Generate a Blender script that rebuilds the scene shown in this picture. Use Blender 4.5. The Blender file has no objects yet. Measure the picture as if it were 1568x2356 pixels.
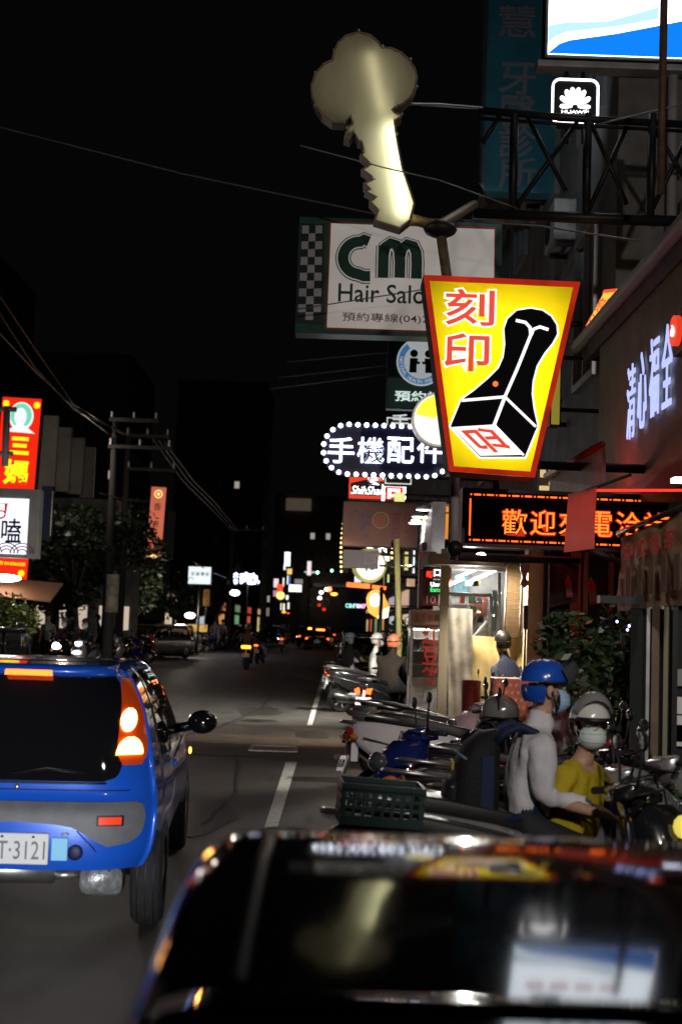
import bpy, math, random
from mathutils import Vector, Matrix
random.seed(7)
S = bpy.context.scene
COL = S.collection
R = math.radians
PI = math.pi

# ---------------------------------------------------------------- camera, sky, lights, exposure
F = 3000.0                      # focal length in photograph units (picture 1568 x 2356)
EYE = Vector((0, 0, 1.78))
_p = math.atan(257.05 / F); _y = math.atan(2.97 / F); _r = R(2.0)
F0 = Vector((-math.sin(_y) * math.cos(_p), math.cos(_y) * math.cos(_p), math.sin(_p)))
R0 = Vector((math.cos(_y), math.sin(_y), 0))
U0 = R0.cross(F0)
RC = R0 * math.cos(_r) + U0 * math.sin(_r)
UC = -R0 * math.sin(_r) + U0 * math.cos(_r)
cam = bpy.data.cameras.new('camera')
cam.sensor_fit = 'VERTICAL'; cam.sensor_height = 36.0; cam.sensor_width = 24.0
cam.lens = F / 2356 * 36
cam.clip_start = 0.05; cam.clip_end = 2000
cam.dof.use_dof = True; cam.dof.focus_distance = 11.5; cam.dof.aperture_fstop = 2.2
cam.dof.aperture_blades = 7
co = bpy.data.objects.new('camera', cam); COL.objects.link(co)
m = Matrix((RC, UC, -F0)).transposed().to_4x4(); m.translation = EYE
co.matrix_world = m
S.camera = co

W = bpy.data.worlds.new('World'); S.world = W; W.use_nodes = True
bg = W.node_tree.nodes['Background']
bg.inputs[0].default_value = (0.75, 0.72, 0.85, 1); bg.inputs[1].default_value = 0.0022
S.view_settings.view_transform = 'Standard'; S.view_settings.look = 'None'
S.view_settings.exposure = 0; S.view_settings.gamma = 1
S.render.engine = 'CYCLES'
cy = S.cycles
cy.use_denoising = True
try: cy.denoiser = 'OPENIMAGEDENOISE'
except Exception: pass
cy.max_bounces = 6; cy.diffuse_bounces = 2; cy.glossy_bounces = 3; cy.transmission_bounces = 4
cy.sample_clamp_indirect = 3; cy.caustics_reflective = False; cy.caustics_refractive = False

def spot(name, loc, to, power, angle=90, blend=0.6, size=0.08, color=(1, .95, .88)):
    l = bpy.data.lights.new(name, 'SPOT'); l.energy = power; l.spot_size = R(angle); l.spot_blend = blend
    l.shadow_soft_size = size; l.color = color
    o = bpy.data.objects.new(name, l); COL.objects.link(o); o.location = loc
    o.rotation_euler = (Vector(to) - Vector(loc)).to_track_quat('-Z', 'Y').to_euler()
    return o
def point(name, loc, power, size=0.1, color=(1, .95, .88)):
    l = bpy.data.lights.new(name, 'POINT'); l.energy = power; l.shadow_soft_size = size; l.color = color
    o = bpy.data.objects.new(name, l); COL.objects.link(o); o.location = loc
    return o
# head lamp of the vehicle the photograph is taken from; unseen added spots stand in for street lamps
spot('headlamp_beam', (-0.55, -0.9, 0.72), (-1.75, 6.9, 0.36), 2300, 24, 0.95, 0.06, (.95, .97, 1))
spot('couple_front_spot', (1.2, -5.0, 6.2), (1.75, 7.3, 1.2), 2300, 19, 0.6, 0.25, (1, .93, .86))  # added spot without a fitting, narrowed onto the couple
spot('sign_fill', (3.8, -3.5, 7.4), (0.6, 18, 5.0), 1300, 60, 0.8, 0.3, (1, .92, .84))  # added fill aimed at the hanging signs

# ---------------------------------------------------------------- helpers
def ray(u, v):
    return F0 + RC * ((u - 784) / F) - UC * ((v - 1178) / F)
def P(u, v, d):
    r = ray(u, v); return EYE + r * (d / r.y)
def G(u, v, z=0.0):
    r = ray(u, v); return EYE + r * ((z - EYE.z) / r.z)
def PX(u, v, X):
    r = ray(u, v); return EYE + r * (X / r.x)

class MB:
    def __init__(s): s.v = []; s.f = []; s.sm = []; s.mi = []
    def add(s, vs, fs, sm=False, mi=0):
        o = len(s.v); s.v += [tuple(x) for x in vs]
        for f in fs: s.f.append(tuple(i + o for i in f)); s.sm.append(sm); s.mi.append(mi)
        return s
    def box(s, c, d, rot=None, mi=0):
        c = Vector(c); hx, hy, hz = d[0] / 2, d[1] / 2, d[2] / 2
        vs = [Vector((x, y, z)) for x in (-hx, hx) for y in (-hy, hy) for z in (-hz, hz)]
        if rot is not None: vs = [rot @ q for q in vs]
        return s.add([q + c for q in vs], [(0, 1, 3, 2), (4, 6, 7, 5), (0, 4, 5, 1), (2, 3, 7, 6), (0, 2, 6, 4), (1, 5, 7, 3)], mi=mi)
    def loft(s, rings, cap=True, sm=True, closed=True, mi=0):
        n = len(rings[0]); vs = [p for r in rings for p in r]; fs = []
        for i in range(len(rings) - 1):
            for j in range(n if closed else n - 1):
                k = (j + 1) % n
                fs.append((i * n + j, i * n + k, (i + 1) * n + k, (i + 1) * n + j))
        if cap: fs += [tuple(range(n - 1, -1, -1)), tuple(range((len(rings) - 1) * n, len(rings) * n))]
        return s.add(vs, fs, sm, mi)
    def tube(s, pts, r, n=8, sm=True, mi=0):
        pts = [Vector(p) for p in pts]; rings = []
        up = None
        for i, p in enumerate(pts):
            t = (pts[min(i + 1, len(pts) - 1)] - pts[max(i - 1, 0)]).normalized()
            if up is None:
                up = Vector((0, 0, 1)) if abs(t.z) < .9 else Vector((0, 1, 0))
            a = t.cross(up).normalized(); b = a.cross(t); up = b
            rr = r[i] if isinstance(r, (list, tuple)) else r
            rings.append([p + (a * math.cos(q) + b * math.sin(q)) * rr for q in [2 * PI * k / n for k in range(n)]])
        return s.loft(rings, sm=sm, mi=mi)
    def prism(s, poly, y0, y1, mi=0):
        n = len(poly)
        return s.add([(x, y0, z) for x, z in poly] + [(x, y1, z) for x, z in poly],
                     [tuple(range(n)), tuple(range(2 * n - 1, n - 1, -1))] + [(i, i + n, (i + 1) % n + n, (i + 1) % n) for i in range(n)], mi=mi)
    def quad(s, a, b, c, d, t=0.01, mi=0):
        a, b, c, d = map(Vector, (a, b, c, d)); n = (b - a).cross(d - a).normalized() * t
        return s.add([a, b, c, d, a + n, b + n, c + n, d + n], [(0, 1, 2, 3), (7, 6, 5, 4), (0, 4, 5, 1), (1, 5, 6, 2), (2, 6, 7, 3), (3, 7, 4, 0)], mi=mi)
    def lathe(s, prof, c, ax='X', n=20, sm=True, mi=0):
        c = Vector(c); rings = []
        for k in range(n):
            q = 2 * PI * k / n; ca, sa = math.cos(q), math.sin(q); ring = []
            for r, h in prof:
                ring.append(c + {'X': Vector((h, r * ca, r * sa)), 'Y': Vector((r * ca, h, r * sa)), 'Z': Vector((r * ca, r * sa, h))}[ax])
            rings.append(ring)
        m_ = len(prof); vs = [p for r in rings for p in r]; fs = []
        for i in range(n):
            k = (i + 1) % n
            for j in range(m_ - 1): fs.append((i * m_ + j, i * m_ + j + 1, k * m_ + j + 1, k * m_ + j))
        return s.add(vs, fs, sm, mi)
    def ell(s, c, r, n=14, m_=8, lo=-PI / 2, hi=PI / 2, a0=0, a1=2 * PI, rot=None, mi=0):
        c = Vector(c); vs = []; fs = []
        full = abs(a1 - a0 - 2 * PI) < 1e-6
        cols = n if full else n + 1
        for i in range(m_ + 1):
            la = lo + (hi - lo) * i / m_
            for j in range(cols):
                q = a0 + (a1 - a0) * j / n
                p = Vector((r[0] * math.cos(la) * math.cos(q), r[1] * math.cos(la) * math.sin(q), r[2] * math.sin(la)))
                vs.append(c + (rot @ p if rot is not None else p))
        for i in range(m_):
            for j in range(n):
                k = (j + 1) % cols
                fs.append((i * cols + j, i * cols + k, (i + 1) * cols + k, (i + 1) * cols + j))
        return s.add(vs, fs, True, mi)
    def mesh(s, name, mats):
        me = bpy.data.meshes.new(name); me.from_pydata(s.v, [], s.f); me.update()
        for q in (mats if isinstance(mats, (list, tuple)) else [mats]): me.materials.append(q)
        me.polygons.foreach_set('use_smooth', s.sm); me.polygons.foreach_set('material_index', s.mi)
        return me
    def build(s, name, mats, parent=None, label=None, loc=None, bevel=0):
        return link(name, s.mesh(name, mats), parent, label, loc, bevel)

def link(name, me, parent=None, label=None, loc=None, bevel=0, rot=None):
    o = bpy.data.objects.new(name, me); COL.objects.link(o)
    if parent is not None: o.parent = parent
    if label: o['label'] = label
    if loc is not None: o.location = loc
    if rot is not None: o.rotation_euler = rot
    if bevel:
        b = o.modifiers.new('b', 'BEVEL'); b.width = bevel; b.segments = 2; b.limit_method = 'ANGLE'
    return o
def tag(o, label, cat, group=None, kind=None):
    if label: o['label'] = label
    if cat: o['category'] = cat
    if group: o['group'] = group
    if kind: o['kind'] = kind
    return o
def thing(name, label, cat, loc=(0, 0, 0), rz=0, group=None, rx=0, ry=0):
    o = bpy.data.objects.new(name, None); COL.objects.link(o)
    o.location = loc; o.rotation_euler = (rx, ry, rz); o.empty_display_size = .1
    return tag(o, label, cat, group)
def struct(name, mb, mt):
    o = mb.build(name, mt); o['kind'] = 'structure'; return o
def dup(root, loc, rz=None, label=None, group=None, recolor=None, rx=None, ry=None):
    rc = {a.name: b for a, b in (recolor or {}).items()}
    def cp(o, par):
        c = o.copy(); COL.objects.link(c)
        if par is not None: c.parent = par
        if c.type == 'MESH':
            for i, sl in enumerate(o.material_slots):
                if sl.material and sl.material.name in rc:
                    c.material_slots[i].link = 'OBJECT'; c.material_slots[i].material = rc[sl.material.name]
        for ch in o.children: cp(ch, c)
        return c
    r = cp(root, None); r.location = loc
    e = root.rotation_euler
    r.rotation_euler = (e[0] if rx is None else rx, e[1] if ry is None else ry, e[2] if rz is None else rz)
    if label: r['label'] = label
    if group: r['group'] = group
    return r

_mats = {}
def mat(name, col, rough=.6, metal=0, var=0, vs=8, bump=0, bs=60, coat=0, spec=.32, trans=0):
    if name in _mats: return _mats[name]
    m = bpy.data.materials.new(name); m.use_nodes = True; nt = m.node_tree; b = nt.nodes['Principled BSDF']
    b.inputs['Base Color'].default_value = (*col, 1); b.inputs['Roughness'].default_value = rough
    b.inputs['Metallic'].default_value = metal; b.inputs['Coat Weight'].default_value = coat
    b.inputs['Coat Roughness'].default_value = .04
    b.inputs['Specular IOR Level'].default_value = spec; b.inputs['Transmission Weight'].default_value = trans
    tc = nt.nodes.new('ShaderNodeTexCoord')
    if var:
        n = nt.nodes.new('ShaderNodeTexNoise'); n.inputs['Scale'].default_value = vs; n.inputs['Detail'].default_value = 6
        nt.links.new(tc.outputs['Object'], n.inputs['Vector'])
        cr = nt.nodes.new('ShaderNodeMapRange'); cr.inputs[1].default_value = .3; cr.inputs[2].default_value = .7
        cr.inputs[3].default_value = 1 - var; cr.inputs[4].default_value = 1 + var
        nt.links.new(n.outputs['Fac'], cr.inputs[0])
        mx = nt.nodes.new('ShaderNodeMix'); mx.data_type = 'RGBA'; mx.blend_type = 'MULTIPLY'; mx.inputs[0].default_value = 1
        mx.inputs[6].default_value = (*col, 1); nt.links.new(cr.outputs[0], mx.inputs[7])
        nt.links.new(mx.outputs[2], b.inputs['Base Color'])
        r2 = nt.nodes.new('ShaderNodeMapRange'); r2.inputs[3].default_value = max(.02, rough - var * .3); r2.inputs[4].default_value = min(1, rough + var * .3)
        nt.links.new(n.outputs['Fac'], r2.inputs[0]); nt.links.new(r2.outputs[0], b.inputs['Roughness'])
    if bump:
        n2 = nt.nodes.new('ShaderNodeTexNoise'); n2.inputs['Scale'].default_value = bs; n2.inputs['Detail'].default_value = 4
        nt.links.new(tc.outputs['Object'], n2.inputs['Vector'])
        bp = nt.nodes.new('ShaderNodeBump'); bp.inputs['Strength'].default_value = bump; bp.inputs['Distance'].default_value = .02
        nt.links.new(n2.outputs['Fac'], bp.inputs['Height']); nt.links.new(bp.outputs[0], b.inputs['Normal'])
    _mats[name] = m; return m
def emat(name, col, st, rough=.4, var=0, vs=3):
    if name in _mats: return _mats[name]
    m = mat(name, tuple(c * .7 for c in col), rough); b = m.node_tree.nodes['Principled BSDF']
    b.inputs['Emission Color'].default_value = (*col, 1); b.inputs['Emission Strength'].default_value = st
    if var:
        nt = m.node_tree; tc = nt.nodes.new('ShaderNodeTexCoord'); n = nt.nodes.new('ShaderNodeTexNoise'); n.inputs['Scale'].default_value = vs
        nt.links.new(tc.outputs['Object'], n.inputs['Vector'])
        cr = nt.nodes.new('ShaderNodeMapRange'); cr.inputs[1].default_value = .3; cr.inputs[2].default_value = .7
        cr.inputs[3].default_value = st * (1 - var); cr.inputs[4].default_value = st * (1 + var)
        nt.links.new(n.outputs['Fac'], cr.inputs[0]); nt.links.new(cr.outputs[0], b.inputs['Emission Strength'])
    return m
def translucent(name, col, mixd=.25, var=0, vs=6, gloss=0):
    if name in _mats: return _mats[name]
    m = bpy.data.materials.new(name); m.use_nodes = True; nt = m.node_tree; nt.nodes.remove(nt.nodes['Principled BSDF'])
    o = nt.nodes['Material Output']; t = nt.nodes.new('ShaderNodeBsdfTranslucent'); d = nt.nodes.new('ShaderNodeBsdfDiffuse'); x = nt.nodes.new('ShaderNodeMixShader')
    x.inputs[0].default_value = mixd
    for q in (t, d): q.inputs[0].default_value = (*col, 1)
    if var:
        tc = nt.nodes.new('ShaderNodeTexCoord'); n = nt.nodes.new('ShaderNodeTexNoise'); n.inputs['Scale'].default_value = vs; n.inputs['Detail'].default_value = 5
        mp = nt.nodes.new('ShaderNodeMapping'); mp.inputs['Scale'].default_value = (1.6, 1, .35)
        nt.links.new(tc.outputs['Object'], mp.inputs[0]); nt.links.new(mp.outputs[0], n.inputs['Vector'])
        cr = nt.nodes.new('ShaderNodeMix'); cr.data_type = 'RGBA'
        cr.inputs[6].default_value = (*[c * (1 - var) for c in col], 1); cr.inputs[7].default_value = (*[min(1, c * (1 + var)) for c in col], 1)
        nt.links.new(n.outputs['Fac'], cr.inputs[0])
        for q in (t, d): nt.links.new(cr.outputs[2], q.inputs[0])
    nt.links.new(t.outputs[0], x.inputs[1]); nt.links.new(d.outputs[0], x.inputs[2]); nt.links.new(x.outputs[0], o.inputs[0])
    _mats[name] = m; return m

# temporary scene used only to turn text and skinned skeletons into meshes
T = bpy.data.scenes.new('workbench'); TV = T.view_layers[0]
def bake(o):
    T.collection.objects.link(o)
    with bpy.context.temp_override(scene=T, view_layer=TV):
        dg = bpy.context.evaluated_depsgraph_get()
    me = bpy.data.meshes.new_from_object(o.evaluated_get(dg)); bpy.data.objects.remove(o); return me
_tx = {}
def text_raw(s, bold):
    if (s, bold) in _tx: return _tx[(s, bold)]
    cu = bpy.data.curves.new('text', 'FONT'); cu.body = s; cu.extrude = .5; cu.offset = bold; cu.resolution_u = 3; cu.space_line = .95
    me = bake(bpy.data.objects.new('text', cu))
    vs = [v.co.copy() for v in me.vertices]; fs = [tuple(p.vertices) for p in me.polygons]
    _tx[(s, bold)] = (vs, fs); return vs, fs
def lettering(parent, s, cx, cz, w, h, mt, y, bold=0, name='lettering', t=.006, fn=None, box=None, mirror=False, shear=0):
    """text as a thin solid facing -Y in its parent's frame, stretched into a w x h box; w None keeps the proportions"""
    vs, fs = text_raw(s, bold); bx = box or vs if not isinstance(box, str) else text_raw(s, 0)[0]
    x0, x1 = min(q.x for q in bx), max(q.x for q in bx); y0, y1 = min(q.y for q in bx), max(q.y for q in bx)
    sy = h / (y1 - y0); sx = (w / (x1 - x0)) if w else sy
    b = MB(); pts = []
    for q in vs:
        X = (q.x - (x0 + x1) / 2) * sx * (-1 if mirror else 1); Z = (q.y - (y0 + y1) / 2) * sy
        X += Z * shear
        if fn: X, Z = fn(X / w, Z / h)
        else: X += cx; Z += cz
        pts.append((X, y - (q.z + .5) * t, Z))
    b.add(pts, fs); return b.build(name, mt, parent)
def sign(name, label, cat, u0, v0, u1, v1, d, depth=.2, rz=0, face=None, case=None, border=.03, group=None, bracket=None, px=.02):
    c = P((u0 + u1) / 2, (v0 + v1) / 2, d); w = (u1 - u0) * d / F; h = (v1 - v0) * d / F
    t = thing(name, label, cat, c, rz, group)
    MB().box((0, 0, 0), (w, depth, h)).build('casing', case, t, bevel=.012)
    if face: MB().box((0, -depth / 2 - .003, 0), (w - 2 * border, .01, h - 2 * border)).build('face', face, t)
    if bracket is not None:
        L = bracket - c.x
        b = MB()
        for z in (h * .3, -h * .3): b.tube([(w / 2 - .02 if L > 0 else -w / 2 + .02, 0, z), (L, 0, z)], .025, 6)
        if h * .6 > .05: b.tube([(L, 0, -h * .32), (L, 0, h * .32)], .028, 6)
        b.build('bracket', M_DARK, t)
    t['w'] = w; t['h'] = h
    return t, w, h, -depth / 2 - .009
def interp(tab, t):
    if t <= tab[0][0]: return tab[0][1]
    for i in range(len(tab) - 1):
        if t <= tab[i + 1][0]:
            a, b = tab[i], tab[i + 1]; h = b[0] - a[0]; s = (t - a[0]) / h
            pm = tab[i - 1] if i else a; pn = tab[i + 2] if i + 2 < len(tab) else b
            ma = (b[1] - pm[1]) / max(1e-6, b[0] - pm[0]) * h; mb = (pn[1] - a[1]) / max(1e-6, pn[0] - a[0]) * h
            return (2*s**3-3*s*s+1)*a[1] + (s**3-2*s*s+s)*ma + (-2*s**3+3*s*s)*b[1] + (s**3-s*s)*mb
    return tab[-1][1]
def rrect(hw, z0, z1, y, n=3, k=.45):
    """rounded rectangle ring in the XZ plane at y"""
    r = min(hw, (z1 - z0) / 2) * k * 2 * .5; out = []
    for cx, cz, a in ((hw - r, z1 - r, 0), (-hw + r, z1 - r, 90), (-hw + r, z0 + r, 180), (hw - r, z0 + r, 270)):
        for i in range(n + 1):
            q = R(a + 90 * i / n); out.append(Vector((cx + r * math.cos(q), y, cz + r * math.sin(q))))
    return out
def arc(cx, cz, r, a0, a1, n=16, rz=None):
    return [(cx + r * math.cos(R(a0 + (a1 - a0) * i / n)), cz + (rz or r) * math.sin(R(a0 + (a1 - a0) * i / n))) for i in range(n + 1)]
def ribbon(b, pts, w, y0, y1, mi=0):
    """flat stroke with round ends along 2-D points (x,z)"""
    L = []; Rr = []; n = len(pts)
    pts = [Vector(p) for p in pts]
    for i, p in enumerate(pts):
        t = (pts[min(i + 1, n - 1)] - pts[max(i - 1, 0)]).normalized(); nn = Vector((-t.y, t.x)) * w / 2
        L.append(p + nn); Rr.append(p - nn)
    for i in range(n - 1):
        b.prism([L[i], Rr[i], Rr[i + 1], L[i + 1]], y0, y1, mi)
    return b
def disc(b, cx, cz, r, y0, y1, n=24, rz=None, mi=0):
    return b.prism([(cx + r * math.cos(2 * PI * i / n), cz + (rz or r) * math.sin(2 * PI * i / n)) for i in range(n)], y0, y1, mi)
def inset(poly, d):
    out = []; n = len(poly); A = sum(poly[i][0] * poly[(i + 1) % n][1] - poly[(i + 1) % n][0] * poly[i][1] for i in range(n)); sg = 1 if A > 0 else -1
    for i in range(n):
        a, b, c = Vector(poly[i - 1]), Vector(poly[i]), Vector(poly[(i + 1) % n])
        t1 = (b - a).normalized(); t2 = (c - b).normalized(); n1 = Vector((-t1.y, t1.x)) * sg; n2 = Vector((-t2.y, t2.x)) * sg
        q = (n1 + n2); q = q / max(.7, q.length_squared / 2) if q.length > 1e-4 else n1
        out.append(tuple(b + q * d))
    return out

# ---------------------------------------------------------------- shared materials
M_DARK = mat('dark_steel', (.03, .028, .027), .55, .4, .3, 10)
M_BLACK = mat('black_plastic', (.012, .012, .013), .45, 0, .2, 20)
M_RUBBER = mat('tyre_rubber', (.018, .018, .019), .8, 0, .25, 30, .3, 120)
M_CHROME = mat('chrome', (.75, .75, .77), .12, 1)
M_STEEL = mat('steel', (.42, .41, .40), .35, .9, .2, 15)
M_GREY = mat('grey_plastic', (.14, .14, .15), .5, 0, .12, 14, .1, 200)
M_ALU = mat('aluminium', (.42, .42, .43), .4, .7, .15, 10)
M_GLASS = mat('dark_glass', (.006, .006, .007), .04, 0, 0, coat=.6)
M_MIRROR = mat('mirror_glass', (.6, .6, .62), .03, 1)
M_LENS = mat('clear_lens', (.55, .56, .6), .06, .4, coat=1)
M_SKIN = mat('skin', (.46, .27, .19), .55, 0, .12, 30)
M_WHITEPL = mat('white_print', (.75, .75, .73), .5)
M_WALL = mat('painted_wall', (.16, .15, .14), .8, 0, .35, 2.5, .3, 30)
M_WALL2 = mat('tiled_wall', (.12, .11, .11), .7, 0, .3, 3, .3, 40)
M_CONC = mat('concrete', (.24, .23, .21), .85, 0, .3, 3, .4, 30)
E_WHITE = emat('white_lit', (1, .98, 1), 3.2)
E_COLDW = emat('cold_white_lit', (.82, .86, 1), 5.0)
E_RED = emat('red_lit', (1, .05, .015), 1.6)
E_TAIL = emat('tail_lamp_lit', (1, .09, .012), 7)
E_TAILDIM = emat('tail_lamp_dim', (1, .03, .01), 1.1)
E_AMBER = emat('amber_lit', (1, .30, .03), 9)
E_HEAD = emat('headlight_lit', (1, .97, .93), 32)
E_YEL = emat('yellow_lit', (1, .72, .03), 1.5)
M_REDL = mat('red_lens', (.28, .012, .01), .12, coat=.8)
# ---------------------------------------------------------------- ground, road, pavements
asphalt = mat('asphalt', (.072, .059, .048), .55, 0, .28, 1.4, .55, 160)
b = MB(); b.add([(-300, -60, 0), (300, -60, 0), (300, 900, 0), (-300, 900, 0)], [(0, 1, 2, 3)]); struct('road', b, asphalt)
pave = mat('paving', (.11, .10, .095), .7, 0, .3, 2, .4, 40)
for x0, x1 in ((2.35, 9), (-17, -9.6)):
    b = MB().box(((x0 + x1) / 2, 150, .06), (x1 - x0, 420, .12)); struct('pavement', b, pave)
M_PAINT = mat('road_paint', (.62, .60, .55), .55, 0, .18, 14, .3, 90)
def strip(name, pts, mt, z=.004):
    if mt is M_PAINT: z = .012
    b = MB(); b.add([(p.x, p.y, z) for p in pts], [(0, 1, 2, 3)]); return struct(name, b, mt)
strip('lane_marking', [G(657, 1755), G(683, 1755), G(631, 1930), G(600, 1930)], M_PAINT)
strip('lane_marking', [G(743, 1545), G(752, 1545), G(718, 1670), G(706, 1670)], M_PAINT)
strip('stop_line', [Vector((-9.2, 36.5, 0)), Vector((-5.4, 36.5, 0)), Vector((-5.4, 36.1, 0)), Vector((-9.2, 36.1, 0))], M_PAINT)
strip('edge_marking', [Vector((1.95, 20, 0)), Vector((2.07, 20, 0)), Vector((2.07, 160, 0)), Vector((1.95, 160, 0))], M_PAINT)
M_PATCH = mat('road_patch', (.088, .062, .042), .6, 0, .3, 3, .4, 120)
M_PATCH2 = mat('fresh_road_patch', (.075, .072, .066), .55, 0, .3, 2, .4, 120)
strip('road_patch', [Vector((-8, 20.4, 0)), Vector((2.2, 20.4, 0)), Vector((2.2, 17.3, 0)), Vector((-8, 17.3, 0))], M_PATCH)
strip('road_patch', [Vector((-9, 30.0, 0)), Vector((2.2, 30.0, 0)), Vector((2.2, 22.5, 0)), Vector((-9, 22.5, 0))], M_PATCH2)
for y in (17.5, 18.2, 19.0, 19.9):
    strip('road_seam', [Vector((-8, y + .05, 0)), Vector((2.2, y + .05, 0)), Vector((2.2, y, 0)), Vector((-8, y, 0))], mat('seam_tar', (.13, .095, .06), .5, 0, .3, 4), .008)
# drain grates set in the road
M_GRATE = mat('worn_grate_steel', (.55, .40, .36), .5, .3, .3, 20)
def grate(u, v, w, dp, label):
    c = G(u, v); t = thing('drain_grate', label, 'drain grate', (c.x, c.y, 0), 0, 'drain grates in the road')
    fr = MB()
    for s in (-1, 1):
        fr.box((0, s * dp / 2, .010), (w, .05, .02)); fr.box((s * w / 2, 0, .0105), (.05, dp, .021))
    fr.build('frame', M_GRATE, t)
    MB().box((0, 0, .004), (w - .04, dp - .04, .006)).build('pit', M_BLACK, t)
    me = MB().box((0, 0, .0105), (.022, dp - .04, .012)).mesh('bar', M_GRATE); n = 16
    for i in range(n): link('bar', me, t, loc=(-w / 2 + w * (i + .5) / n, 0, 0))
grate(630, 1724, .62, .72, 'rusty slotted drain grate beside the white lane dash')
grate(822, 1745, .58, .55, 'rusty slotted drain grate by the parked motorcycles')

M_CRACK = mat('crack_tar', (.022, .02, .018), .55, 0, .2, 10)
def crack(name, pts, w):
    b = MB(); n = len(pts); rnd = random.Random(int(w * 1e4) + n)
    for i in range(n - 1):
        a, c = Vector(pts[i]), Vector(pts[i + 1]); k_ = 6
        for j in range(k_):
            p, q = a.lerp(c, j / k_), a.lerp(c, (j + 1) / k_); o = rnd.uniform(-.03, .03); o2 = rnd.uniform(-.03, .03)
            b.add([(p.x + o - w, p.y, .009), (p.x + o + w, p.y, .009), (q.x + o2 + w, q.y, .009), (q.x + o2 - w, q.y, .009)], [(0, 1, 2, 3)])
    return struct(name, b, M_CRACK)
crack('road_crack', [(-1.6, 34), (-1.5, 27), (-1.9, 22), (-2.4, 19.5)], .022)
crack('road_crack', [(-1.25, 17), (-1.0, 14), (-1.1, 11.5)], .016)
crack('road_crack', [(-3.6, 40), (-3.2, 30), (-3.4, 24)], .03)
M_OIL = mat('oil_stain', (.046, .039, .033), .4, 0, .3, 4)
for i, (x, y, rx_, ry_) in enumerate(((-1.2, 12, .35, 1.1), (-2.2, 15.5, .28, .9), (-1.5, 26, .5, 1.6), (-.35, 21, .3, .8), (-2.9, 5.2, .4, .9), (-1.9, 4.4, .25, .5))):
    rnd = random.Random(i); b = MB(); b.add([(x + rx_ * math.cos(a) * rnd.uniform(.7, 1.1), y + ry_ * math.sin(a) * rnd.uniform(.7, 1.1), .0055 + i * .0002) for a in [2 * PI * j / 18 for j in range(18)]], [tuple(range(18))]); struct('road_stain', b, M_OIL)
def manhole(x, y, label):
    t = thing('manhole_cover', label, 'manhole cover', (x, y, 0))
    MB().lathe([(0, .012), (.30, .012), (.33, .010), (.34, .0)], (0, 0, 0), 'Z', 28).build('lid', mat('cast_iron', (.06, .055, .05), .45, .6, .3, 8), t)
    for r_ in (.1, .2): MB().lathe([(r_ - .012, .0125), (r_, .02), (r_ + .012, .0125)], (0, 0, 0), 'Z', 24).build('ring', mat('cast_iron', (.06, .055, .05)), t)
manhole(-1.35, 23.5, 'round iron manhole cover in the lit middle of the road'); manhole(-.35, 11.2, 'round iron manhole cover beside the near white dash')

# ---------------------------------------------------------------- buildings
M_PANE = mat('window_glass', (.02, .022, .026), .06, 0, 0, coat=.5)
E_WIN = emat('lit_window', (.95, .85, .75), .4)
pane_me = {}
def building(name, label, x0, x1, y0, y1, H, mt, bays=3, floor=3.3, lit=(), face='road', z0=4.2, ww=1.5, wh=1.5, group=None, front=0):
    t = thing(name, label, 'building', ((x0 + x1) / 2, (y0 + y1) / 2, 0), 0, group)
    w, dp = x1 - x0, y1 - y0
    MB().box((0, 0, H / 2), (w, dp, H)).build('wall', mt, t)
    MB().box((0, 0, H + .15), (w + .3, dp + .3, .3)).build('roof', M_CONC, t)
    sx = -1 if (x0 + x1) / 2 > 0 else 1
    nf = int((H - z0) / floor)
    def win(me_f, me_p, loc, rot, on):
        fr = link('window', me_f, t, loc=loc, rot=rot); p = link('pane', me_p, fr)
        if on: p.material_slots[0].link = 'OBJECT'; p.material_slots[0].material = E_WIN
    k = (ww, wh)
    if k not in pane_me:
        fb = MB()
        for s in (-1, 1):
            fb.box((s * ww / 2, -.03, 0), (.09, .1, wh + .08)); fb.box((0, -.031, s * wh / 2), (ww, .1, .09))
        fb.box((0, -.03, 0), (.05, .08, wh))
        pane_me[k] = (fb.mesh('window', M_ALU), MB().box((0, -.008, 0), (ww - .08, .01, wh - .08)).mesh('pane', M_PANE))
    mf, mp = pane_me[k]
    for f in range(nf):
        z = z0 + floor * (f + .5)
        for i in range(bays):
            y = -dp / 2 + dp * (i + .5) / bays
            win(mf, mp, (sx * w / 2, y, z), (0, 0, -PI / 2 if sx < 0 else PI / 2), (f, i) in lit)
        for i in range(front):
            x = -w / 2 + w * (i + .5) / front
            win(mf, mp, (x, -dp / 2, z), (0, 0, 0), (f, 10 + i) in lit)
    return t
# right side row, from near to far
building('shop_building', 'dark grey shop house behind the steel roof truss and the round-cornered lit sign', 3.0, 14, 14.5, 24, 14.5, M_WALL, 3, front=3, ww=1.3, wh=1.9)
building('shop_building', 'second dark shop house behind the green salon sign', 3.2, 14, 24.2, 38, 12, M_WALL2, 4)
building('shop_building', 'third dark shop house over the lit shop fronts', 3.2, 14, 38.2, 60, 10.5, M_WALL, 5)
building('shop_building', 'low dark block beyond the orange drop-shaped sign', 3.4, 15, 60.3, 100, 9, M_WALL2, 6)
building('shop_building', 'far dark block at the end of the shop row', 3.4, 15, 101, 180, 10, M_WALL, 8)
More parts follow.
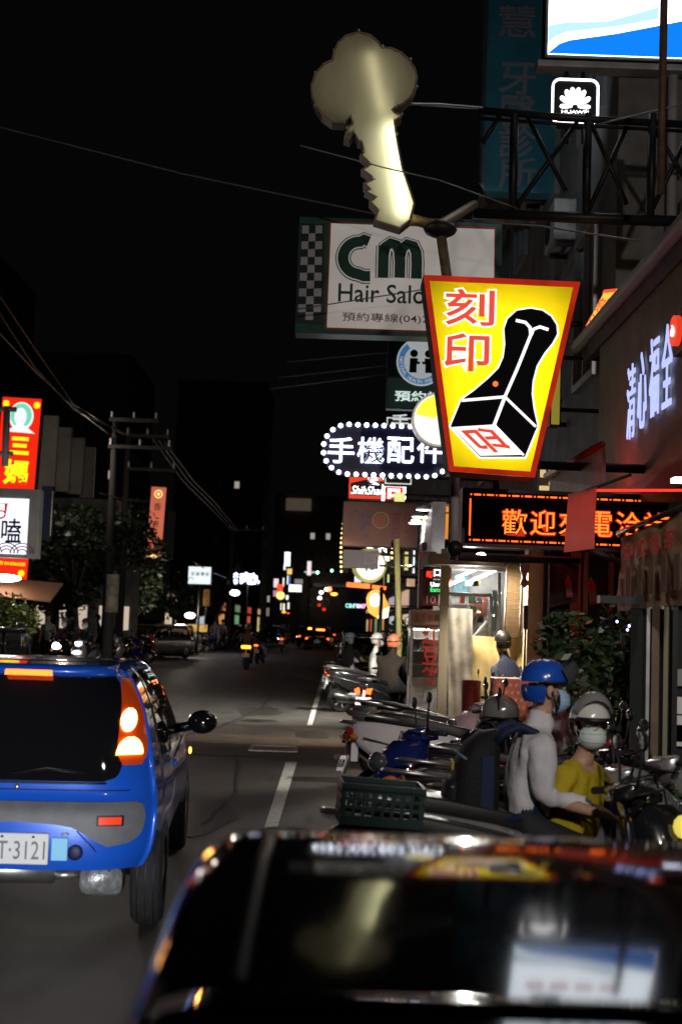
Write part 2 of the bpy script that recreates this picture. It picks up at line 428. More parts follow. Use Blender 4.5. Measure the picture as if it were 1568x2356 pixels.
# left side
building('apartment_building', 'dark block behind the red vertical restaurant sign', -32, -14.5, 14, 33, 11, M_WALL, 4)
tower = dict(bays=6, front=5, ww=.9, wh=1.3)
building('apartment_tower', 'dark tower with one pair of lit windows above the orange vertical sign', -62, -44, 150, 180, 46, M_WALL2, lit=((5, 14), (6, 14)), **tower)
building('apartment_tower', 'dark tower with a lit window left of the wires', -52, -32, 190, 215, 40, M_WALL, lit=((5, 12), (5, 14)), **tower)
building('apartment_tower', 'dark tower with a lit window over the white character sign', -30, -14, 230, 250, 44, M_WALL2, lit=((6, 13),), **tower)
tw = building('apartment_tower', 'far tower closing the street with its pale lit rooftop block', -13.5, 2, 260, 285, 27, M_WALL, lit=((4, 13), (4, 12)), **tower)
MB().box((-3.0, -13.2, 25.2), (5.0, .6, 2.4)).build('rooftop_block', emat('glowing_wall', (.55, .42, .3), .10), tw)  # wall glows by itself in place of light falling on it

# air conditioners and a downpipe on the near right facades
for i, (x, y, z) in enumerate(((4.1, 14.35, 6.4), (5.3, 14.35, 8.9), (4.3, 14.35, 10.2), (2.85, 17.5, 7.3), (2.85, 20.5, 8.8))):
    t = thing('air_conditioner', ('lowest', 'right upper', 'left upper', 'near side-mounted', 'far side-mounted')[i] + ' air conditioner on the dark shop house behind the truss', 'air conditioner', (x, y, z), 0 if i < 3 else -PI / 2, 'air conditioners on the dark shop house')
    MB().box((0, 0, 0), (.82, .30, .56)).build('case', mat('ac_case', (.34, .33, .30), .6, 0, .3, 5), t, bevel=.015)
    g_ = MB(); disc(g_, -.12, 0, .22, -.158, -.152, 20); g_.build('fan_grille', M_BLACK, t)
    MB().box((-.3, .1, -.32), (.04, .4, .06)).box((.3, .1, -.32), (.04, .4, .06)).box((0, .05, -.30), (.66, .04, .04)).build('bracket', M_DARK, t)
o = MB().tube([(3.6, 14.42, 0), (3.6, 14.42, 13.5)], .06, 8).tube([(3.6, 14.42, 9), (3.9, 14.42, 9.6)], .05, 8).build('downpipe', mat('pvc_gutter', (.3, .29, .27))); tag(o, 'grey downpipe on the dark shop house behind the truss', 'pipe')

# lit store fronts along both rows further down the street
SF = (('warm white', (1, .82, .6), 1.0), ('cool white', (.8, .9, 1), .9), ('orange', (1, .45, .12), .9), ('green', (.45, .9, .5), .5), ('red', (1, .16, .08), .8), ('pale yellow', (1, .85, .4), .9))
for side in (1, -1):
    for i, (nm, c_, s_) in enumerate(SF):
        y = 64 + i * 17 if side > 0 else 92 + i * 20
        t = thing('storefront', f'{nm} lit store front down the ' + ('shop row beyond the parked cars' if side > 0 else 'dark row beyond the left trees'), 'store front', (3.30 if side > 0 else -11.8, y, 0), -PI / 2 * side, 'lit store fronts far down the street')
        MB().box((0, .1, 1.9), (6.5, .2, 3.8)).build('wall', M_WALL2, t)
        e_ = emat('store_' + nm.replace(' ', '_'), c_, s_ * .55, var=.5, vs=1.3)
        for x in (-2, 0, 2): MB().box((x, -.02, 1.3), (1.7, .04, 2.1)).build('window', e_, t)
        MB().box((0, -.06, 3.1), (6.0, .12, .8)).build('signboard', emat('store_board_' + nm.replace(' ', '_'), (c_[0], c_[1] * .8, c_[2] * .8), s_ * .5), t)
        MB().box((0, -.6, 2.6), (6.4, 1.2, .1)).build('awning', M_DARK, t)
# stepped balcony block far left
t = thing('balcony_building', 'pale block with four stepped balcony walls behind the dark trees', 'building', P(150, 1400, 55))
t.location.z = 0
mt = mat('pale_render', (.42, .38, .33), .8, 0, .2, 1, .2, 20)
for i, (u0, u1, v0, v1) in enumerate(((108, 141, 1040, 1160), (141, 176, 1069, 1160), (176, 208, 1095, 1170), (208, 236, 1118, 1180))):
    u0 -= 2; a = P(u0 * .92, v0 * .92, 52 + i * 3); c = P(u1 * .92, v1 * .92, 52 + i * 3)
    MB().box(((a.x + c.x) / 2 - t.location.x, i * 3.0 - 3, (a.z + c.z) / 2 - .6), (abs(c.x - a.x) + .02, .3, abs(a.z - c.z) + 1.2)).build('balcony_wall', mt, t)
a = P(160, 1150, 58)
MB().box((0, 4, a.z / 2), (3.2, 4, a.z)).build('wall', M_WALL, t)
point('balcony_fill', (P(170, 1020, 44)), 130, .2, (1, .85, .7))  # added point brightening the balcony walls, no fitting there

# near right-hand shop with overhanging eave
t = thing('corner_shop', 'near shop house with a deep sloping eave and pale fascia', 'building', (2.6, 10, 0))
L = t.location
def loc(p): return p - L
X = 2.6
EAVE = mat('eave_board', (.12, .11, .10), .8, 0, .35, 4, .3, 30)
FASC = mat('fascia_render', (.30, .32, .21), .7, 0, .25, 3, .25, 25)
za, zb = 3.08, 4.78
MB().box((1.1, .6, (za + zb) / 2), (2.2, 5.4, zb - za)).build('fascia', FASC, t, bevel=.01)
MB().box((1.05, .7, za - .10), (2.3, 5.9, .18)).build('soffit', mat('soffit_board', (.13, .125, .11), .7, 0, .3, 4, .2, 30), t)
rb = MB(); rb.quad((-.10, -5, zb + .06), (-.10, 3.9, zb + .06), (2.6, 3.9, zb + 1.1), (2.6, -5, zb + 1.1), .16); rb.build('eave_roof', EAVE, t)
MB().tube([(-.14, -5, zb + .06), (-.14, 3.9, zb + .06)], .065, 8).build('gutter', mat('pvc_gutter', (.30, .29, .27), .5, 0, .3, 5), t)
MB().box((1.2, -3.6, 1.45), (2.2, 1.2, 2.9)).build('wall', FASC, t)
# lettering on its fascia
gl = emat('cool_sign_letters', (.42, .48, 1), 1.25)
b = MB()
lb = thing('shop_sign', 'four cold white lit characters on the pale fascia at the right edge', 'sign', (2.585, 11.0, EYE.z + 2.15), -PI / 2)
for i, ch in enumerate('清心福全'):
    dz = (-.20, -.1, .02, .04)[i]
    lettering(lb, ch, -.64 + .43 * i, dz * .3, .32, .68, gl, -.012, 0, 'character', t=.012)
bx = thing('round_sign', 'dark box with a red lit disc beside the cold white characters', 'sign', (2.42, 8.84, EYE.z + 2.09), -PI / 2)
MB().box((0, 0, 0), (.34, .30, .30)).build('casing', M_DARK, bx, bevel=.01)
bx2 = MB(); disc(bx2, 0, 0, .105, -.19, -.15, 24); bx2.build('disc', emat('red_disc_lit', (1, .06, .02), .8), bx)
lettering(bx, '心', 0, 0, .08, .08, E_WHITE, -.192)
# yellow sign fixed above the eave end, seen at a graze
Xs = 2.50
poly = [PX(*q, Xs) for q in ((1338, 787), (1339, 766), (1391, 667), (1420, 664))]
s = thing('eave_sign', 'slanted yellow lightbox with red characters fixed on the eave end', 'sign', poly[0])
q = [p - poly[0] for p in poly]
MB().quad(q[0], q[1], q[2], q[3], .14 if (q[1]-q[0]).cross(q[3]-q[0]).x > 0 else -.14).build('casing', emat('yellow_face', (1, .70, .06), .9), s)
rd = MB(); e = Vector((-.008, 0, 0))
rd.quad(q[2] + e + (q[1] - q[2]) * .0, q[3] + e, q[3] + e + (q[0] - q[3]) * .06, q[2] + e + (q[1] - q[2]) * .07, -.004); rd.build('border', E_RED, s)
for k, ch in enumerate(('刻', '印')):
    f0, f1 = (.16, .46) if k == 0 else (.5, .86)
    def fn(a, c, f0=f0, f1=f1):
        r_ = f0 + (f1 - f0) * (.5 - c); l = q[2].lerp(q[1], r_); rr = q[3].lerp(q[0], r_); p = l.lerp(rr, a * .9 + .5); return p.y, p.z
    vs, fs = text_raw(ch, .01); xs = [p.x for p in vs]; ys = [p.y for p in vs]; bb = MB()
    pts = []
    for p in vs:
        a = (p.x - min(xs)) / (max(xs) - min(xs)) - .5; c = (p.y - min(ys)) / (max(ys) - min(ys)) - .5
        yy, zz = fn(a, c); pts.append((-.010 - (p.z + .5) * .004, yy, zz))
    bb.add(pts, fs); bb.build('lettering', emat('red_print_lit', (.9, .10, .04), .9), s)

# steel roof truss over the shop fronts
ts = thing('steel_truss', 'black steel roof truss with crossed braces under the lit billboard', 'truss', P(1330, 380, 13.2))
L = ts.location
def TP(u, v, d=13.2): return P(u, v, d) - L
MB().tube([TP(1100, 254), TP(1330, 273), TP(1640, 290)], .042, 8).build('top_chord', M_BLACK, ts)
MB().tube([TP(1095, 272), TP(1330, 288), TP(1640, 306)], .02, 8).build('lower_rail', M_BLACK, ts)
MB().tube([TP(1088, 492), TP(1640, 512)], .06, 8).build('bottom_chord', M_BLACK, ts)
for u in (1183, 1352, 1500): MB().tube([TP(u, 262), TP(u - 6, 500)], .045, 8).build('post', M_BLACK, ts)
for a, c in (((1108, 330), (1148, 268)), ((1183, 480), (1326, 282)), ((1212, 268), (1300, 440)), ((1352, 268), (1440, 470)), ((1440, 292), (1352, 486)), ((1100, 425), (1125, 470)), ((1500, 290), (1580, 420)), ((1590, 290), (1500, 480))):
    MB().tube([TP(*a), TP(*c)], .026, 8).build('brace', M_BLACK, ts)
MB().tube([TP(955, 240), TP(1110, 250)], .012, 6).build('stay_rod', mat('pale_rod', (.5, .48, .45), .4), ts)

# big lit billboard top right
d = 14.2
bl = P(1259, 125, d); H = 3.9; Wd = 1.72
bb = thing('billboard', 'large white and blue lit billboard at the top right on a rusty post', 'billboard', bl)
MB().box((Wd / 2, .15, H / 2), (Wd + .06, .28, H + .06)).build('casing', M_DARK, bb)
e_bw = emat('billboard_white', (.86, .93, 1), 4.5); e_bp = emat('billboard_pale', (.50, .80, .95), 1.1); e_bb = emat('billboard_blue', (.003, .22, .95), 1.0)
k = d / F
def BL(u, v): return ((u - 1259) * k, (125 - v) * k)
MB().prism([(0, 0), (Wd, 0), (Wd, H), (0, H)], -.012, -.002).build('face', e_bw, bb)
MB().prism([BL(1259, 55), BL(1259, 98), BL(1275, 82), BL(1300, 70), BL(1420, 52), BL(1520, 30), BL(1520, 0), BL(1400, 40), BL(1300, 46)], -.016, -.013).build('pale_band', e_bp, bb)
MB().prism([BL(1258, 124), BL(1285, 100), BL(1310, 90), BL(1420, 70), BL(1540, 42), BL(1620, 22), BL(1620, 124)], -.019, -.0165).build('blue_wave', e_bb, bb)
rb = MB(); 
for i in range(4): rb.box((.30 + i * .30, -.018, .95), (.22, .006, .14))
rb.build('printed_line', emat('billboard_red', (.9, .2, .15), 1.2), bb)
rb = MB()
for i in range(4): rb.prism([(.40 + i * .24, 1.75), (.50 + i * .24, 1.75), (.62 + i * .24, 2.3), (.52 + i * .24, 2.3)], -.02, -.016)
rb.build('printed_bars', e_bb, bb)
rb = MB().box((.45, -.018, 1.35), (.36, .006, .3)); rb.build('printed_square', emat('billboard_grey', (.4, .5, .55), .8), bb)
MB().box((Wd / 2, .16, -.075), (Wd + .2, .22, .07)).build('ledge', mat('pale_ledge', (.35, .34, .33), .6, 0, .3, 4), bb)
for u in (1302, 1340): MB().tube([(P(u, 135, d + .2) - bl), (P(u, 330, d + .2) - bl)], .022, 8).build('strut', M_DARK, bb)
po = P(1527, -40, 12.0) - bl; pe = P(1518, 445, 12.0) - bl
MB().tube([po, pe], .038, 10).build('post', mat('rusty_post', (.16, .09, .06), .6, .2, .4, 8), bb)

# rounded square sign with a lit petal emblem
sg = thing('emblem_sign', 'black rounded square sign with white lit outline and petal emblem', 'sign', P(1321, 236, 13.6))
k = 13.6 / F; h = 56 * k; r = 20 * k
def rsq(h, r): return sum([[(cx * (h - r) + r * math.cos(R(a + i * 15)), cz * (h - r) + r * math.sin(R(a + i * 15))) for i in range(7)] for cx, cz, a in ((1, 1, 0), (-1, 1, 90), (-1, -1, 180), (1, -1, 270))], [])
MB().prism(rsq(h - .01, r), -.02, .14).build('casing', mat('sign_black', (.01, .015, .014), .35), sg)
o1 = rsq(h, r); o2 = rsq(h - 5 * k, r - 5 * k); ob = MB(); n = len(o1)
ob.add([(x, -.035, z) for x, z in o1] + [(x, -.035, z) for x, z in o2] + [(x, -.02, z) for x, z in o1] + [(x, -.02, z) for x, z in o2],
       [(i, (i + 1) % n, n + (i + 1) % n, n + i) for i in range(n)] + [(i, 2 * n + i, 2 * n + (i + 1) % n, (i + 1) % n) for i in range(n)] + [(n + i, n + (i + 1) % n, 3 * n + (i + 1) % n, 3 * n + i) for i in range(n)])
ob.build('lit_outline', E_WHITE, sg)
for a, ln, wd in ((-88, .135, .05), (-56, .165, .062), (-29, .185, .064), (-9.5, .19, .062), (9.5, .19, .062), (29, .185, .064), (56, .165, .062), (88, .135, .05)):
    q = []
    for i in range(16):
        tt = 2 * PI * i / 16; yy = .03 + ln * (.5 + .5 * math.cos(tt)); xx = wd / 2 * math.sin(tt) * (.35 + .85 * (yy - .03) / ln)
        ca, sa = math.cos(R(-a)), math.sin(R(-a)); q.append((xx * ca - yy * sa, xx * sa + yy * ca - .06))
    MB().prism(q, -.034, -.02).build('petal', E_WHITE, sg)
lettering(sg, 'HUAWEI', 0, -.115, .29, .035, E_WHITE, -.026, 0, 'lettering')

# tall teal blade sign
d = 19
bs = thing('blade_sign', 'tall unlit teal vertical sign with grey characters behind the truss', 'sign', P(1208, 225, d))
k = d / F; hw = 100 * k; hh = 262 * k
MB().box((0, .15, 0.2), (hw * 2, .3, hh * 2)).build('casing', mat('teal_panel', (.05, .25, .30), .5, 0, .2, 2), bs)
MB().box((-hw + .02, -.012, 0.2), (.04, .02, hh * 2)).build('edge_trim', M_STEEL, bs)
gm = mat('grey_print', (.34, .31, .34), .6)
for ch, v in (('慧', 50), ('牙', 182), ('醫', 258), ('診', 328), ('所', 400)):
    c = P(1189, v, d) - bs.location; lettering(bs, ch, c.x, c.z, .56, .5, gm, -.004, .012, 'character', t=.02)
spot('blade_sign_fill', P(1150, 300, 14.6), P(1200, 190, 19), 60, 125, .9, .03, (.75, .88, 1))  # added spot, no lamp stands in front of this sign
MB().box((1.2, .3, 0), (1.4, .1, .12)).box((1.2, .3, 1.1), (1.4, .1, .12)).build('bracket', M_DARK, bs)
# ---------------------------------------------------------------- hanging signs, right side
# the key
def KZ(x, y): return (681 + x * .5657, y * .5657)
d = 10.2; k = d / F
ky = thing('key_sign', 'giant three-lobed key lit from inside, hanging over the street', 'sign', P(880, 300, d))
kc = (880, 300)
out = [(235,122),(285,133),(318,158),(338,185),(375,186),(420,205),(455,237),(480,275),(490,315),(485,355),(465,400),(432,432),(402,446),(392,456),(402,466),(428,474),(428,486),(402,503),(410,560),(440,700),(495,850),(478,925),(436,962),(325,932),(340,886),(303,850),(328,830),(283,806),(303,798),(276,772),(316,754),(304,742),(266,716),(300,692),(286,676),(258,655),(272,640),(262,600),(248,596),(232,560),(214,592),(190,585),(202,540),(222,520),(214,495),(190,520),(140,520),(95,490),(65,450),(48,410),(45,360),(60,310),(95,265),(128,248),(135,210),(152,170),(182,140)]
kp = [((KZ(*q)[0] - kc[0]) * k, (kc[1] - KZ(*q)[1]) * k) for q in out]
ki = inset(kp, .015)
M_RIM = mat('key_rim_sheet', (.20, .135, .085), .55, .3, .3, 12, .3, 40)
kb = MB(); n = len(kp); D = .08
kb.add([(x, -D, z) for x, z in kp] + [(x, D, z) for x, z in kp], [(i, i + n, (i + 1) % n + n, (i + 1) % n) for i in range(n)])
for y in (-D, D):
    kb.add([(x, y, z) for x, z in kp] + [(x, y, z) for x, z in ki], [(i, (i + 1) % n, n + (i + 1) % n, n + i) for i in range(n)])
kb.build('rim', M_RIM, ky)
for y in (-D + .012, D - .012):
    pb = MB(); pb.add([(x, y, z) for x, z in ki], [tuple(range(n))]); pb.build('panel', translucent('key_panel', (.70, .68, .50), .13, .32, 3.4), ky)
c0 = P(898, 292, d) - ky.location; c1 = P(928, 505, d) - ky.location
MB().tube([(c0.x, .0, c0.z), (c1.x, .0, c1.z)], .016, 10).build('tube_lamp', emat('key_tube', (1, 1, .78), 16), ky)
c0 = P(850, 130, d) - ky.location; c1 = P(880, 265, d) - ky.location
MB().tube([(c0.x, .0, c0.z), (c1.x, .0, c1.z)], .012, 10).build('tube_lamp', emat('key_tube_weak', (1, .92, .68), 4.2), ky)
# bolts along the rim
bm = MB().ell((0, 0, 0), (.013, .02, .013), 6, 4).mesh('bolt', M_STEEL)
for i in range(0, n, 3): link('bolt', bm, ky, loc=(kp[i][0], -D - .004, kp[i][1]))
# post that carries the key and the stamp sign
ap = P(1012, 528, 10.45)
hp = thing('sign_post', 'rusty steel post carrying the key and the yellow stamp sign', 'post', ap)
MB().tube([ap - ap, P(1036, 700, 10.45) - ap, P(1046, 1105, 10.45) - ap], .042, 10).build('upright', mat('rusty_steel', (.26, .17, .09), .55, .4, .4, 9), hp)
MB().tube([P(935, 500, 10.4) - ap, P(1005, 522, 10.45) - ap, P(1090, 470, 12.8) - ap], .045, 8).build('arm', mat('rusty_steel', (.2, .1, .1)), hp)
MB().ell((0, 0, .0), (.14, .12, .07), 12, 6).build('joint', M_DARK, hp)

# stamp sign
def Z2(x, y): return (644 + .5892 * x, 478.5 + .5892 * y)
d = 10.0; k = d / F; sc = (1140, 880)
st = thing('stamp_sign', 'yellow tapered lightbox with a black seal stamp and red characters', 'sign', P(*sc, d))
def SL(u, v):
    q = P(u, v, d) - st.location; return (q.x, q.z)
op = [SL(970, 645), SL(1325, 661), SL(1222, 1104), SL(1028, 1090)]
ip = inset(op, .042)
n = 4; D = .16
cb = MB(); cb.add([(x, -.16, z) for x, z in op] + [(x, .2, z) for x, z in op], [(i, i + n, (i + 1) % n + n, (i + 1) % n) for i in range(n)] + [(7, 6, 5, 4)])
cb.build('casing', mat('weathered_casing', (.16, .10, .08), .7, 0, .3, 8), st)
rb = MB(); rb.add([(x, -.165, z) for x, z in op] + [(x, -.165, z) for x, z in ip] + [(x, -.15, z) for x, z in ip], [(i, (i + 1) % n, n + (i + 1) % n, n + i) for i in range(n)] + [(n + i, n + (i + 1) % n, 2 * n + (i + 1) % n, 2 * n + i) for i in range(n)])
rb.build('border', emat('sign_border_red', (.62, .028, .008), .50, .8, var=.35, vs=5), st)
fb = MB(); fb.add([(x, -.15, z) for x, z in ip], [(0, 1, 2, 3)]); fb.build('face', translucent('yellow_panel', (.93, .76, .008), .12, .05, 4), st)
bk = MB(); bk.add([(x, .19, z) for x, z in ip], [(3, 2, 1, 0)]); bk.build('back', M_WHITEPL, st)
e_tube = emat('sign_tube', (1, .97, .9), 8)
for (u0, v0), (u1, v1), in (((1060, 680), (1075, 1060)), ((1165, 690), (1155, 1070)), ((1262, 695), (1200, 1070))):
    a, c = SL(u0, v0), SL(u1, v1); MB().tube([(a[0], .08, a[1]), (c[0], .08, c[1])], .02, 8).build('tube_lamp', e_tube, st)
e_wp = emat('print_white_lit', (1, .97, .95), 1.15); e_rp = emat('print_red_lit', (.85, .055, .02), .85)
m_bp = mat('black_vinyl', (.005, .005, .006), .7, spec=.12)
body = [(965,412),(1010,420),(1043,442),(1064,475),(1067,510),(1048,545),(1018,582),(988,632),(973,690),(969,740),(977,800),(990,858),(988,872),(943,982),(771,982),(658,864),(700,763),(748,728),(802,682),(842,642),(861,600),(868,550),(864,490),(877,452),(912,420)]
def ZL(x, y): return SL(*Z2(x, y))
bp_ = [ZL(*q) for q in body]
MB().prism(inset(bp_, -.014), -.157, -.153).build('stamp_outline', e_wp, st)
MB().prism(bp_, -.161, -.158).build('stamp_body', m_bp, st)
MB().prism([ZL(*q) for q in ((664, 868), (826, 858), (934, 974), (772, 978))], -.165, -.162).build('stamp_face', e_wp, st)
lw = MB()
for pl, w in ((((700, 766), (866, 752)), .022), (((866, 752), (824, 862)), .026), (((866, 752), (984, 866)), .020), (((866, 752), (915, 640), (966, 512)), .024), (((966, 515), (962, 485), (945, 466), (908, 458)), .024), (((966, 515), (976, 492), (1000, 483), (1033, 494)), .024), (((824, 858), (938, 976)), .016)):
    ribbon(lw, [ZL(*q) for q in pl], w, -.168, -.1655)
lw.build('stamp_lines', e_wp, st)
q = [ZL(*p) for p in ((690, 876), (816, 868), (905, 962), (785, 968))]
def fn(a, c):
    a += .5; c = .5 - c
    x = (q[0][0] * (1 - a) + q[1][0] * a) * (1 - c) + (q[3][0] * (1 - a) + q[2][0] * a) * c
    z = (q[0][1] * (1 - a) + q[1][1] * a) * (1 - c) + (q[3][1] * (1 - a) + q[2][1] * a) * c
    return x, z
lettering(st, '印', 0, 0, 1, 1, e_rp, -.166, .03, 'seal_print', .003, fn, None, True)
db = MB(); disc(db, *ZL(830, 702), .022, -.164, -.1615, 14); db.build('dot', emat('orange_dot', (1, .2, .02), .9), st)
for ch, x, y, w, h in (('刻', 733, 407, 185, 140), ('印', 721, 580, 168, 145)):
    c = ZL(x, y); w *= .5892 * k; h *= .5892 * k
    lettering(st, ch, *c, w, h, e_wp, -.153, .05, 'lettering_outline', .003, box='o')
    lettering(st, ch, *c, w, h, e_rp, -.157, .014, 'lettering', .003, box='o')

# hair salon sign
d = 16.2; k = d / F
cs = thing('salon_sign', 'large green-framed salon sign with checkered end panel behind the key', 'sign', P(915, 640, d), R(-1))
hw, hh = 236 * k, 131 * k
def CL(u, v):
    q = P(u, v, d) - cs.location; return (q.x, q.z)
M_GRN = mat('salon_green', (.012, .11, .07), .45, 0, .2, 6)
def pr(pts, y0, y1): return MB().prism([CL(*p) for p in pts], y0, y1)
pr(((690, 503), (1152, 521), (1150, 785), (679, 769)), -.1, .2).build('casing', M_GRN, cs)
pr(((758, 514), (1138, 530), (1136, 776), (748, 761)), -.106, -.101).build('border', mat('salon_red', (.55, .05, .05), .5), cs)
pr(((762, 519), (1134, 535), (1132, 771), (752, 757)), -.111, -.1065).build('face', emat('salon_face', (.80, .74, .68), .27, var=.18, vs=1.5), cs)  # weak emission put into the face for its even brightness
pr(((693, 522), (746, 524), (744, 746), (682, 742)), -.108, -.101).build('checker_panel', mat('checker_dark', (.03, .05, .05), .3, .3), cs)
tb = {}
for r_ in range(12):
    for c_ in range(3):
        if (r_ + c_) % 2: continue
        f = lambda a, b_: (693 + (682 - 693) * b_ + (53 + 9 * b_) * a * .86 + 3, 524 + 216 * b_)
        a0, a1, b0, b1 = c_ / 3, (c_ + 1) / 3, r_ / 12, (r_ + 1) / 12
        pr((f(a0, b0), f(a1, b0), f(a1, b1), f(a0, b1)), -.114, -.1085).build('tile', mat('checker_silver', (.62, .62, .64), .3, .4), cs)
pr(((690, 519), (748, 521), (748, 523), (690, 521)), -.112, -.105).build('trim', M_CHROME, cs)
pr(((681, 744), (744, 748), (744, 750), (681, 746)), -.112, -.105).build('trim', M_CHROME, cs)
# 'cm' drawn as broad strokes
def stroke(w, y, mt, nm, s=1):
    bb = MB()
    R_ = lambda pts: ribbon(bb, [CL(*p) for p in pts], w * k, y - .004, y)
    cpts = [(848, 562), (836, 557)] + [(826 + 37 * math.cos(R(a)), 599 + 37 * math.sin(R(a)) * 1.0) for a in range(-85, -276, -12)] + [(836, 641), (851, 641)]
    R_(cpts)
    R_([(880, 645), (881, 600), (882, 571)])
    R_([(882, 590), (886, 574), (898, 566), (910, 570), (917, 584), (919, 610), (918, 645)])
    R_([(919, 596), (924, 578), (936, 568), (949, 572), (956, 588), (957, 610), (956, 647)])
    if w > 25:
        pass
    bb.build(nm, mt, cs)
m_g = mat('salon_green_print', (.01, .09, .055), .5)
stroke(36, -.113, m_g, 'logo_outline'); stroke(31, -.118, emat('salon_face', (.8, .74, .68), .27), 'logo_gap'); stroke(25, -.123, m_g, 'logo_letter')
c = CL(890, 681); lettering(cs, 'Hair Salon', c[0], c[1], 228 * k, 44 * k, m_g, -.112, .008)
c = CL(901, 738); lettering(cs, '預約專線(04)263', c[0], c[1], 232 * k, 24 * k, mat('maroon_print', (.30, .04, .06), .5), -.112, .002)
MB().tube([(1.2, .1, .9), (3.2, .1, .9)], .04).tube([(1.2, .1, -.5), (3.2, .1, -.5)], .04).tube([(2.6, .1, -.55), (2.6, .1, .95)], .03).build('bracket', M_DARK, cs)

# health clinic sign
d = 18.0; k = d / F
hs, w, h, yf = sign('clinic_sign', 'dark green clinic sign with a round blue and white emblem', 'sign', 888, 782, 1110, 948, d, .2, 0, None, mat('clinic_green', (.012, .085, .075), .5, 0, .15, 4), bracket=3.1)
c = P(967, 836, d) - hs.location
e_cw = emat('clinic_white', (.72, .76, .78), .42)
bb = MB(); disc(bb, c.x, c.z, 57 * k, yf - .003, yf + .008, 40); bb.build('emblem_disc', e_cw, hs)
bb = MB(); n = 36; r1, r2 = 53 * k, 40 * k
bb.add([(c.x + r * math.cos(2 * PI * i / n), yf - .006, c.z + r * math.sin(2 * PI * i / n)) for r in (r1, r2) for i in range(n) if not 0], [(i, (i + 1) % n, n + (i + 1) % n, n + i) for i in range(n) if 13 <= i <= 34])
bb.build('emblem_ring', emat('clinic_blue', (.10, .30, .62), .4), hs)
bb = MB(); n = 0
for i, ch in enumerate('NATIONAL HEALTH INSURANCE'):
    if ch == ' ': continue
    vs, fs = text_raw(ch, .01); a = R(172 + i * 7.0); s_ = 11 * k
    x0 = sum(v.x for v in vs) / len(vs)
    pts = []
    for v in vs:
        lx, lz = (v.x - x0) * s_, (v.y - .35) * s_; rr = 46.5 * k
        ca, sa = math.cos(a), math.sin(a)
        pts.append((c.x + (rr - lz) * ca - lx * sa, yf - .008 - v.z * .002, c.z + (rr - lz) * sa + lx * ca))
    bb.add(pts, fs)
bb.build('ring_lettering', e_cw, hs)
bb = MB(); 
for s_ in (-1, 1):
    disc(bb, c.x + s_ * 17 * k, c.z + 19 * k, 9 * k, yf - .008, yf - .004, 16)
    bb.prism([(c.x + s_ * q_[0] * k, c.z + q_[1] * k) for q_ in ((8, 8), (26, 8), (27, -26), (10, -26), (10, -6), (4, -6), (2, 0), (8, 0))], yf - .008, yf - .004)
bb.build('emblem_figures', mat('emblem_green', (.01, .06, .04), .5), hs)
c = P(980, 916, d) - hs.location
lettering(hs, '預約諮詢', c.x, c.z, 148 * k, 25 * k, emat('clinic_text', (.75, .9, .85), .8), yf, .018)

# phone accessories sign, a bead of bulbs round a stadium outline
d = 20.0; k = d / F
u0, u1, v0, v1 = 742, 1040, 978, 1094
ph = thing('phone_sign', 'long rounded sign of white lit characters ringed with white bulbs', 'sign', P((u0 + u1) / 2, (v0 + v1) / 2 + 1, d))
hw, hh = (u1 - u0) / 2 * k, (v1 - v0) / 2 * k
def stad(hw, hh, n=14): return [(hw - hh + hh * math.cos(R(a)), hh * math.sin(R(a))) for a in [-90 + 180 * i / n for i in range(n + 1)]] + [(-hw + hh + hh * math.cos(R(a)), hh * math.sin(R(a))) for a in [90 + 180 * i / n for i in range(n + 1)]]
MB().prism(stad(hw + .02, hh + .02), 0, .16).build('casing', mat('navy_panel', (.02, .02, .05), .35), ph)
bulb = MB().ell((0, 0, 0), (.036, .03, .036), 8, 6).mesh('bulb', emat('sign_bulb', (.9, .93, 1), 7))
per = stad(hw, hh, 40); L = [0]
for i in range(len(per)): L.append(L[-1] + (Vector(per[(i + 1) % len(per)]) - Vector(per[i])).length)
nb = 36
for q_ in range(nb):
    s_ = L[-1] * q_ / nb; i = max(j for j in range(len(per)) if L[j] <= s_); a, c = Vector(per[i]), Vector(per[(i + 1) % len(per)])
    p_ = a.lerp(c, (s_ - L[i]) / max(1e-6, L[i + 1] - L[i])); link('bulb', bulb, ph, loc=(p_.x, -.02, p_.y))
ep = emat('phone_letters', (.78, .84, 1), 4)
for i, ch in enumerate('手機配件'):
    c = P(784 + i * 68.5, 1036, d) - ph.location
    lettering(ph, ch, c.x, c.z, 62 * k, 60 * k, ep, -.005, .008, 'character', .02)
MB().tube([(.7, .1, .2), (2.2, .1, .2)], .03).tube([(.7, .1, -.2), (2.2, .1, -.2)], .03).tube([(2.0, .1, -.3), (2.0, .1, .3)], .03).build('bracket', M_DARK, ph)

# round sign half hidden by the stamp sign
d = 17.5; k = d / F
rs = thing('drum_sign', 'round white lit drum sign with a yellow segment behind the stamp sign', 'sign', P(1010, 965, d))
bb = MB(); disc(bb, 0, 0, 64 * k, 0, .2, 32); bb.build('casing', M_STEEL, rs)
bb = MB(); disc(bb, 0, 0, 59 * k, -.008, -.001, 32); bb.build('face', emat('drum_white', (.92, .95, .85), 1.1), rs)
bb = MB(); bb.prism(arc(0, 0, 56 * k, 60, 170, 16) + [(-10 * k, 2 * k)], -.012, -.009); bb.build('segment', E_YEL, rs)
MB().tube([(.3, .1, 0), (1.75, .1, 0)], .03).build('bracket', M_DARK, rs)
# narrow yellow panel glimpsed right of the stamp sign
t_, w, h, yf = sign('panel_sign', 'narrow yellow lit panel glimpsed right of the stamp sign', 'sign', 1262, 780, 1287, 985, 14.2, .2, 0, emat('dull_yellow', (.75, .6, .08), .30), M_DARK, .015, bracket=3.0)

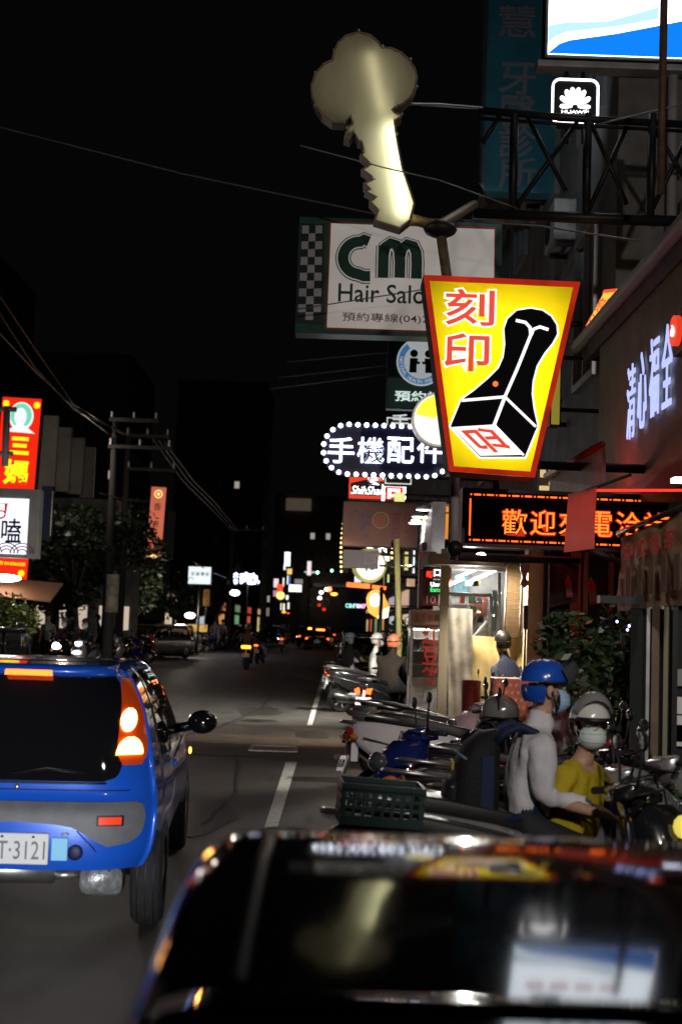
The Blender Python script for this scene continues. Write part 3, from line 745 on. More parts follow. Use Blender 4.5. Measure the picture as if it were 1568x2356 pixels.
# black framed signs stacked behind the phone sign
e_fw = emat('soft_white_lit', (.85, .88, .86), .7)
t_, w, h, yf = sign('black_sign', 'black sign with a thin white frame behind the bulb-ringed sign', 'sign', 884, 958, 950, 1120, 25, .2, 0, None, M_BLACK, bracket=3.1)
fr = MB()
for a, c_, dd in ((0, h / 2 - .04, 0), (0, -h / 2 + .04, 0)): fr.box((a, yf, c_), (w - .06, .01, .022))
for s_ in (-1, 1): fr.box((s_ * (w / 2 - .03), yf, 0), (.022, .01, h - .06))
fr.build('white_frame', e_fw, t_)
for i, ch in enumerate('手工彭'): lettering(t_, ch, 0, h * (.42 - .36 * i), .34, .30, e_fw, yf, .012, 'character')

# red sign with the brush lettering
t_, w, h, yf = sign('red_sign', 'red lit sign with white brush characters above the dull brown sign', 'sign', 800, 1082, 932, 1152, 27, .2, 0, emat('scarlet_face', (.9, .05, .02), .85), M_DARK, .02, bracket=3.1)
bb = MB(); bb.prism([(-w * .44, -h * .36), (-w * .46, .02), (-w * .2, .1), (w * .12, .07), (w * .18, -h * .2), (w * .05, -h * .36)], yf - .006, yf - .001); bb.build('black_flag', M_BLACK, t_)
lettering(t_, 'ShihShan', -w * .15, -.12, w * .56, .17, E_WHITE, yf - .007, 0, 'script', .004, None, None, False, .25)
lettering(t_, '食', -w * .05, h * .28, .36, .36, E_WHITE, yf - .004, .01, 'character'); lettering(t_, '尚', w * .3, -h * .12, .5, .5, E_WHITE, yf - .004, .01, 'character')
sign('small_yellow_sign', 'small plain pale yellow lit box above the dull brown sign', 'sign', 905, 1133, 931, 1156, 26.5, .15, 0, emat('pale_yellow_lit', (.9, .85, .30), .95), M_DARK, .01, bracket=3.1)

# dull brown unlit sign and three gooseneck lamps
t_, w, h, yf = sign('snack_sign', 'unlit brown signboard with faded purple and red characters', 'sign', 787, 1155, 963, 1260, 25, .2, R(-2), mat('brown_board', (.12, .042, .026), .6, 0, .2, 3), M_DARK, .02, bracket=3.0)
mp_ = mat('purple_print', (.065, .032, .05), .6); mr_ = mat('red_print', (.13, .018, .018), .6)
for ch, x in (('巧', -.36), ('味', -.2)): lettering(t_, ch, x * w, 0, w * .13, h * .62, mp_, yf, .02, 'character')
for ch, x in (('蔥', .2), ('餅', .36)): lettering(t_, ch, x * w, 0, w * .13, h * .62, mr_, yf, .02, 'character')
bb = MB(); disc(bb, 0, .08, .12, yf - .005, yf, 24); bb.build('emblem', mat('brown_emblem', (.20, .05, .02), .6), t_)
bb = MB(); ribbon(bb, arc(0, .08, .15, 0, 360, 28), .014, yf - .005, yf); bb.build('emblem_ring', mat('tan_ring', (.34, .2, .06), .6), t_)
for u, v, lab in ((972, 1172, 'topmost'), (962, 1188, 'middle'), (954, 1203, 'lowest')):
    d = 18.5 - (1203 - v) * .03; c = P(u, v, d)
    g = thing('gooseneck_lamp', f'{lab} of three white arm lamps beside the orange sign', 'lamp', c, 0, 'arm lamps over the orange sign')
    MB().lathe([(.015, .05), (.05, .045), (.10, .0), (.095, -.005)], (0, 0, 0), 'Z', 16).build('shade', mat('lamp_white', (.7, .7, .7), .4), g)
    bb = MB(); bb.lathe([(.0, -.012), (.088, -.012), (.0, -.02)], (0, 0, 0), 'Z', 16); bb.build('lamp_face', emat('arm_lamp_lit', (1, .96, .95), 9), g)
    MB().tube([(0, 0, .05), (.12, 0, .09), (.5, .1, .06), (.95, .2, .0)], .012, 6).build('arm', M_STEEL, g)
# small dark framed sign below
t_, w, h, yf = sign('company_sign', 'small dark framed sign with faint characters under the brown signboard', 'sign', 788, 1266, 871, 1308, 24.5, .12, 0, mat('dark_maroon', (.028, .015, .015), .5), mat('pinkish_frame', (.13, .07, .065), .5), .02, bracket=3.0)
for i, ch in enumerate('公司'): lettering(t_, ch, w * (.18 + .2 * i), 0, .14, .2, mat('faint_print', (.13, .09, .08), .6), yf, .01, 'character')
# white drum sign with a yellow-green rim
d = 29; k = d / F
rs = thing('rim_sign', 'round white lit sign with a yellow-green rim above the orange drop sign', 'sign', P(849, 1303, d))
bb = MB(); disc(bb, 0, .02, 40 * k, 0, .25, 32); bb.build('rim', emat('olive_rim', (.75, .72, .2), .42), rs)
bb = MB(); disc(bb, .02, .03, 33 * k, -.008, -.001, 32); bb.build('face', emat('drum_face', (1, .98, .9), 1.7), rs)
bb = MB(); bb.box((-.06, -.012, -.08), (.05, .004, .06)).box((.06, -.012, -.06), (.09, .004, .05)); bb.build('print', mat('grey_mark', (.4, .35, .33), .6), rs)
MB().tube([(.3, .1, 0), (2.3, .1, 0)], .04).build('bracket', M_DARK, rs)
# orange-red neon line below it
nl = thing('neon_strip', 'orange-red neon strip sign under the round white sign', 'sign', P(850, 1351, 28))
MB().box((-.25, 0, .03), (.5, .06, .10), Matrix.Rotation(R(3), 3, 'Y')).build('long_bar', emat('neon_orange', (1, .13, .015), 2.4), nl)
MB().box((.2, 0, 0), (.3, .06, .075), Matrix.Rotation(R(4), 3, 'Y')).build('short_bar', emat('neon_orange', (1, .13, .02), 2), nl)
MB().box((.3, .12, .02), (3.0, .08, .08)).build('carrier', M_DARK, nl)
# orange drop shaped sign
d = 27; k = d / F
ds = thing('drop_sign', 'orange and white drop-shaped lit sign on a dark pole', 'sign', P(868, 1390, d))
def DL(u, v): return ((u - 868) * k, (1390 - v) * k)
dp_ = [DL(849, 1410), DL(843, 1392)] + [DL(864 + 22 * math.cos(R(a)), 1380 - 24 * math.sin(R(a))) for a in range(170, 9, -20)] + [DL(896, 1393), DL(893, 1420), DL(874, 1426)]
MB().prism(dp_, 0, .18).build('casing', emat('drop_orange', (1, .36, .015), 1.15), ds)
bb = MB(); disc(bb, *DL(862, 1381), 12 * k, -.01, -.001, 20, 15 * k); bb.build('white_spot', E_WHITE, ds)
MB().prism([DL(876, 1406), DL(895, 1394), DL(893, 1419), DL(875, 1425), DL(868, 1420)], -.008, -.001).build('white_tip', emat('cream_lit', (1, .93, .75), 1.5), ds)
MB().tube([DL(876, 1350)[:1] + (-.05,) + DL(876, 1350)[1:], (DL(874, 1350)[0], -.05, -2.0)], .04, 8).build('pole', M_BLACK, ds)
# letter strip, coloured
t_, w, h, yf = sign('letter_strip', 'small strip of green to pink lit letters low over the parked cars', 'sign', 794, 1388, 842, 1400, 45, .1, 0, None, M_BLACK, bracket=3.0)
for i in range(6):
    c_ = [(.3, .9, .7), (.35, .8, .9), (.4, .9, .75), (.8, .6, .95), (1, .55, .9), (.9, .6, 1)][i]
    lettering(t_, 'CafeMy'[i], -w * .42 + w * .168 * i, 0, .11, .15, emat(f'letter_tint_{i}', c_, 1.6), yf, .03, 'character')
# beaded yellow sign edge behind the brown board
bd = thing('bead_sign', 'dark sign edged with small yellow bulbs behind the brown signboard', 'sign', P(845, 1262, 30))
MB().box((.0, .05, 0), (1.2, .1, 1.15)).build('casing', M_BLACK, bd)
bme = MB().ell((0, 0, 0), (.028, .028, .028), 6, 4).mesh('bulb', emat('yellow_bulb', (1, .75, .25), 3))
for i in range(11): link('bulb', bme, bd, loc=(-.58 - .03 * math.sin(i * .3), -.03, .55 - i * .11))
for i in range(7): link('bulb', bme, bd, loc=(.02 + i * .09, -.03, -.42))
for i in range(6): link('bulb', bme, bd, loc=(.56, -.03, .40 - i * .12))
lettering(bd, 'LOVE', .26, -.22, .5, .10, E_WHITE, -.01, .03); lettering(bd, '鮮茶', .22, .02, .5, .22, E_WHITE, -.01, .03)
MB().tube([(.5, .1, .2), (2.4, .1, .2)], .03).build('bracket', M_DARK, bd)
# orange boxes between the brown board and the pink sign
for u0, v0, u1, v1, d, lab in ((966, 1185, 984, 1262, 20, 'narrow orange lit box left of the pink and green sign'), (985, 1158, 1032, 1245, 18.5, 'wide orange lit box behind the pink and green sign')):
    sign('orange_sign', lab, 'sign', u0, v0, u1, v1, d, .3, 0, emat('orange_lit', (1, .33, .03), .72, var=.2, vs=2), M_DARK, .02, bracket=3.1)
sign('underside_panel', 'dark purple panel under the orange lit boxes', 'panel', 968, 1250, 1012, 1268, 18.2, .5, 0, None, mat('purple_panel', (.12, .06, .07), .6), bracket=3.1)
# pink and green street-parallel sign
Xp = 1.36
t_ = thing('stripe_sign', 'slanted white sign with green ends and pink stripes by the grey pole', 'sign', PX(1006, 1240, Xp))
q = [PX(*p, Xp) - t_.location for p in ((989, 1315), (996, 1225), (1026, 1155), (1021, 1285))]
def QL(a, c): return q[1].lerp(q[2], a).lerp(q[0].lerp(q[3], a), c)
def qp(a0, a1, c0, c1, off, th=-.004):
    o_ = Vector((-off, 0, 0)); return MB().quad(QL(a0, c0) + o_, QL(a1, c0) + o_, QL(a1, c1) + o_, QL(a0, c1) + o_, th)
MB().quad(QL(0, 0), QL(1, 0), QL(1, 1), QL(0, 1), -.18).build('casing', M_ALU, t_)
qp(.02, .98, .01, .99, .008).build('face', emat('pinkish_white_lit', (1, .78, .92), .85), t_)
for a0, a1, c0, c1 in ((.04, .95, .05, .16), (.05, .9, .84, .95)): qp(a0, a1, c0, c1, .014).build('green_band', emat('soft_green_lit', (.16, .42, .24), .55), t_)
for a in (.2, .42, .64): qp(a, a + .09, .2, .78, .014).build('stripe', emat('pink_lit', (1, .38, .60), .7), t_)
qp(.05, .95, .74, .79, .018).build('pink_band', emat('pink_lit2', (1, .2, .35), .7), t_)
MB().box((.14, .1, .35), (.3, .05, .05)).box((.14, .1, -.05), (.3, .05, .05)).build('bracket', M_DARK, t_)

# grey pole and loudspeaker
gp = thing('grey_pole', 'smooth grey steel drop pole below the yellow stamp sign', 'pole', P(1045, 1200, 10.3))
MB().tube([P(1046, 1098, 10.3) - gp.location, P(1043, 1288, 10.3) - gp.location], .034, 12).build('shaft', mat('grey_paint', (.40, .40, .43), .5, 0, .15, 6), gp)
MB().tube([P(1043, 1280, 10.3) - gp.location, P(1110, 1285, 10.9) - gp.location, P(1330, 1290, 11.3) - gp.location], .03, 8).build('arm', M_DARK, gp)
hl = thing('floodlight', 'small black floodlight clamped to the grey pole', 'lamp', P(1045, 1262, 10.15))
MB().lathe([(.02, .08), (.055, .06), (.06, -.06), (.0, -.065)], (0, 0, 0), 'Y', 14).build('housing', M_BLACK, hl); MB().box((0, .1, -.02), (.03, .1, .03)).build('clamp', M_DARK, hl)
# yellow-lit tall pole further on
d = 24; c = P(917, 1500, d)
yp = thing('lit_pole', 'tall pale yellow lamp-lit pole behind the riders', 'pole', (c.x, c.y, 0))
top = P(912, 1240, d) - yp.location
MB().tube([(0, 0, 0), (0, 0, 1.5), (top.x, 0, top.z)], .055, 10).build('shaft', mat('yellowish_paint', (.36, .31, .12), .5, 0, .2, 4), yp)

# red LED message board
d = 10.9; k = d / F
lb = thing('message_board', 'long black LED message board with scrolling orange characters', 'sign', P(1300, 1198, d), R(2.5))
hw, hh = 240 * k, 62 * k
MB().box((0, .1, 0), (hw * 2, .2, hh * 2 + .04)).build('casing', mat('board_black', (.012, .006, .006), .4), lb)
MB().box((0, -.003, 0), (hw * 2 - .05, .006, hh * 2 - .02)).build('face', mat('board_face', (.010, .003, .003), .95, spec=.02), lb)
e_led = emat('led_orange', (1, .10, .010), 2.4); e_halo = emat('led_halo', (.9, .02, .006), .5)
dm = MB().box((0, 0, 0), (.058, .008, .013)).mesh('led_dash', e_led); dv = MB().box((0, 0, 0), (.012, .008, .062)).mesh('led_dash', e_led)
n = 15
for i in range(n):
    for s_ in (1, -1): link('led_dash', dm, lb, loc=(-hw + .07 + (2 * hw - .14) * (i + .5) / n, -.012, s_ * (hh - .035)))
for i in range(5): link('led_dash', dv, lb, loc=(-hw + .065, -.012, -hh + .07 + (2 * hh - .14) * (i + .5) / 5))
b_ = MB()
for i in range(n + 1):
    for s_ in (1, -1): b_.box((-hw + .07 + (2 * hw - .14) * i / n, -.011, s_ * (hh - .035)), (.012, .007, .012))
o_ = b_.build('led_dots', e_led, lb); o_['kind'] = 'stuff'
# dot matrix material: a lattice of small diodes
ld = bpy.data.materials.new('dot_matrix'); ld.use_nodes = True; nt = ld.node_tree; bs_ = nt.nodes['Principled BSDF']
tc = nt.nodes.new('ShaderNodeTexCoord'); sp = nt.nodes.new('ShaderNodeSeparateXYZ'); nt.links.new(tc.outputs['Object'], sp.inputs[0])
outs = []
for ax in (0, 2):
    a_ = nt.nodes.new('ShaderNodeMath'); a_.operation = 'MULTIPLY'; a_.inputs[1].default_value = 2 * PI / .0135; nt.links.new(sp.outputs[ax], a_.inputs[0])
    c_ = nt.nodes.new('ShaderNodeMath'); c_.operation = 'SINE'; nt.links.new(a_.outputs[0], c_.inputs[0])
    e_ = nt.nodes.new('ShaderNodeMapRange'); e_.inputs[1].default_value = -.9; e_.inputs[2].default_value = .3; nt.links.new(c_.outputs[0], e_.inputs[0]); outs.append(e_)
mu = nt.nodes.new('ShaderNodeMath'); mu.operation = 'MULTIPLY'; nt.links.new(outs[0].outputs[0], mu.inputs[0]); nt.links.new(outs[1].outputs[0], mu.inputs[1])
mv = nt.nodes.new('ShaderNodeMath'); mv.operation = 'MULTIPLY_ADD'; mv.inputs[1].default_value = 4.2; mv.inputs[2].default_value = .5; nt.links.new(mu.outputs[0], mv.inputs[0])
bs_.inputs['Base Color'].default_value = (.3, .03, .01, 1); bs_.inputs['Emission Color'].default_value = (1, .20, .016, 1); nt.links.new(mv.outputs[0], bs_.inputs['Emission Strength'])
for i, ch in enumerate('歡迎來電洽詢'):
    c = P(1181 + 66 * i, 1202 + 1.2 * i, d) - lb.location
    lettering(lb, ch, c.x, c.z, 58 * k, 58 * k, e_halo, -.007, .03, 'glow_rim', .002, box='o')
    lettering(lb, ch, c.x, c.z, 57 * k, 57 * k, ld, -.010, .0, 'character', .004)
MB().tube([(hw - .1, .15, .2), (hw - .1, .15, .9)], .03).tube([(-hw + .3, .15, .2), (-hw + .3, .15, .5)], .03).tube([(-.9, .3, .5), (1.6, .3, .5)], .04).build('hanger', M_DARK, lb)
# shop name lamp on a canopy behind
# ---------------------------------------------------------------- left side signs
d = 38; k = d / F
t_, w, h, yf = sign('restaurant_sign', 'tall red lit vertical sign with yellow characters and a phone number', 'sign', -8, 914, 84, 1335, d, .4, 0, emat('red_face', (.85, .022, .006), 1.0), M_DARK, .01)
def at(t, u, v, d):
    q = P(u, v, d) - t.location; return q.x, q.z
t_.rotation_euler = (0, R(1.6), 0)
e_yel = emat('yellow_print', (1, .66, .01), 1.5)
# plain round medallion in place of the portrait
MB().prism(arc(.02, h / 2 - .55, .36, 0, 360, 28, .42)[:-1], yf - .004, yf).build('medallion_rim', emat('medallion_white', (.9, .95, .95), 1.0), t_)
MB().prism(arc(.02, h / 2 - .53, .31, 0, 360, 28, .36)[:-1], yf - .008, yf - .005).build('medallion_ring', emat('medallion_green', (.22, .75, .55), .9), t_)
MB().prism(arc(.0, h / 2 - .57, .18, 0, 360, 24, .27)[:-1], yf - .012, yf - .009).build('medallion_centre', emat('medallion_white', (.9, .95, .95), 1.0), t_)
MB().prism([(-.42, h / 2 - 1.02), (.46, h / 2 - 1.04), (.26, h / 2 - .90), (.1, h / 2 - .8), (-.1, h / 2 - .8), (-.25, h / 2 - .92)], yf - .010, yf - .0065).build('medallion_base', emat('medallion_white', (.9, .95, .95), 1.0), t_)
lettering(t_, '三', .05, h / 2 - 1.42, .55, .52, e_yel, yf, .05, 'character'); lettering(t_, '媽', .0, h / 2 - 2.20, .72, .74, e_yel, yf, .04, 'character')
lettering(t_, '臭', .0, h / 2 - 3.05, .6, .5, e_yel, yf, .04, 'character')
lettering(t_, '04-26325171', .06, -h / 2 + .78, .98, .22, e_yel, yf, .03); lettering(t_, '預約 04-8366225', .05, -h / 2 + .47, .9, .12, e_yel, yf, .02)
for x in (-.45, .45): lettering(t_, '※', x, h / 2 - .2, .2, .2, e_yel, yf, .02, 'ornament')
lettering(t_, '※', .4, -h / 2 + .2, .2, .2, e_yel, yf, .02, 'ornament')
MB().box((-.9, .2, 1.4), (1.6, .14, .14)).box((-.9, .2, .2), (1.6, .14, .14)).build('bracket', M_DARK, t_)
# grey bracket frame crossing in front of it
gf = thing('bracket_frame', 'grey steel bracket frame crossing in front of the red vertical sign', 'bracket', P(12, 1000, 34))
L = gf.location
b = MB(); b.tube([P(17, 935, 34) - L, P(12, 1072, 34) - L], .09, 6).tube([P(-60, 940, 34) - L, P(38, 942, 34) - L], .07, 6).tube([P(-60, 1042, 34) - L, P(30, 1044, 34) - L], .07, 6); b.build('frame', mat('grey_bracket', (.25, .24, .25), .6), gf)
# white framed sign
d = 30; k = d / F
t_, w, h, yf = sign('eatery_sign', 'white lit square sign with brush characters and wave pattern in a grey frame', 'sign', -90, 1124, 94, 1283, d, .35, 0, None, mat('grey_sign_frame', (.20, .195, .20), .6, 0, .15, 4), 0)
x1, zt = at(t_, 73, 1150, d); _, zb_ = at(t_, 73, 1277, d)
MB().box(((x1 - w / 2) / 2 + .02, yf - .01, (zt + zb_) / 2), (x1 + w / 2 - .04, .02, zt - zb_)).build('face', emat('eatery_white', (.86, .88, 1), 1.25), t_)
MB().box((x1 + .03, yf - .02, (zt + zb_) / 2), (.05, .05, zt - zb_ + .1)).build('inner_frame', M_ALU, t_)
yf -= .022
x, z = at(t_, 9, 1177, d); MB().prism([(x - .10, z + .16), (x + .14, z + .18), (x + .10, z - .14), (x - .0, z - .2), (x - .13, z - .1)], yf - .004, yf).build('seal', emat('seal_red', (.55, .03, .06), .7), t_)
for i, ch in enumerate('現炒'): lettering(t_, ch, x + .005, z + .08 - .16 * i, .13, .13, E_WHITE, yf - .005, .01, 'character', .003)
x, z = at(t_, 32, 1222, d); lettering(t_, '嗑', x, z, .46, .56, mat('indigo_print', (.012, .012, .05), .5), yf, .012, 'character')
x, z = at(t_, -18, 1222, d); lettering(t_, '饕', x, z, .46, .56, mat('indigo_print', (.012, .012, .05), .5), yf, .012, 'character')
m_w = mat('plum_print', (.22, .02, .07), .5)
for uc, vc in ((18, 1274), (54, 1276), (-20, 1274)):
    x, z = at(t_, uc, vc, d); z = zb_ + .02
    for r_ in (.11, .19, .27):
        bb = MB(); ribbon(bb, [(x + .02 + r_ * math.cos(R(a)), z + (.12 if uc == 18 else 0) * 0 + r_ * .85 * math.sin(R(a))) for a in range(0, 181, 15)], .026, yf - .004, yf); bb.build('wave_line', m_w, t_)
MB().tube([(-.4, .2, -h / 2), (-.4, .2, -h / 2 - 2.9)], .06).build('leg', M_DARK, t_)
# blue-dark pole banner with a lit edge
be = thing('edge_sign', 'thin dark sign seen edge on with a pale trim beside the white framed sign', 'sign', P(117, 1180, 36))
MB().box((-.14, .2, 0), (.3, .3, 1.5)).build('casing', mat('navy_board', (.02, .02, .05), .6), be); MB().tube([P(122, 1130, 36) - be.location, P(116, 1233, 36) - be.location], .02, 6).build('trim', mat('pale_trim', (.7, .62, .5), .4), be)
MB().box((-1.2, .3, .3), (2.0, .06, .06)).build('bracket', M_DARK, be)
# orange vertical sign
d = 60; k = d / F
t_, w, h, yf = sign('vertical_sign', 'salmon-orange lit vertical sign with a round yellow emblem at its top', 'sign', 343, 1120, 379, 1287, d, .4, 0, emat('salmon_face', (.85, .20, .11), .62, var=.15, vs=1), M_DARK, .02)
t_.rotation_euler = (0, R(1.8), 0)
bb = MB(); ribbon(bb, arc(0, h / 2 - .34, .17, 0, 360, 20), .05, yf - .006, yf); bb.build('emblem', emat('emblem_yellow', (1, .75, .25), 1.2), t_)
bb = MB(); disc(bb, 0, h / 2 - .34, .08, yf - .006, yf, 12); bb.build('emblem_dot', emat('emblem_yellow', (1, .75, .25), 1.2), t_)
m_br = mat('brown_print', (.25, .07, .03), .6)
for i, ch in enumerate('香之城'): lettering(t_, ch, 0, .75 - .78 * i, .34, .34, m_br, yf, 0, 'character')
MB().box((0, yf - .003, -h / 2 + .12), (w * .6, .006, .14)).build('lower_glow', emat('emblem_yellow', (1, .75, .25), 1.2), t_)
MB().box((-1.2, .2, 1.0), (1.7, .12, .12)).box((-1.2, .2, -1.0), (1.7, .12, .12)).box((.62, .3, -.5), (.35, .2, 2.2)).build('bracket', M_DARK, t_)
# white square sign
t_, w, h, yf = sign('noodle_sign', 'bright white square sign with small grey characters above the parked cars', 'sign', 433, 1303, 487, 1345, 66, .3, 0, emat('bluish_white_lit', (.78, .86, .9), 1.15), M_DARK, .03)
for i, ch in enumerate('彩簽專修'): lettering(t_, ch, -w * .28 + w * .2 * i, h * .08, .2, .2, mat('slate_print', (.10, .12, .13), .6), yf, .01, 'character')
bb = MB(); ribbon(bb, arc(-w * .36, -h * .28, .14, 0, 200, 12), .03, yf - .004, yf); bb.build('doodle', mat('slate_print', (.1, .12, .13), .6), t_)
MB().tube([(0, .2, 0), (0, .2, -4.0)], .06).build('leg', M_DARK, t_)
# meatball characters
d = 75; k = d / F
mb_ = thing('meatball_sign', 'free-standing blue-white lit characters over the street at left', 'sign', P(566, 1330, d))
for ch, u, v, s_ in (('肉', 566, 1330, 26), ('丸', 584, 1332, 26), ('大', 543, 1323, 12), ('竹', 543, 1338, 12)):
    c = P(u, v, d) - mb_.location; lettering(mb_, ch, c.x, c.z, s_ * k, s_ * k, emat('blue_white_letters', (.62, .68, 1), 7), 0, .05, 'character', .08)
MB().box((0, .14, 0), (1.5, .06, .06)).tube([(0.1, .2, 0), (.1, .2, -3.6)], .05).build('carrier', M_DARK, mb_)

# distant lit signs: u0 v0 u1 v1 distance colour strength label
far = [
 (654, 1270, 668, 1303, 120, (.85, .95, 1), 2.0, 'tall white sign highest in the distant cluster'),
 (652, 1299, 657, 1312, 121, (.9, .9, .9), 1.6, 'slim white sign edge left of the small yellow sign'),
 (660, 1308, 672, 1322, 118, (.9, .55, .12), 1.2, 'small yellow sign under the tall white sign'),
 (658, 1324, 663, 1345, 122, (.9, .95, 1), 1.7, 'narrow white panel left of the blue panel'),
 (663, 1324, 668, 1345, 122, (.12, .30, .9), 1.6, 'narrow blue panel beside a white panel'),
 (664, 1345, 694, 1362, 110, (.80, .92, .95), 2.0, 'wide white rounded sign right of the yellow disc'),
 (677, 1332, 697, 1344, 128, (.45, .4, .4), .5, 'dim grey sign above the wide white sign'),
 (629, 1331, 641, 1352, 112, (.95, .75, .8), 1.0, 'pinkish sign above the red glow'),
 (650, 1329, 654, 1350, 116, (.9, .9, .95), 1.3, 'thin white strip left of the blue panel'),
 (637, 1344, 651, 1360, 108, (1, .06, .02), 1.5, 'red lit sign over the yellow disc'),
 (628, 1358, 640, 1373, 109, (.7, .35, .45), .7, 'mottled pink sign left of the yellow disc'),
 (657, 1369, 664, 1380, 112, (.85, .9, .9), 1.3, 'small white panel right of the yellow disc'),
 (706, 1291, 716, 1324, 150, (.9, .75, .78), 1.1, 'lone tall pinkish white sign over the street middle'),
 (700, 1314, 726, 1319, 151, (.75, .75, .8), .7, 'grey crossbar sign on the lone tall sign'),
 (614, 1370, 621, 1386, 96, (.5, .42, .42), .6, 'dim pale sign over the far left kerb'),
 (612, 1398, 620, 1418, 94, (.45, .32, .32), .4, 'dim pinkish shop window at far left'),
 (645, 1388, 648, 1404, 112, (1, .9, .7), 1.6, 'first thin warm strip below the yellow disc'),
 (651, 1388, 655, 1406, 112, (1, .9, .7), 1.6, 'second thin warm strip below the yellow disc'),
 (660, 1386, 666, 1402, 113, (.9, .9, .85), 1.2, 'third thin pale strip below the yellow disc'),
 (648, 1406, 658, 1411, 105, (1, .35, .05), 2.2, 'orange lit strip low under the yellow disc'),
 (660, 1409, 666, 1413, 105, (1, .1, .04), 2.0, 'red lit strip low under the yellow disc'),
 (813, 1325, 832, 1342, 34, (.8, .8, 1), 1.2, 'white panel behind the round rim sign'),
 (889, 1270, 897, 1342, 33, (.75, .8, .35), .8, 'tall yellow-green strip behind the lit pole'),
 (880, 1300, 885, 1352, 34, (.7, .68, .35), .5, 'slim olive strip left of the lit pole'),
 (927, 1268, 940, 1315, 26, (.75, .68, .16), .55, 'yellow panel right of the lit pole'),
 (946, 1265, 955, 1322, 25, (.75, .85, .95), .9, 'bluish white curved panel right of the lit pole'),
 (932, 1330, 955, 1352, 28, (.75, .48, .30), .6, 'warm lit shop front behind the riders'),
]
tints = {}
for i, (u0, v0, u1, v1, d, c, s_, lab) in enumerate(far):
    t_, w, h, yf = sign('distant_sign', lab, 'sign', u0, v0, u1, v1, d, .25, 0, emat(f'far_tint_{i}', c, s_), M_DARK, .02, group='small lit signs far down the street')
    if u0 < 800: MB().tube([(0, .1, -h / 2), (0, .1, -t_.location.z)], .05, 6).build('leg', M_DARK, t_)
    else: MB().box((3.2 - t_.location.x - .4, .1, 0), (max(.3, 2 * (3.2 - t_.location.x) - .8), .06, .06)).build('bracket', M_DARK, t_)
dsk = thing('disc_sign', 'round yellow lit disc sign far down the street', 'sign', P(645, 1370, 107))
bb = MB(); disc(bb, 0, 0, .34, -.1, .1, 20); bb.build('face', emat('lemon_lit', (1, .85, .25), 1.4), dsk); MB().tube([(0, .15, 0), (0, .15, -3)], .05).build('leg', M_DARK, dsk)

# traffic lights: housings on mast arms
def traffic(u, v, d, col, lab, side=1):
    t = thing('traffic_light', lab, 'traffic light', P(u, v, d), 0, 'traffic lights over the far crossings')
    MB().box((0, .1, 0), (1.2, .25, .42)).build('housing', M_BLACK, t, bevel=.04)
    for i, x in enumerate((-.38, 0, .38)):
        c = {'red': 0, 'green': 2}[col]
        MB().ell((x, -.05, 0), (.28 if col == 'red' and i == c else .17, .06, .28 if col == 'red' and i == c else .17), 10, 6).build('lamp', (emat('signal_' + col, (1, .04, .01) if col == 'red' else (.25, 1, .7), 26 if col == 'red' else 9) if i == c else mat('dead_lens', (.03, .03, .03), .3)), t)
    L = (6.5 - t.location.x) * 1.0 if side > 0 else (-10 - t.location.x)
    MB().tube([(0, .25, .1), (L, .25, .3)], .06, 6).tube([(L, .25, .5), (L, .25, -t.location.z)], .09, 8).build('mast', M_DARK, t)
traffic(765, 1356, 150, 'red', 'red traffic light glowing over the far crossing')
traffic(757, 1313, 190, 'green', 'left one of two small green traffic lights')
traffic(822, 1318, 130, 'green', 'right one of two small green traffic lights', 1)
traffic(723, 1317, 160, 'green', 'green traffic light beside the lone tall sign', -1)

# ---------------------------------------------------------------- utility poles and wires
M_POLE = mat('pole_concrete', (.04, .037, .035), .8, 0, .2, 3, .2, 30)
def pole(u, v_top, d, arms, label, lean=0):
    c = P(u, v_top, d); t = thing('utility_pole', label, 'utility pole', (c.x, c.y, 0), 0, 'utility poles on the left kerb')
    MB().tube([(0, 0, 0), (0, 0, c.z * .5), (0, 0, c.z)], [.17, .14, .11], 10).build('shaft', M_POLE, t)
    for z, x0, x1 in arms:
        MB().box(((x0 + x1) / 2, -.15, c.z + z), (x1 - x0, .10, .12)).build('crossarm', M_POLE, t)
        for x in (x0 + .08, (x0 + x1) / 2, x1 - .08):
            MB().lathe([(.0, .24), (.03, .24), (.05, .18), (.03, .14), (.05, .08), (.03, .0)], (x, -.15, c.z + z + .05), 'Z', 8).build('insulator', mat('porcelain', (.5, .48, .45), .25), t)
    return t, c
pole(268, 950, 45, [(-.25, -.2, 1.5), (-1.2, -.2, 2.0)], 'concrete pole with crossarms nearest on the left')
pole(297, 985, 50, [(-.3, -.1, 1.6), (-1.6, 0, 1.9)], 'second concrete pole close behind the nearest left pole')
tp, c = pole(535, 1215, 82, [(-.1, -.2, 2.0), (-3.6, -.2, 1.0)], 'pole with a can transformer by the lit meatball characters')
MB().lathe([(0, .45), (.2, .42), (.22, -.4), (0, -.45)], (.4, 0, c.z - 2.6), 'Z', 12).build('transformer', M_POLE, tp)
pole(254, 1355, 38, [], 'short pole wrapped in posters under the dark trees')
pst = thing('pole_poster', 'torn pale poster wrapped on the short pole', 'poster', P(255, 1365, 37.75))
MB().lathe([(.19, -.55), (.19, .55)], (0, .25, 0), 'Z', 16).build('sheet', mat('poster_paper', (.30, .26, .2), .7, 0, .5, 6), pst)
M_WIRE = mat('wire_sheath', (.20, .18, .17), .5, 0, .3, 2)
def wire(pts, r, label, n=6, sag=0):
    t = MB(); q = [P(*p) for p in pts]; q2 = []
    for i in range(len(q) - 1):
        for j in range(n):
            s_ = j / n; p_ = q[i].lerp(q[i + 1], s_); p_.z -= sag * 4 * s_ * (1 - s_); q2.append(p_)
    q2.append(q[-1]); o = t.tube(q2, r, 5).build('power_line', M_WIRE); tag(o, label, 'cable', 'overhead wires'); return o
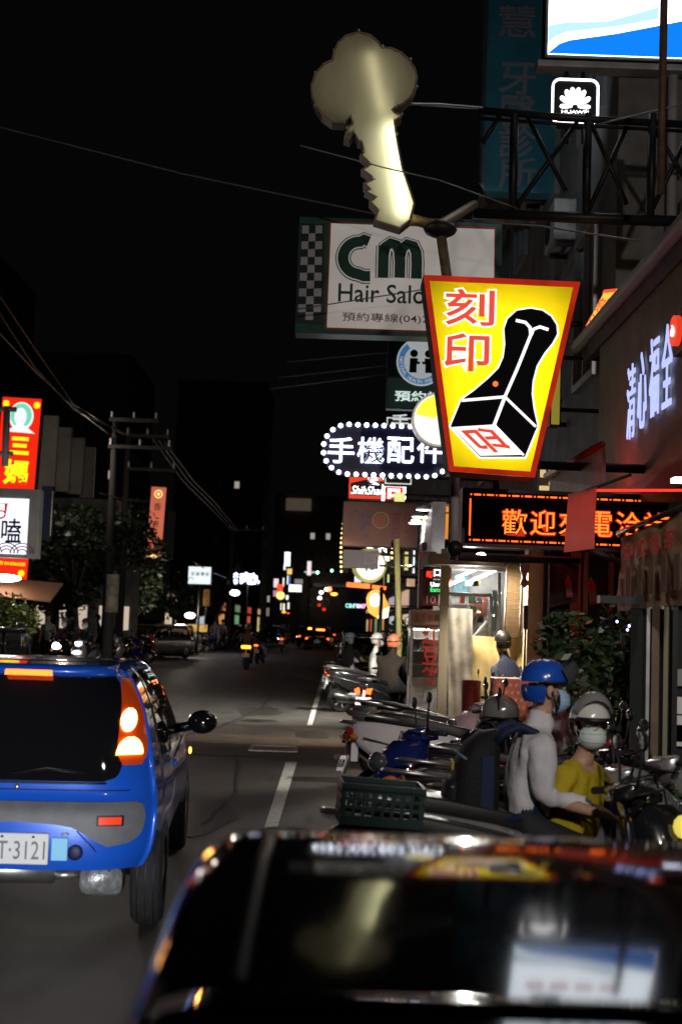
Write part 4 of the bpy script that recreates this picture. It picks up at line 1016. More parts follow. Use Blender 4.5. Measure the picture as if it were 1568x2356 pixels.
wire([(-30, 285, 16), (420, 400, 16), (860, 492, 15.5), (1010, 505, 15), (1230, 512, 14.5)], .011, 'long wire crossing the dark sky behind the key tip')
wire([(690, 335, 9.6), (880, 385, 9.65), (1010, 415, 9.75), (1190, 480, 13)], .006, 'thin wire passing in front of the key shaft')
wire([(1010, 505, 12.5), (1240, 520, 12), (1475, 556, 11)], .010, 'wire running from the sign arm to the eave at right')
wire([(1080, 640, 15.5), (960, 668, 15.6), (820, 690, 15.7), (680, 712, 15.8)], .008, 'thin wire crossing the face of the salon sign')
for i, (a, c_) in enumerate((((-20, 650), (285, 1000)), ((-20, 745), (250, 998)), ((-20, 690), (300, 1003)))):
    wire([(a[0], a[1], 30), (80, 800 + i * 22 + (30 if i == 1 else 0), 35), (170, 930 + i * 6, 40), (c_[0], c_[1], 45)], .022, ('uppermost', 'lowest', 'middle')[i] + ' of three wires sagging to the first left pole', 5)
for i in range(3):
    wire([(352 + i * 14, 1010 + i * 4, 50), (420 + 12 * i, 1105, 62), (480 + 8 * i, 1165 - i * 4, 70), (536 + 6 * i, 1222, 82)], .03, ('left', 'middle', 'right')[i] + ' wire of the bundle between the two left poles', 5)
for i, z in enumerate((838, 868, 888)):
    o = wire([(660 - i * 20, z - 5 + i * 6, 40), (890, z - 27, 30)], .014, ('top', 'middle', 'lowest')[i] + ' of three reddish wires left of the clinic sign')
wire([(230, 1135, 40), (290, 1150, 45), (320, 1148, 50)], .02, 'short wire dipping between the dark trees and pole')
wire([(440, 1290, 60), (470, 1308, 66), (520, 1330, 75)], .025, 'wire sagging past the white square sign')
wire([(935, 239, 10.3), (1010, 240, 11.5), (1110, 248, 13.2)], .012, 'stay wire from the key to the truss')
wire([(1378, 285, 12), (1568, 240, 12)], .010, 'pale wire right of the petal emblem sign')

# ---------------------------------------------------------------- trees and shrubs
def leaves(b, c, r, n, s0, s1, rnd, hollow=.35):
    for _ in range(n):
        while True:
            p = Vector((rnd.uniform(-1, 1), rnd.uniform(-1, 1), rnd.uniform(-1, 1)))
            if hollow < p.length < 1: break
        q = Vector((p.x * r[0], p.y * r[1], p.z * r[2])) + c
        s = rnd.uniform(s0, s1); a = Vector((rnd.gauss(0, 1), rnd.gauss(0, 1), rnd.gauss(0, .6))).normalized(); e = a.cross(Vector((rnd.gauss(0, 1), rnd.gauss(0, 1), rnd.gauss(0, 1)))).normalized()
        b.add([q - a * s, q + e * s * .45, q + a * s, q - e * s * .45], [(0, 1, 2, 3)])
M_LEAF = mat('dark_leaf', (.032, .048, .022), .38, 0, .5, 1.5, spec=.6)
M_LEAF2 = mat('shrub_leaf', (.028, .055, .018), .42, 0, .5, 4, spec=.6)
M_BARK = mat('bark', (.09, .07, .055), .85, 0, .3, 6, .5, 30)
def tree(label, x, y, H, blobs, n, s, leaf=M_LEAF, seed=1, tr=.16):
    rnd = random.Random(seed); t = thing('street_tree', label, 'tree', (x, y, 0), 0, 'trees on the left pavement')
    tb = MB(); tb.tube([(0, 0, 0), (.05, 0, H * .3), (-.05, .05, H * .55)], [tr, tr * .8, tr * .5], 9)
    cb = MB()
    for (bx, by, bz, br) in blobs:
        tb.tube([(-.02, .02, H * .42), (bx * .5, by * .5, (bz + H * .45) / 2), (bx, by, bz)], [tr * .5, tr * .32, tr * .12], 6)
        leaves(cb, Vector((bx, by, bz)), (br, br, br * .8), n, s * .6, s * 1.2, rnd)
    tb.build('trunk', M_BARK, t); cb.build('crown', leaf, t); return t
def blobs(rnd, R_, H, n, r): return [(rnd.gauss(0, R_), rnd.gauss(0, R_), rnd.uniform(H * .5, H), rnd.uniform(r * .6, r)) for _ in range(n)]
for lab, u, y, H, sd in (('dark tree beside the white framed sign with light glinting through it', 172, 46, 5.0, 3), ('dark tree behind the first left pole', 232, 51, 5.6, 4), ('dark tree in front of the stepped balcony block', 128, 49, 5.2, 5), ('dark tree left of the salmon vertical sign', 262, 68, 4.6, 6), ('dark tree beyond the salmon vertical sign', 400, 80, 4.2, 8), ('farthest dark tree before the meatball characters', 500, 92, 5.0, 9)):
    c = P(u, 1400, y); rnd = random.Random(sd); tree(lab, c.x, y, H, blobs(rnd, 1.0, H, 9, 1.25), 330, .16, M_LEAF, sd)
rnd = random.Random(21)
c = P(8, 1405, 25)
tg = tree('low green tree at the left edge under the awning', c.x, 25, 2.15, [(0, 0, 1.75, .55), (-.5, .1, 1.85, .5), (.35, 0, 1.6, .4)], 420, .07, mat('lime_leaf', (.07, .085, .02), .4, 0, .4, 3), 12, .07)
# shop lights behind the left trees
for i, (u, v, d_, lab) in enumerate(((12, 1330, 33, 'wide white canopy lamp under the red vertical sign'), (540, 1364, 72, 'white shop lamp under the meatball characters'), (437, 1416, 70, 'small warm roof lamp over the parked cars'))):
    o = MB().ell((0, 0, 0), (.42 if i == 0 else .28, .15, .10 if i == 0 else .16), 12, 6).build('canopy_lamp', emat(f'canopy_lamp_{i}', (1, .93, .85) if i != 1 else (.8, .85, 1), 9), loc=P(u, v, d_)); tag(o, lab, 'lamp')
point('canopy_lamp_light', P(20, 1350, 32.3), 60, .2, (1, .92, .84)); point('roof_lamp_light', P(420, 1400, 66), 300, .3, (1, .85, .7)); point('left_row_fill', P(300, 1400, 51), 70, .3, (1, .85, .7))  # the last point is added fill for the left row, without a lamp
cn = thing('awning', 'orange-brown awning under the canopy lamp at the left edge', 'awning', P(20, 1372, 33.2)); MB().quad((-1.4, -.6, .1), (1.2, -.6, -.12), (1.2, .8, .35), (-1.4, .8, .5), .05).build('sheet', mat('awning_brown', (.18, .08, .04), .7), cn); MB().tube([(-1.3, .7, .4), (-1.3, .7, -2.6)], .03).build('post', M_DARK, cn)
# row of shop fronts at the left rear, glimpsed through foliage
sf = thing('shopfront', 'lit shop front glimpsed through the leaves at left', 'shop front', P(190, 1400, 50)); sf.location.z = 0
MB().box((0, .2, 1.9), (4.2, .2, 3.2)).build('wall', M_WALL, sf)
e_sf = emat('shop_glow', (1, .80, .62), .55)
for i in range(5): MB().box((-1.6 + .8 * i, .08, 1.7), (.34, .02, .9)).build('window', e_sf, sf)
MB().box((0, -.3, 3.6), (4.4, 1.2, .12)).build('canopy', M_DARK, sf)
hz = thing('kiosk_sign', 'small yellow lit kiosk sign over the parked cars', 'sign', P(455, 1445, 70)); MB().box((0, 0, 0), (1.0, .2, .38)).build('face', emat('kiosk_yellow', (.8, .5, .12), .45), hz); MB().tube([(0, .15, 0), (0, .15, -1.4)], .05).build('leg', M_DARK, hz)
hb = thing('hanging_banner', 'orange and white hanging banner left of the white square sign', 'banner', P(475, 1375, 66)); MB().box((0, 0, 0), (.32, .04, .85)).build('sheet', mat('banner_orange', (.6, .30, .10), .7, 0, .5, 6), hb); MB().tube([(0, .05, .45), (0, .05, -1.6)], .02).build('rod', M_DARK, hb)

# ---------------------------------------------------------------- right side shop front at street level
# curtain shop behind the food cart
d = 15.2
cs_ = thing('curtain_shop', 'open shop stall with bright interior behind a clear plastic sheet', 'stall', (P(1090, 1400, d).x, d, 0)); L = cs_.location
def CP(u, v, dd=15.2): return P(u, v, dd) - L
def panel(name, pts, mt, parent, base, t=.02): return MB().quad(*[p - base for p in pts], t).build(name, mt, parent)
spot('downlight_beam', P(1106, 1282, 14.6), P(1215, 1600, 14.5), 360, 130, .8, .05, (1, .9, .75))
spot('stall_light', P(1080, 1330, 15.6), P(1050, 1700, 14.2), 260, 150, .8, .05, (1, .95, .88))
spot('road_fill', P(945, 1300, 24.5), Vector((-3.0, 26, 0)), 2100, 110, .9, .1, (1, .93, .80))  # added spot brightening the middle of the road
for u_, v_ in ((972, 1180), (954, 1212)): spot('arm_lamp_beam', P(u_, v_, 18.4), Vector((-1.6, 24.0, 0)), 1300, 100, .9, .08, (1, .95, .86))
bkw = MB(); bkw.quad(CP(995, 1490, 16.6), CP(1165, 1490, 16.6), CP(1165, 1310, 16.6), CP(995, 1310, 16.6), .05); bkw.build('back_wall', mat('interior_wall', (.55, .55, .53), .7, 0, .4, 3), cs_)
wl = emat('interior_tube', (1, .98, .95), 30)
for u, v in ((1075, 1318), (1098, 1330), (1040, 1342), (1120, 1320)):
    c = CP(u, v, 16.2); MB().box(c, (.30, .06, .03), Matrix.Rotation(R(-25), 3, 'Y')).build('tube_lamp', wl, cs_)
for (u, v), (u2, v2) in (((1010, 1365), (1130, 1370)), ((1128, 1372), (1126, 1475)), ((1075, 1470), (1130, 1472)), ((1148, 1318), (1144, 1478)), ((1010, 1412), (1070, 1412)), ((1120, 1430), (1085, 1470))):
    MB().tube([CP(u, v, 15.9), CP(u2, v2, 15.9)], .022, 8).build('inner_frame', mat('white_frame', (.75, .75, .74), .4), cs_)
for v, h_ in ((1395, 6), (1418, 7), (1440, 5)): MB().box(CP(1040, v, 16.3), (.34, .2, .05)).build('shelf', mat('shelf_white', (.7, .7, .68), .5), cs_)
MB().box(CP(1137, 1405, 15.95), (.07, .05, .5)).build('switch_box', mat('blue_grey', (.25, .40, .46), .5), cs_)
rnd = random.Random(9)
for i in range(16):
    c = CP(1018 + rnd.uniform(0, 95), (1392, 1414, 1436, 1352)[i % 4], 16.25); hgt = rnd.uniform(.06, .13)
    MB().box((c.x, c.y, c.z + hgt / 2 + .02), (rnd.uniform(.05, .09), .08, hgt)).build('stock_box', mat(f'stock_{i % 5}', ((.6, .1, .06), (.6, .5, .12), (.1, .25, .4), (.6, .6, .58), (.12, .3, .12))[i % 5], .5), cs_)
for i, (u, v) in enumerate(((1100, 1395), (1112, 1440), (1060, 1345))):
    c = CP(u, v, 16.5); MB().box(c, (.2, .01, .26)).build('poster', mat(f'poster_{i}', ((.5, .15, .1), (.55, .5, .35), (.15, .3, .35))[i], .6, 0, .5, 18), cs_)
# clear wrinkled sheet
def sheet_mesh(p00, p10, p11, p01, nx, ny, amp, fr, seed, thick=0):
    rnd = random.Random(seed); b = MB(); vs = []; fs = []
    nrm = (p10 - p00).cross(p01 - p00).normalized(); ph = [rnd.uniform(0, 6) for _ in range(8)]
    for j in range(ny + 1):
        for i in range(nx + 1):
            a, c = i / nx, j / ny; p = p00.lerp(p10, a).lerp(p01.lerp(p11, a), c)
            o = math.sin(a * fr + ph[0] + 2 * math.sin(c * 3 + ph[1])) + .5 * math.sin(a * fr * 2.3 + c * 5 + ph[2]) + .35 * math.sin(c * fr * 1.5 + a * 7 + ph[3])
            vs.append(p + nrm * amp * o)
    fs = [(j * (nx + 1) + i, j * (nx + 1) + i + 1, (j + 1) * (nx + 1) + i + 1, (j + 1) * (nx + 1) + i) for j in range(ny) for i in range(nx)]
    return b.add(vs, fs, True)
clear = bpy.data.materials.new('clear_vinyl'); clear.use_nodes = True; nt = clear.node_tree; nt.nodes.remove(nt.nodes['Principled BSDF'])
g1 = nt.nodes.new('ShaderNodeBsdfTransparent'); g1.inputs[0].default_value = (.86, .87, .86, 1); g2 = nt.nodes.new('ShaderNodeBsdfGlossy'); g2.inputs[1].default_value = .12; gx = nt.nodes.new('ShaderNodeMixShader'); fr_ = nt.nodes.new('ShaderNodeFresnel'); fr_.inputs[0].default_value = 1.7
nt.links.new(fr_.outputs[0], gx.inputs[0]); nt.links.new(g1.outputs[0], gx.inputs[1]); nt.links.new(g2.outputs[0], gx.inputs[2]); nt.links.new(gx.outputs[0], nt.nodes['Material Output'].inputs[0])
sheet_mesh(CP(1003, 1482, 15.3), CP(1162, 1486, 15.3), CP(1162, 1308, 15.3), CP(1003, 1306, 15.3), 60, 40, .025, 26, 4).build('clear_sheet', clear, cs_)
M_CLOTH = mat('beige_cloth', (.42, .31, .13), .8, 0, .2, 5, .15, 150)
sheet_mesh(CP(1083, 1660, 15.0), CP(1206, 1662, 15.0), CP(1206, 1470, 15.0), CP(1083, 1462, 15.0), 30, 30, .03, 9, 6).build('beige_curtain', M_CLOTH, cs_)
sheet_mesh(CP(1030, 1690, 14.8), CP(1086, 1690, 14.8), CP(1086, 1402, 14.8), CP(1030, 1398, 14.8), 20, 40, .008, 7, 9).build('frosted_sheet', mat('frosted_vinyl', (.27, .25, .21), .3, 0, .5, 5, coat=.4), cs_)
MB().box(CP(1100, 1296, 15.6), (1.3, 1.4, .12)).build('canopy', mat('canopy_brown', (.14, .10, .07), .7, 0, .3, 4), cs_)
MB().box(CP(1018, 1500, 15.25), (.10, .1, 2.4)).build('post', mat('post_beige', (.20, .17, .12), .6), cs_)
MB().ell(CP(1106, 1277, 14.9), (.055, .055, .03), 10, 6).build('downlight', emat('downlight_lit', (1, .96, .9), 22), cs_)
# bamboo blind, each slat its own strip
bd = thing('bamboo_blind', 'brown slatted blind hanging beside the bright plastic sheet', 'blind', P(1186, 1300, 14.9)); L2 = bd.location
w2 = 46 * 14.9 / F; h2 = 168 * 14.9 / F
sl = MB().box((0, 0, 0), (w2, .008, h2 / 44 * .80), Matrix.Rotation(R(18), 3, 'X')).mesh('slat', mat('bamboo', (.16, .105, .05), .6, 0, .35, 20))
for i in range(44): link('slat', sl, bd, loc=(-.02 * i / 44, 0, -h2 * (i + .5) / 44))
MB().box((0, 0, .02), (w2 + .05, .06, .05)).build('head_rail', M_DARK, bd)
for x in (-w2 * .46, w2 * .3): MB().tube([(x, -.012, 0), (x - .02, -.012, -h2)], .004, 5).build('cord', M_WHITEPL, bd)
# yellowish column
c = P(1232, 1500, 14.2)
cl = thing('tiled_column', 'cream painted square column right of the blind', 'column', (c.x, 14.2, 0))
MB().box((0, .15, 1.45), (.21, .3, 2.9)).build('shaft', mat('cream_paint', (.62, .50, .26), .6, 0, .15, 3, .1, 30), cl, bevel=.01)
MB().box((0, .15, .08), (.25, .34, .16)).build('plinth', M_CONC, cl)
cm = thing('security_camera', 'pale dome camera under the message board on the cream column', 'camera', P(1206, 1310, 13.9))
MB().lathe([(.0, .16), (.05, .16), (.05, -.02), (.03, -.04), (.02, -.10), (.04, -.12), (.045, -.16), (.0, -.2)], (0, 0, 0), 'Z', 14).build('housing', mat('cream_plastic', (.65, .58, .42), .4), cm); MB().box((.06, .1, .1), (.03, .25, .03)).build('bracket', M_STEEL, cm)
u_ = thing('meter_box', 'small grey meter box on the cream column edge', 'box', P(1208, 1420, 13.95)); MB().box((0, 0, 0), (.05, .06, .26)).build('case', M_GREY, u_, bevel=.008); MB().tube([(0, 0, -.13), (0, 0, -.6)], .012, 6).build('conduit', M_GREY, u_)
# dark glazed entrance right of the column
dg_ = thing('glass_entrance', 'dark glazed entrance with narrow frames between column and shrub', 'shop front', (P(1320, 1500, 14).x, 14, 0)); L3 = dg_.location
MB().box((.25, .2, 1.6), (1.0, .04, 3.0)).build('pane', mat('smoky_glass', (.05, .05, .055), .1, 0, .2, 2, coat=.4), dg_)
for u, w_ in ((1259, .035), (1288, .05), (1300, .03), (1352, .05), (1412, .05)): MB().box((P(u, 1450, 13.9).x - L3.x, .12, 1.6), (w_, .08, 3.0)).build('mullion', M_DARK if u < 1340 else mat('pinkish_post', (.45, .25, .17), .6, 0, .2, 4), dg_)
MB().box((P(1330, 1450, 13.9).x - L3.x, .14, 1.9), (.11, .03, 1.7)).build('salmon_panel', mat('salmon_panel', (.55, .28, .17), .6), dg_)
MB().box((.3, .1, 3.15), (1.3, .4, .16)).build('lintel', M_DARK, dg_)
# dark banner with a bottle picture
hb = thing('bottle_banner', 'dark hanging cloth banner printed with a red drink bottle', 'banner', P(1298, 1348, 12.2)); L4 = hb.location
q = [P(*p, 12.2) - L4 for p in ((1262, 1398), (1328, 1384), (1330, 1300), (1266, 1292))]
sheet_mesh(*q, 14, 14, .012, 6, 3).build('sheet', mat('charcoal_cloth', (.075, .06, .058), .8, 0, .2, 8), hb)
def bottle(parent, cx, cz, s, tilt=0, y=-.03):
    b = MB(); pf = [(.0, -.5), (.13, -.5), (.14, -.46), (.13, -.1), (.14, .1), (.11, .28), (.05, .38), (.05, .46), (.0, .46)]
    poly = [(x, z) for x, z in pf[1:-1]] + [(-x, z) for x, z in reversed(pf[1:-1])]
    ca, sa = math.cos(tilt), math.sin(tilt)
    f = lambda pl: [(cx + (x * ca - z * sa) * s, cz + (x * sa + z * ca) * s) for x, z in pl]
    b.prism(f(poly), y - .004, y); b.build('bottle_print', mat('bottle_glass_print', (.45, .33, .33), .3), parent)
    MB().prism(f([(-.135, .0), (.135, .0), (.14, .12), (.11, .28), (-.11, .28), (-.14, .12)]), y - .008, y - .005).build('bottle_label', mat('bottle_red', (.75, .02, .05), .4), parent)
    MB().prism(f([(-.13, -.5), (.13, -.5), (.13, -.4), (-.13, -.4)]), y - .008, y - .005).build('bottle_base', mat('bottle_red', (.75, .02, .05), .4), parent)
bottle(hb, .03, .0, .22, R(6), -.035)
MB().tube([q[3] + Vector((0, 0, .03)), q[2] + Vector((0, 0, .03))], .012).build('rod', M_DARK, hb)
wb = thing('bottle_sticker', 'red drink bottle sticker on the dark glass by the shrub', 'sticker', P(1361, 1358, 13.7)); bottle(wb, 0, 0, .30, R(8), 0)
# pink flag lit red, hanging in front of the message board
fl = thing('pink_flag', 'pink cloth flag lit red hanging in front of the message board', 'banner', P(1332, 1197, 9.3)); L5 = fl.location
q = [P(*p, 9.3) - L5 for p in ((1296, 1271), (1366, 1262), (1372, 1120), (1306, 1137))]
sheet_mesh(*q, 10, 12, .008, 4, 2).build('sheet', translucent('red_tinted_cloth', (.62, .17, .14), .5, .12, 3), fl)  # red light from the board is put into the cloth colour
MB().tube([q[3] + Vector((0, .02, -.02)), q[2] + Vector((.25, .02, .1))], .012).build('rod', M_DARK, fl)
# big beige banner at right with red print
bn = thing('beige_banner', 'wide beige cloth banner with faded print at the right edge', 'banner', P(1500, 1300, 8.4)); L6 = bn.location
qa = P(1421, 1407, 9.2) - L6; qb = P(1600, 1385, 7.6) - L6; qc = P(1600, 1166, 7.6) - L6; qd = P(1427, 1237, 9.2) - L6
sheet_mesh(qa, qb, qc, qd, 40, 16, .010, 14, 8).build('sheet', mat('banner_beige', (.52, .36, .22), .8, 0, .25, 3, .1, 60), bn)
for ch, a in (('炸', .18), ('雞', .38), ('排', .56), ('茶', .74)):
    def fn(x, z, a=a):
        return a + x * .13, .74 + z * .22
    vs, fs = text_raw(ch, .02); xs = [p.x for p in vs]; ys = [p.y for p in vs]; bb = MB(); pts = []
    nrm = (qb - qa).cross(qd - qa).normalized() * -1
    if nrm.y > 0: nrm = -nrm
    for p in vs:
        X_, Z_ = fn((p.x - min(xs)) / (max(xs) - min(xs)) - .5, (p.y - min(ys)) / (max(ys) - min(ys)) - .5)
        pts.append(qa.lerp(qb, X_).lerp(qd.lerp(qc, X_), Z_) + nrm * (.03 + p.z * .003))
    bb.add(pts, fs); bb.build('character', mat('banner_red', (.80, .03, .02), .6), bn)
for a in (.2, .36, .52, .68, .84):
    nrm = (qb - qa).cross(qd - qa).normalized(); nrm = nrm if nrm.y < 0 else -nrm
    o_ = nrm * .028; p = lambda x, z: qa.lerp(qb, x).lerp(qd.lerp(qc, x), z) + o_
    MB().quad(p(a - .035, .15), p(a + .035, .15), p(a + .035, .55), p(a - .035, .55), .002).build('faded_column', mat('faded_print', (.26, .17, .13), .8, 0, .3, 6), bn)
MB().tube([qd + Vector((-.02, 0, .03)), qc + Vector((0, 0, .03))], .02).build('rod', M_DARK, bn)
# red neon under the corner shop canopy
nn = thing('red_neon', 'red neon line under the corner shop canopy', 'neon lamp', P(1470, 1128, 9.3)); L7 = nn.location
MB().tube([P(1372, 1128, 9.6) - L7, P(1575, 1128, 9.2) - L7], .009, 8).build('tube', emat('neon_red', (1, .03, .015), 1.8), nn)
cp_ = thing('side_canopy', 'sloping canopy lit red from below beside the stamp sign', 'canopy', P(1330, 1080, 11.5)); L8 = cp_.location
MB().quad(P(1262, 1105, 12.2) - L8, P(1384, 1030, 10.6) - L8, P(1384, 1120, 10.6) - L8, P(1268, 1150, 12.2) - L8, .03).build('sheet', mat('canopy_tin', (.45, .28, .24), .5, .1, .3, 5), cp_)
MB().tube([P(1255, 1095, 12.2) - L8, P(1384, 1022, 10.6) - L8], .03).build('edge_bar', mat('red_paint', (.5, .04, .03), .4), cp_)
MB().tube([P(1330, 1255, 10.4) - L8, P(1440, 1300, 10.4) - L8], .025).build('strut', M_DARK, cp_)
point('flag_red_fill', P(1338, 1175, 9.7), 3.0, .05, (1, .06, .03))  # added point behind the flag, standing in for light from the board
point('canopy_red_glow', P(1322, 1120, 11.9), 5, .06, (1, .05, .03))
wp = thing('ceiling_lamp', 'small cool white lamp under the corner shop soffit', 'lamp', P(1566, 1105, 9)); MB().box((0, 0, 0), (.12, .12, .03)).build('diffuser', emat('soffit_lamp', (.75, .8, 1), 8), wp)
# lit windows behind the stamp sign's foot
fcd = thing('lit_facade', 'dark facade with small warm lit panes under the stamp sign foot', 'facade', P(1262, 1100, 14.45))
MB().box((0, .06, 0), (.24, .04, .32)).build('wall', M_WALL2, fcd)
for i, (u0, v0, u1, v1) in enumerate(((1240, 1118, 1262, 1128), (1242, 1078, 1254, 1098), (1262, 1080, 1276, 1092), (1262, 1108, 1280, 1116))):
    MB().box(P((u0 + u1) / 2, (v0 + v1) / 2, 14.4) - fcd.location, ((u1 - u0) * .0048, .04, (v1 - v0) * .0048)).build('pane', emat('warm_pane', (1, .72, .32), .7), fcd)

# delivery sign and red pillar
sign('red_pillar', 'dark red shop pillar left of the bright plastic sheet', 'pillar', 962, 1270, 1000, 1400, 17.0, .3, 0, None, mat('oxblood', (.16, .02, .02), .5, 0, .2, 3), 0)
t_, w, h, yf = sign('delivery_sign', 'small black sign with white and green lettering on the stall edge', 'sign', 985, 1335, 1020, 1368, 15.6, .06, 0, None, M_BLACK)
lettering(t_, 'Uber', -.015, .035, .11, .05, E_WHITE, yf, .015); lettering(t_, 'Eats', -.01, -.028, .12, .05, emat('delivery_green', (.05, .8, .15), 1.6), yf, .015)
t_, w, h, yf = sign('number_sign', 'dark red board with pale numerals under the delivery sign', 'sign', 972, 1366, 1008, 1394, 15.8, .06, 0, None, mat('oxblood', (.16, .02, .02), .5))
lettering(t_, '10', 0, 0, .11, .09, mat('pale_numeral', (.6, .4, .35), .5), yf, .01)
nb = thing('shop_letters', 'row of red and white lit letters over the stall entrance', 'sign', P(1005, 1322, 15.4))
for i, ch in enumerate('新口味'): lettering(nb, ch, -.09 + .09 * i, .02 * i, .08, .08, E_RED if i != 1 else E_WHITE, 0, .02, 'character', .02)
MB().box((0, .04, .02), (.34, .03, .14)).build('backing', M_DARK, nb)

# food cart selling red bean cakes
d = 16.0
fc = thing('food_cart', 'glass snack cart with a beige sign top and red characters', 'food cart', (P(985, 1500, d).x, d, 0)); L = fc.location
def FP(u, v): p = P(u, v, d) - L; return p.x, p.z
x0, z1 = FP(944, 1402); x1, z0 = FP(1032, 1442); w = x1 - x0; cx = (x0 + x1) / 2
MB().box((cx, .2, (z0 + z1) / 2), (w, .5, z1 - z0)).build('sign_top', mat('cart_beige', (.50, .34, .24), .6, 0, .15, 5), fc, bevel=.01)
MB().box((cx, -.06, (z0 + z1) / 2), (w - .05, .01, z1 - z0 - .06)).build('sign_panel', mat('cart_panel', (.40, .24, .17), .6), fc)
for i, ch in enumerate('紅豆餅專賣'): lettering(fc, ch, x0 + w * (.18 + .16 * i), (z0 + z1) / 2, .065, .09, mat('cart_print', (.20, .05, .04), .6), -.067, .01, 'character')
_, zg = FP(985, 1560)
for x in (x0 + .02, x1 - .02):
    for y in (-.04, .44): MB().box((x, y, (z0) / 2), (.035, .035, z0)).build('post', M_STEEL, fc)
MB().box((cx, .2, z0 - .02), (w, .5, .03)).build('top_rail', M_WHITEPL, fc)
MB().box((cx, .2, zg / 2 + .05), (w - .02, .44, zg - .1)).build('cabinet', mat('cart_steel', (.4, .38, .36), .4, .5, .2, 5), fc)
MB().box((cx, .44, (zg + z0) / 2), (w - .05, .01, z0 - zg)).build('back_panel', mat('cart_back', (.55, .50, .44), .5), fc)
for z in (.25, .5, .75): MB().box((cx, .3, zg + (z0 - zg) * z), (w - .06, .24, .015)).build('shelf', M_WHITEPL, fc)
rnd = random.Random(4)
for i in range(9):
    MB().box((cx - w * .36 + w * .18 * (i % 5), .26, zg + (z0 - zg) * (.25 * (1 + i // 5)) + .055), (.06, .07, rnd.uniform(.06, .09))).build('snack_pack', mat(f'pack_{i % 3}', ((.6, .55, .5), (.5, .2, .12), (.3, .35, .4))[i % 3], .5), fc)
MB().box((cx, .15, z0 - .04), (w * .8, .04, .025)).build('tube_lamp', emat('cart_tube', (1, .95, .88), 30), fc)
for i, ch in enumerate('紅豆餅'):
    p = FP(988, 1462 + i * 46); lettering(fc, ch, p[0], p[1], .20, .22, mat('cart_red', (.28, .02, .015), .5), -.075, .02, 'character')
MB().box((cx, -.05, (zg + z0) / 2), (w - .04, .006, z0 - zg)).build('pane', clear, fc)
for x in (x0 + .12, x1 - .12):
    MB().lathe([(.06, -.02), (.09, -.015), (.09, .015), (.06, .02)], (x, .1, .09), 'X', 14).build('wheel', M_RUBBER, fc)
# red patterned box, small red crate
c = P(1180, 1600, 12.6)
rbx = thing('gift_box', 'large red-orange patterned carton behind the blue helmet', 'carton', (c.x, 12.6, 0))
z1 = P(1180, 1562, 12.6).z
MB().box((0, .2, z1 / 2), (.36, .4, z1)).build('carton', mat('coral_paper', (.72, .19, .10), .6, 0, .2, 12), rbx, bevel=.01)
sq_ = MB().box((0, 0, 0), (.022, .004, .03), Matrix.Rotation(R(25), 3, 'Y')).mesh('printed_mark', mat('coral_print', (.85, .48, .30), .6))
for i in range(6):
    for j in range(8): link('printed_mark', sq_, rbx, loc=(-.14 + .055 * i + .02 * (j % 2), -.003, z1 - .06 - j * .07))
c = P(1083, 1585, 13.4); z1 = P(1083, 1565, 13.4).z
rb2 = thing('red_bin', 'small dark red bin standing by the beige curtain', 'bin', (c.x, 13.4, 0)); MB().lathe([(0, 0), (.08, 0), (.10, z1), (.09, z1), (.075, .05)], (0, 0, 0), 'Z', 14).build('tub', mat('bin_red', (.10, .018, .014), .4, 0, .2, 6), rb2)

# shrub and glazed front at the right edge
rnd = random.Random(31)
c = P(1380, 1600, 9.4)
sh = thing('potted_shrub', 'dark bushy shrub filling the corner beside the glazed shop front', 'shrub', (c.x, 9.4, 0))
cb = MB(); tb = MB()
for i in range(15):
    u = rnd.uniform(1300, 1470); v = rnd.uniform(1420, 1860); p = P(u, v, rnd.uniform(9.0, 9.9)) - sh.location
    leaves(cb, p, (.24, .24, .22), 230, .03, .06, rnd, 0); tb.tube([(p.x * .3, 0, .25), (p.x * .7, p.y * .5, (p.z + .3) / 2), p], [.014, .01, .004], 5)
tb.build('stem', M_BARK, sh); cb.build('crown', M_LEAF2, sh)
MB().lathe([(0, 0), (.22, 0), (.28, .34), (.25, .34), (.2, .05)], (0, 0, 0), 'Z', 16).build('pot', mat('terracotta', (.22, .10, .06), .7), sh)
s2 = thing('potted_shrub', 'small lighter shrub at the foot of the glazed shop front', 'shrub', (P(1550, 1800, 7.6).x, 7.6, 0)); cb = MB(); tb = MB()
for i in range(7):
    p = P(rnd.uniform(1510, 1600), rnd.uniform(1840, 1930), rnd.uniform(7.4, 7.9)) - s2.location; leaves(cb, p, (.14, .14, .12), 150, .02, .045, rnd, 0); tb.tube([(0, 0, .2), p], [.01, .004], 5)
tb.build('stem', M_BARK, s2); cb.build('crown', M_LEAF2, s2); MB().lathe([(0, 0), (.14, 0), (.18, .25), (.15, .25), (.12, .05)], (0, 0, 0), 'Z', 14).build('pot', M_CONC, s2)
fb_ = emat('fairy_bulb', (.45, .38, 1), 9)
fy = thing('fairy_lights', 'cluster of small violet fairy lights in the dark shrub', 'fairy lights', P(1450, 1440, 8.9))
bme = MB().ell((0, 0, 0), (.008, .008, .010), 6, 4).mesh('bulb', fb_); pts = [(1418, 1430), (1446, 1440), (1455, 1444), (1462, 1450), (1442, 1449), (1486, 1434)]
for p in pts: link('bulb', bme, fy, loc=P(*p, 8.9) - fy.location)
MB().tube([P(*p, 8.92) - fy.location for p in pts], .003, 4).build('cord', M_BLACK, fy)
gs = thing('glazed_shopfront', 'glazed shop front with bare metal posts at the right edge', 'shop front', (P(1530, 1600, 8.6).x, 8.6, 0)); L = gs.location
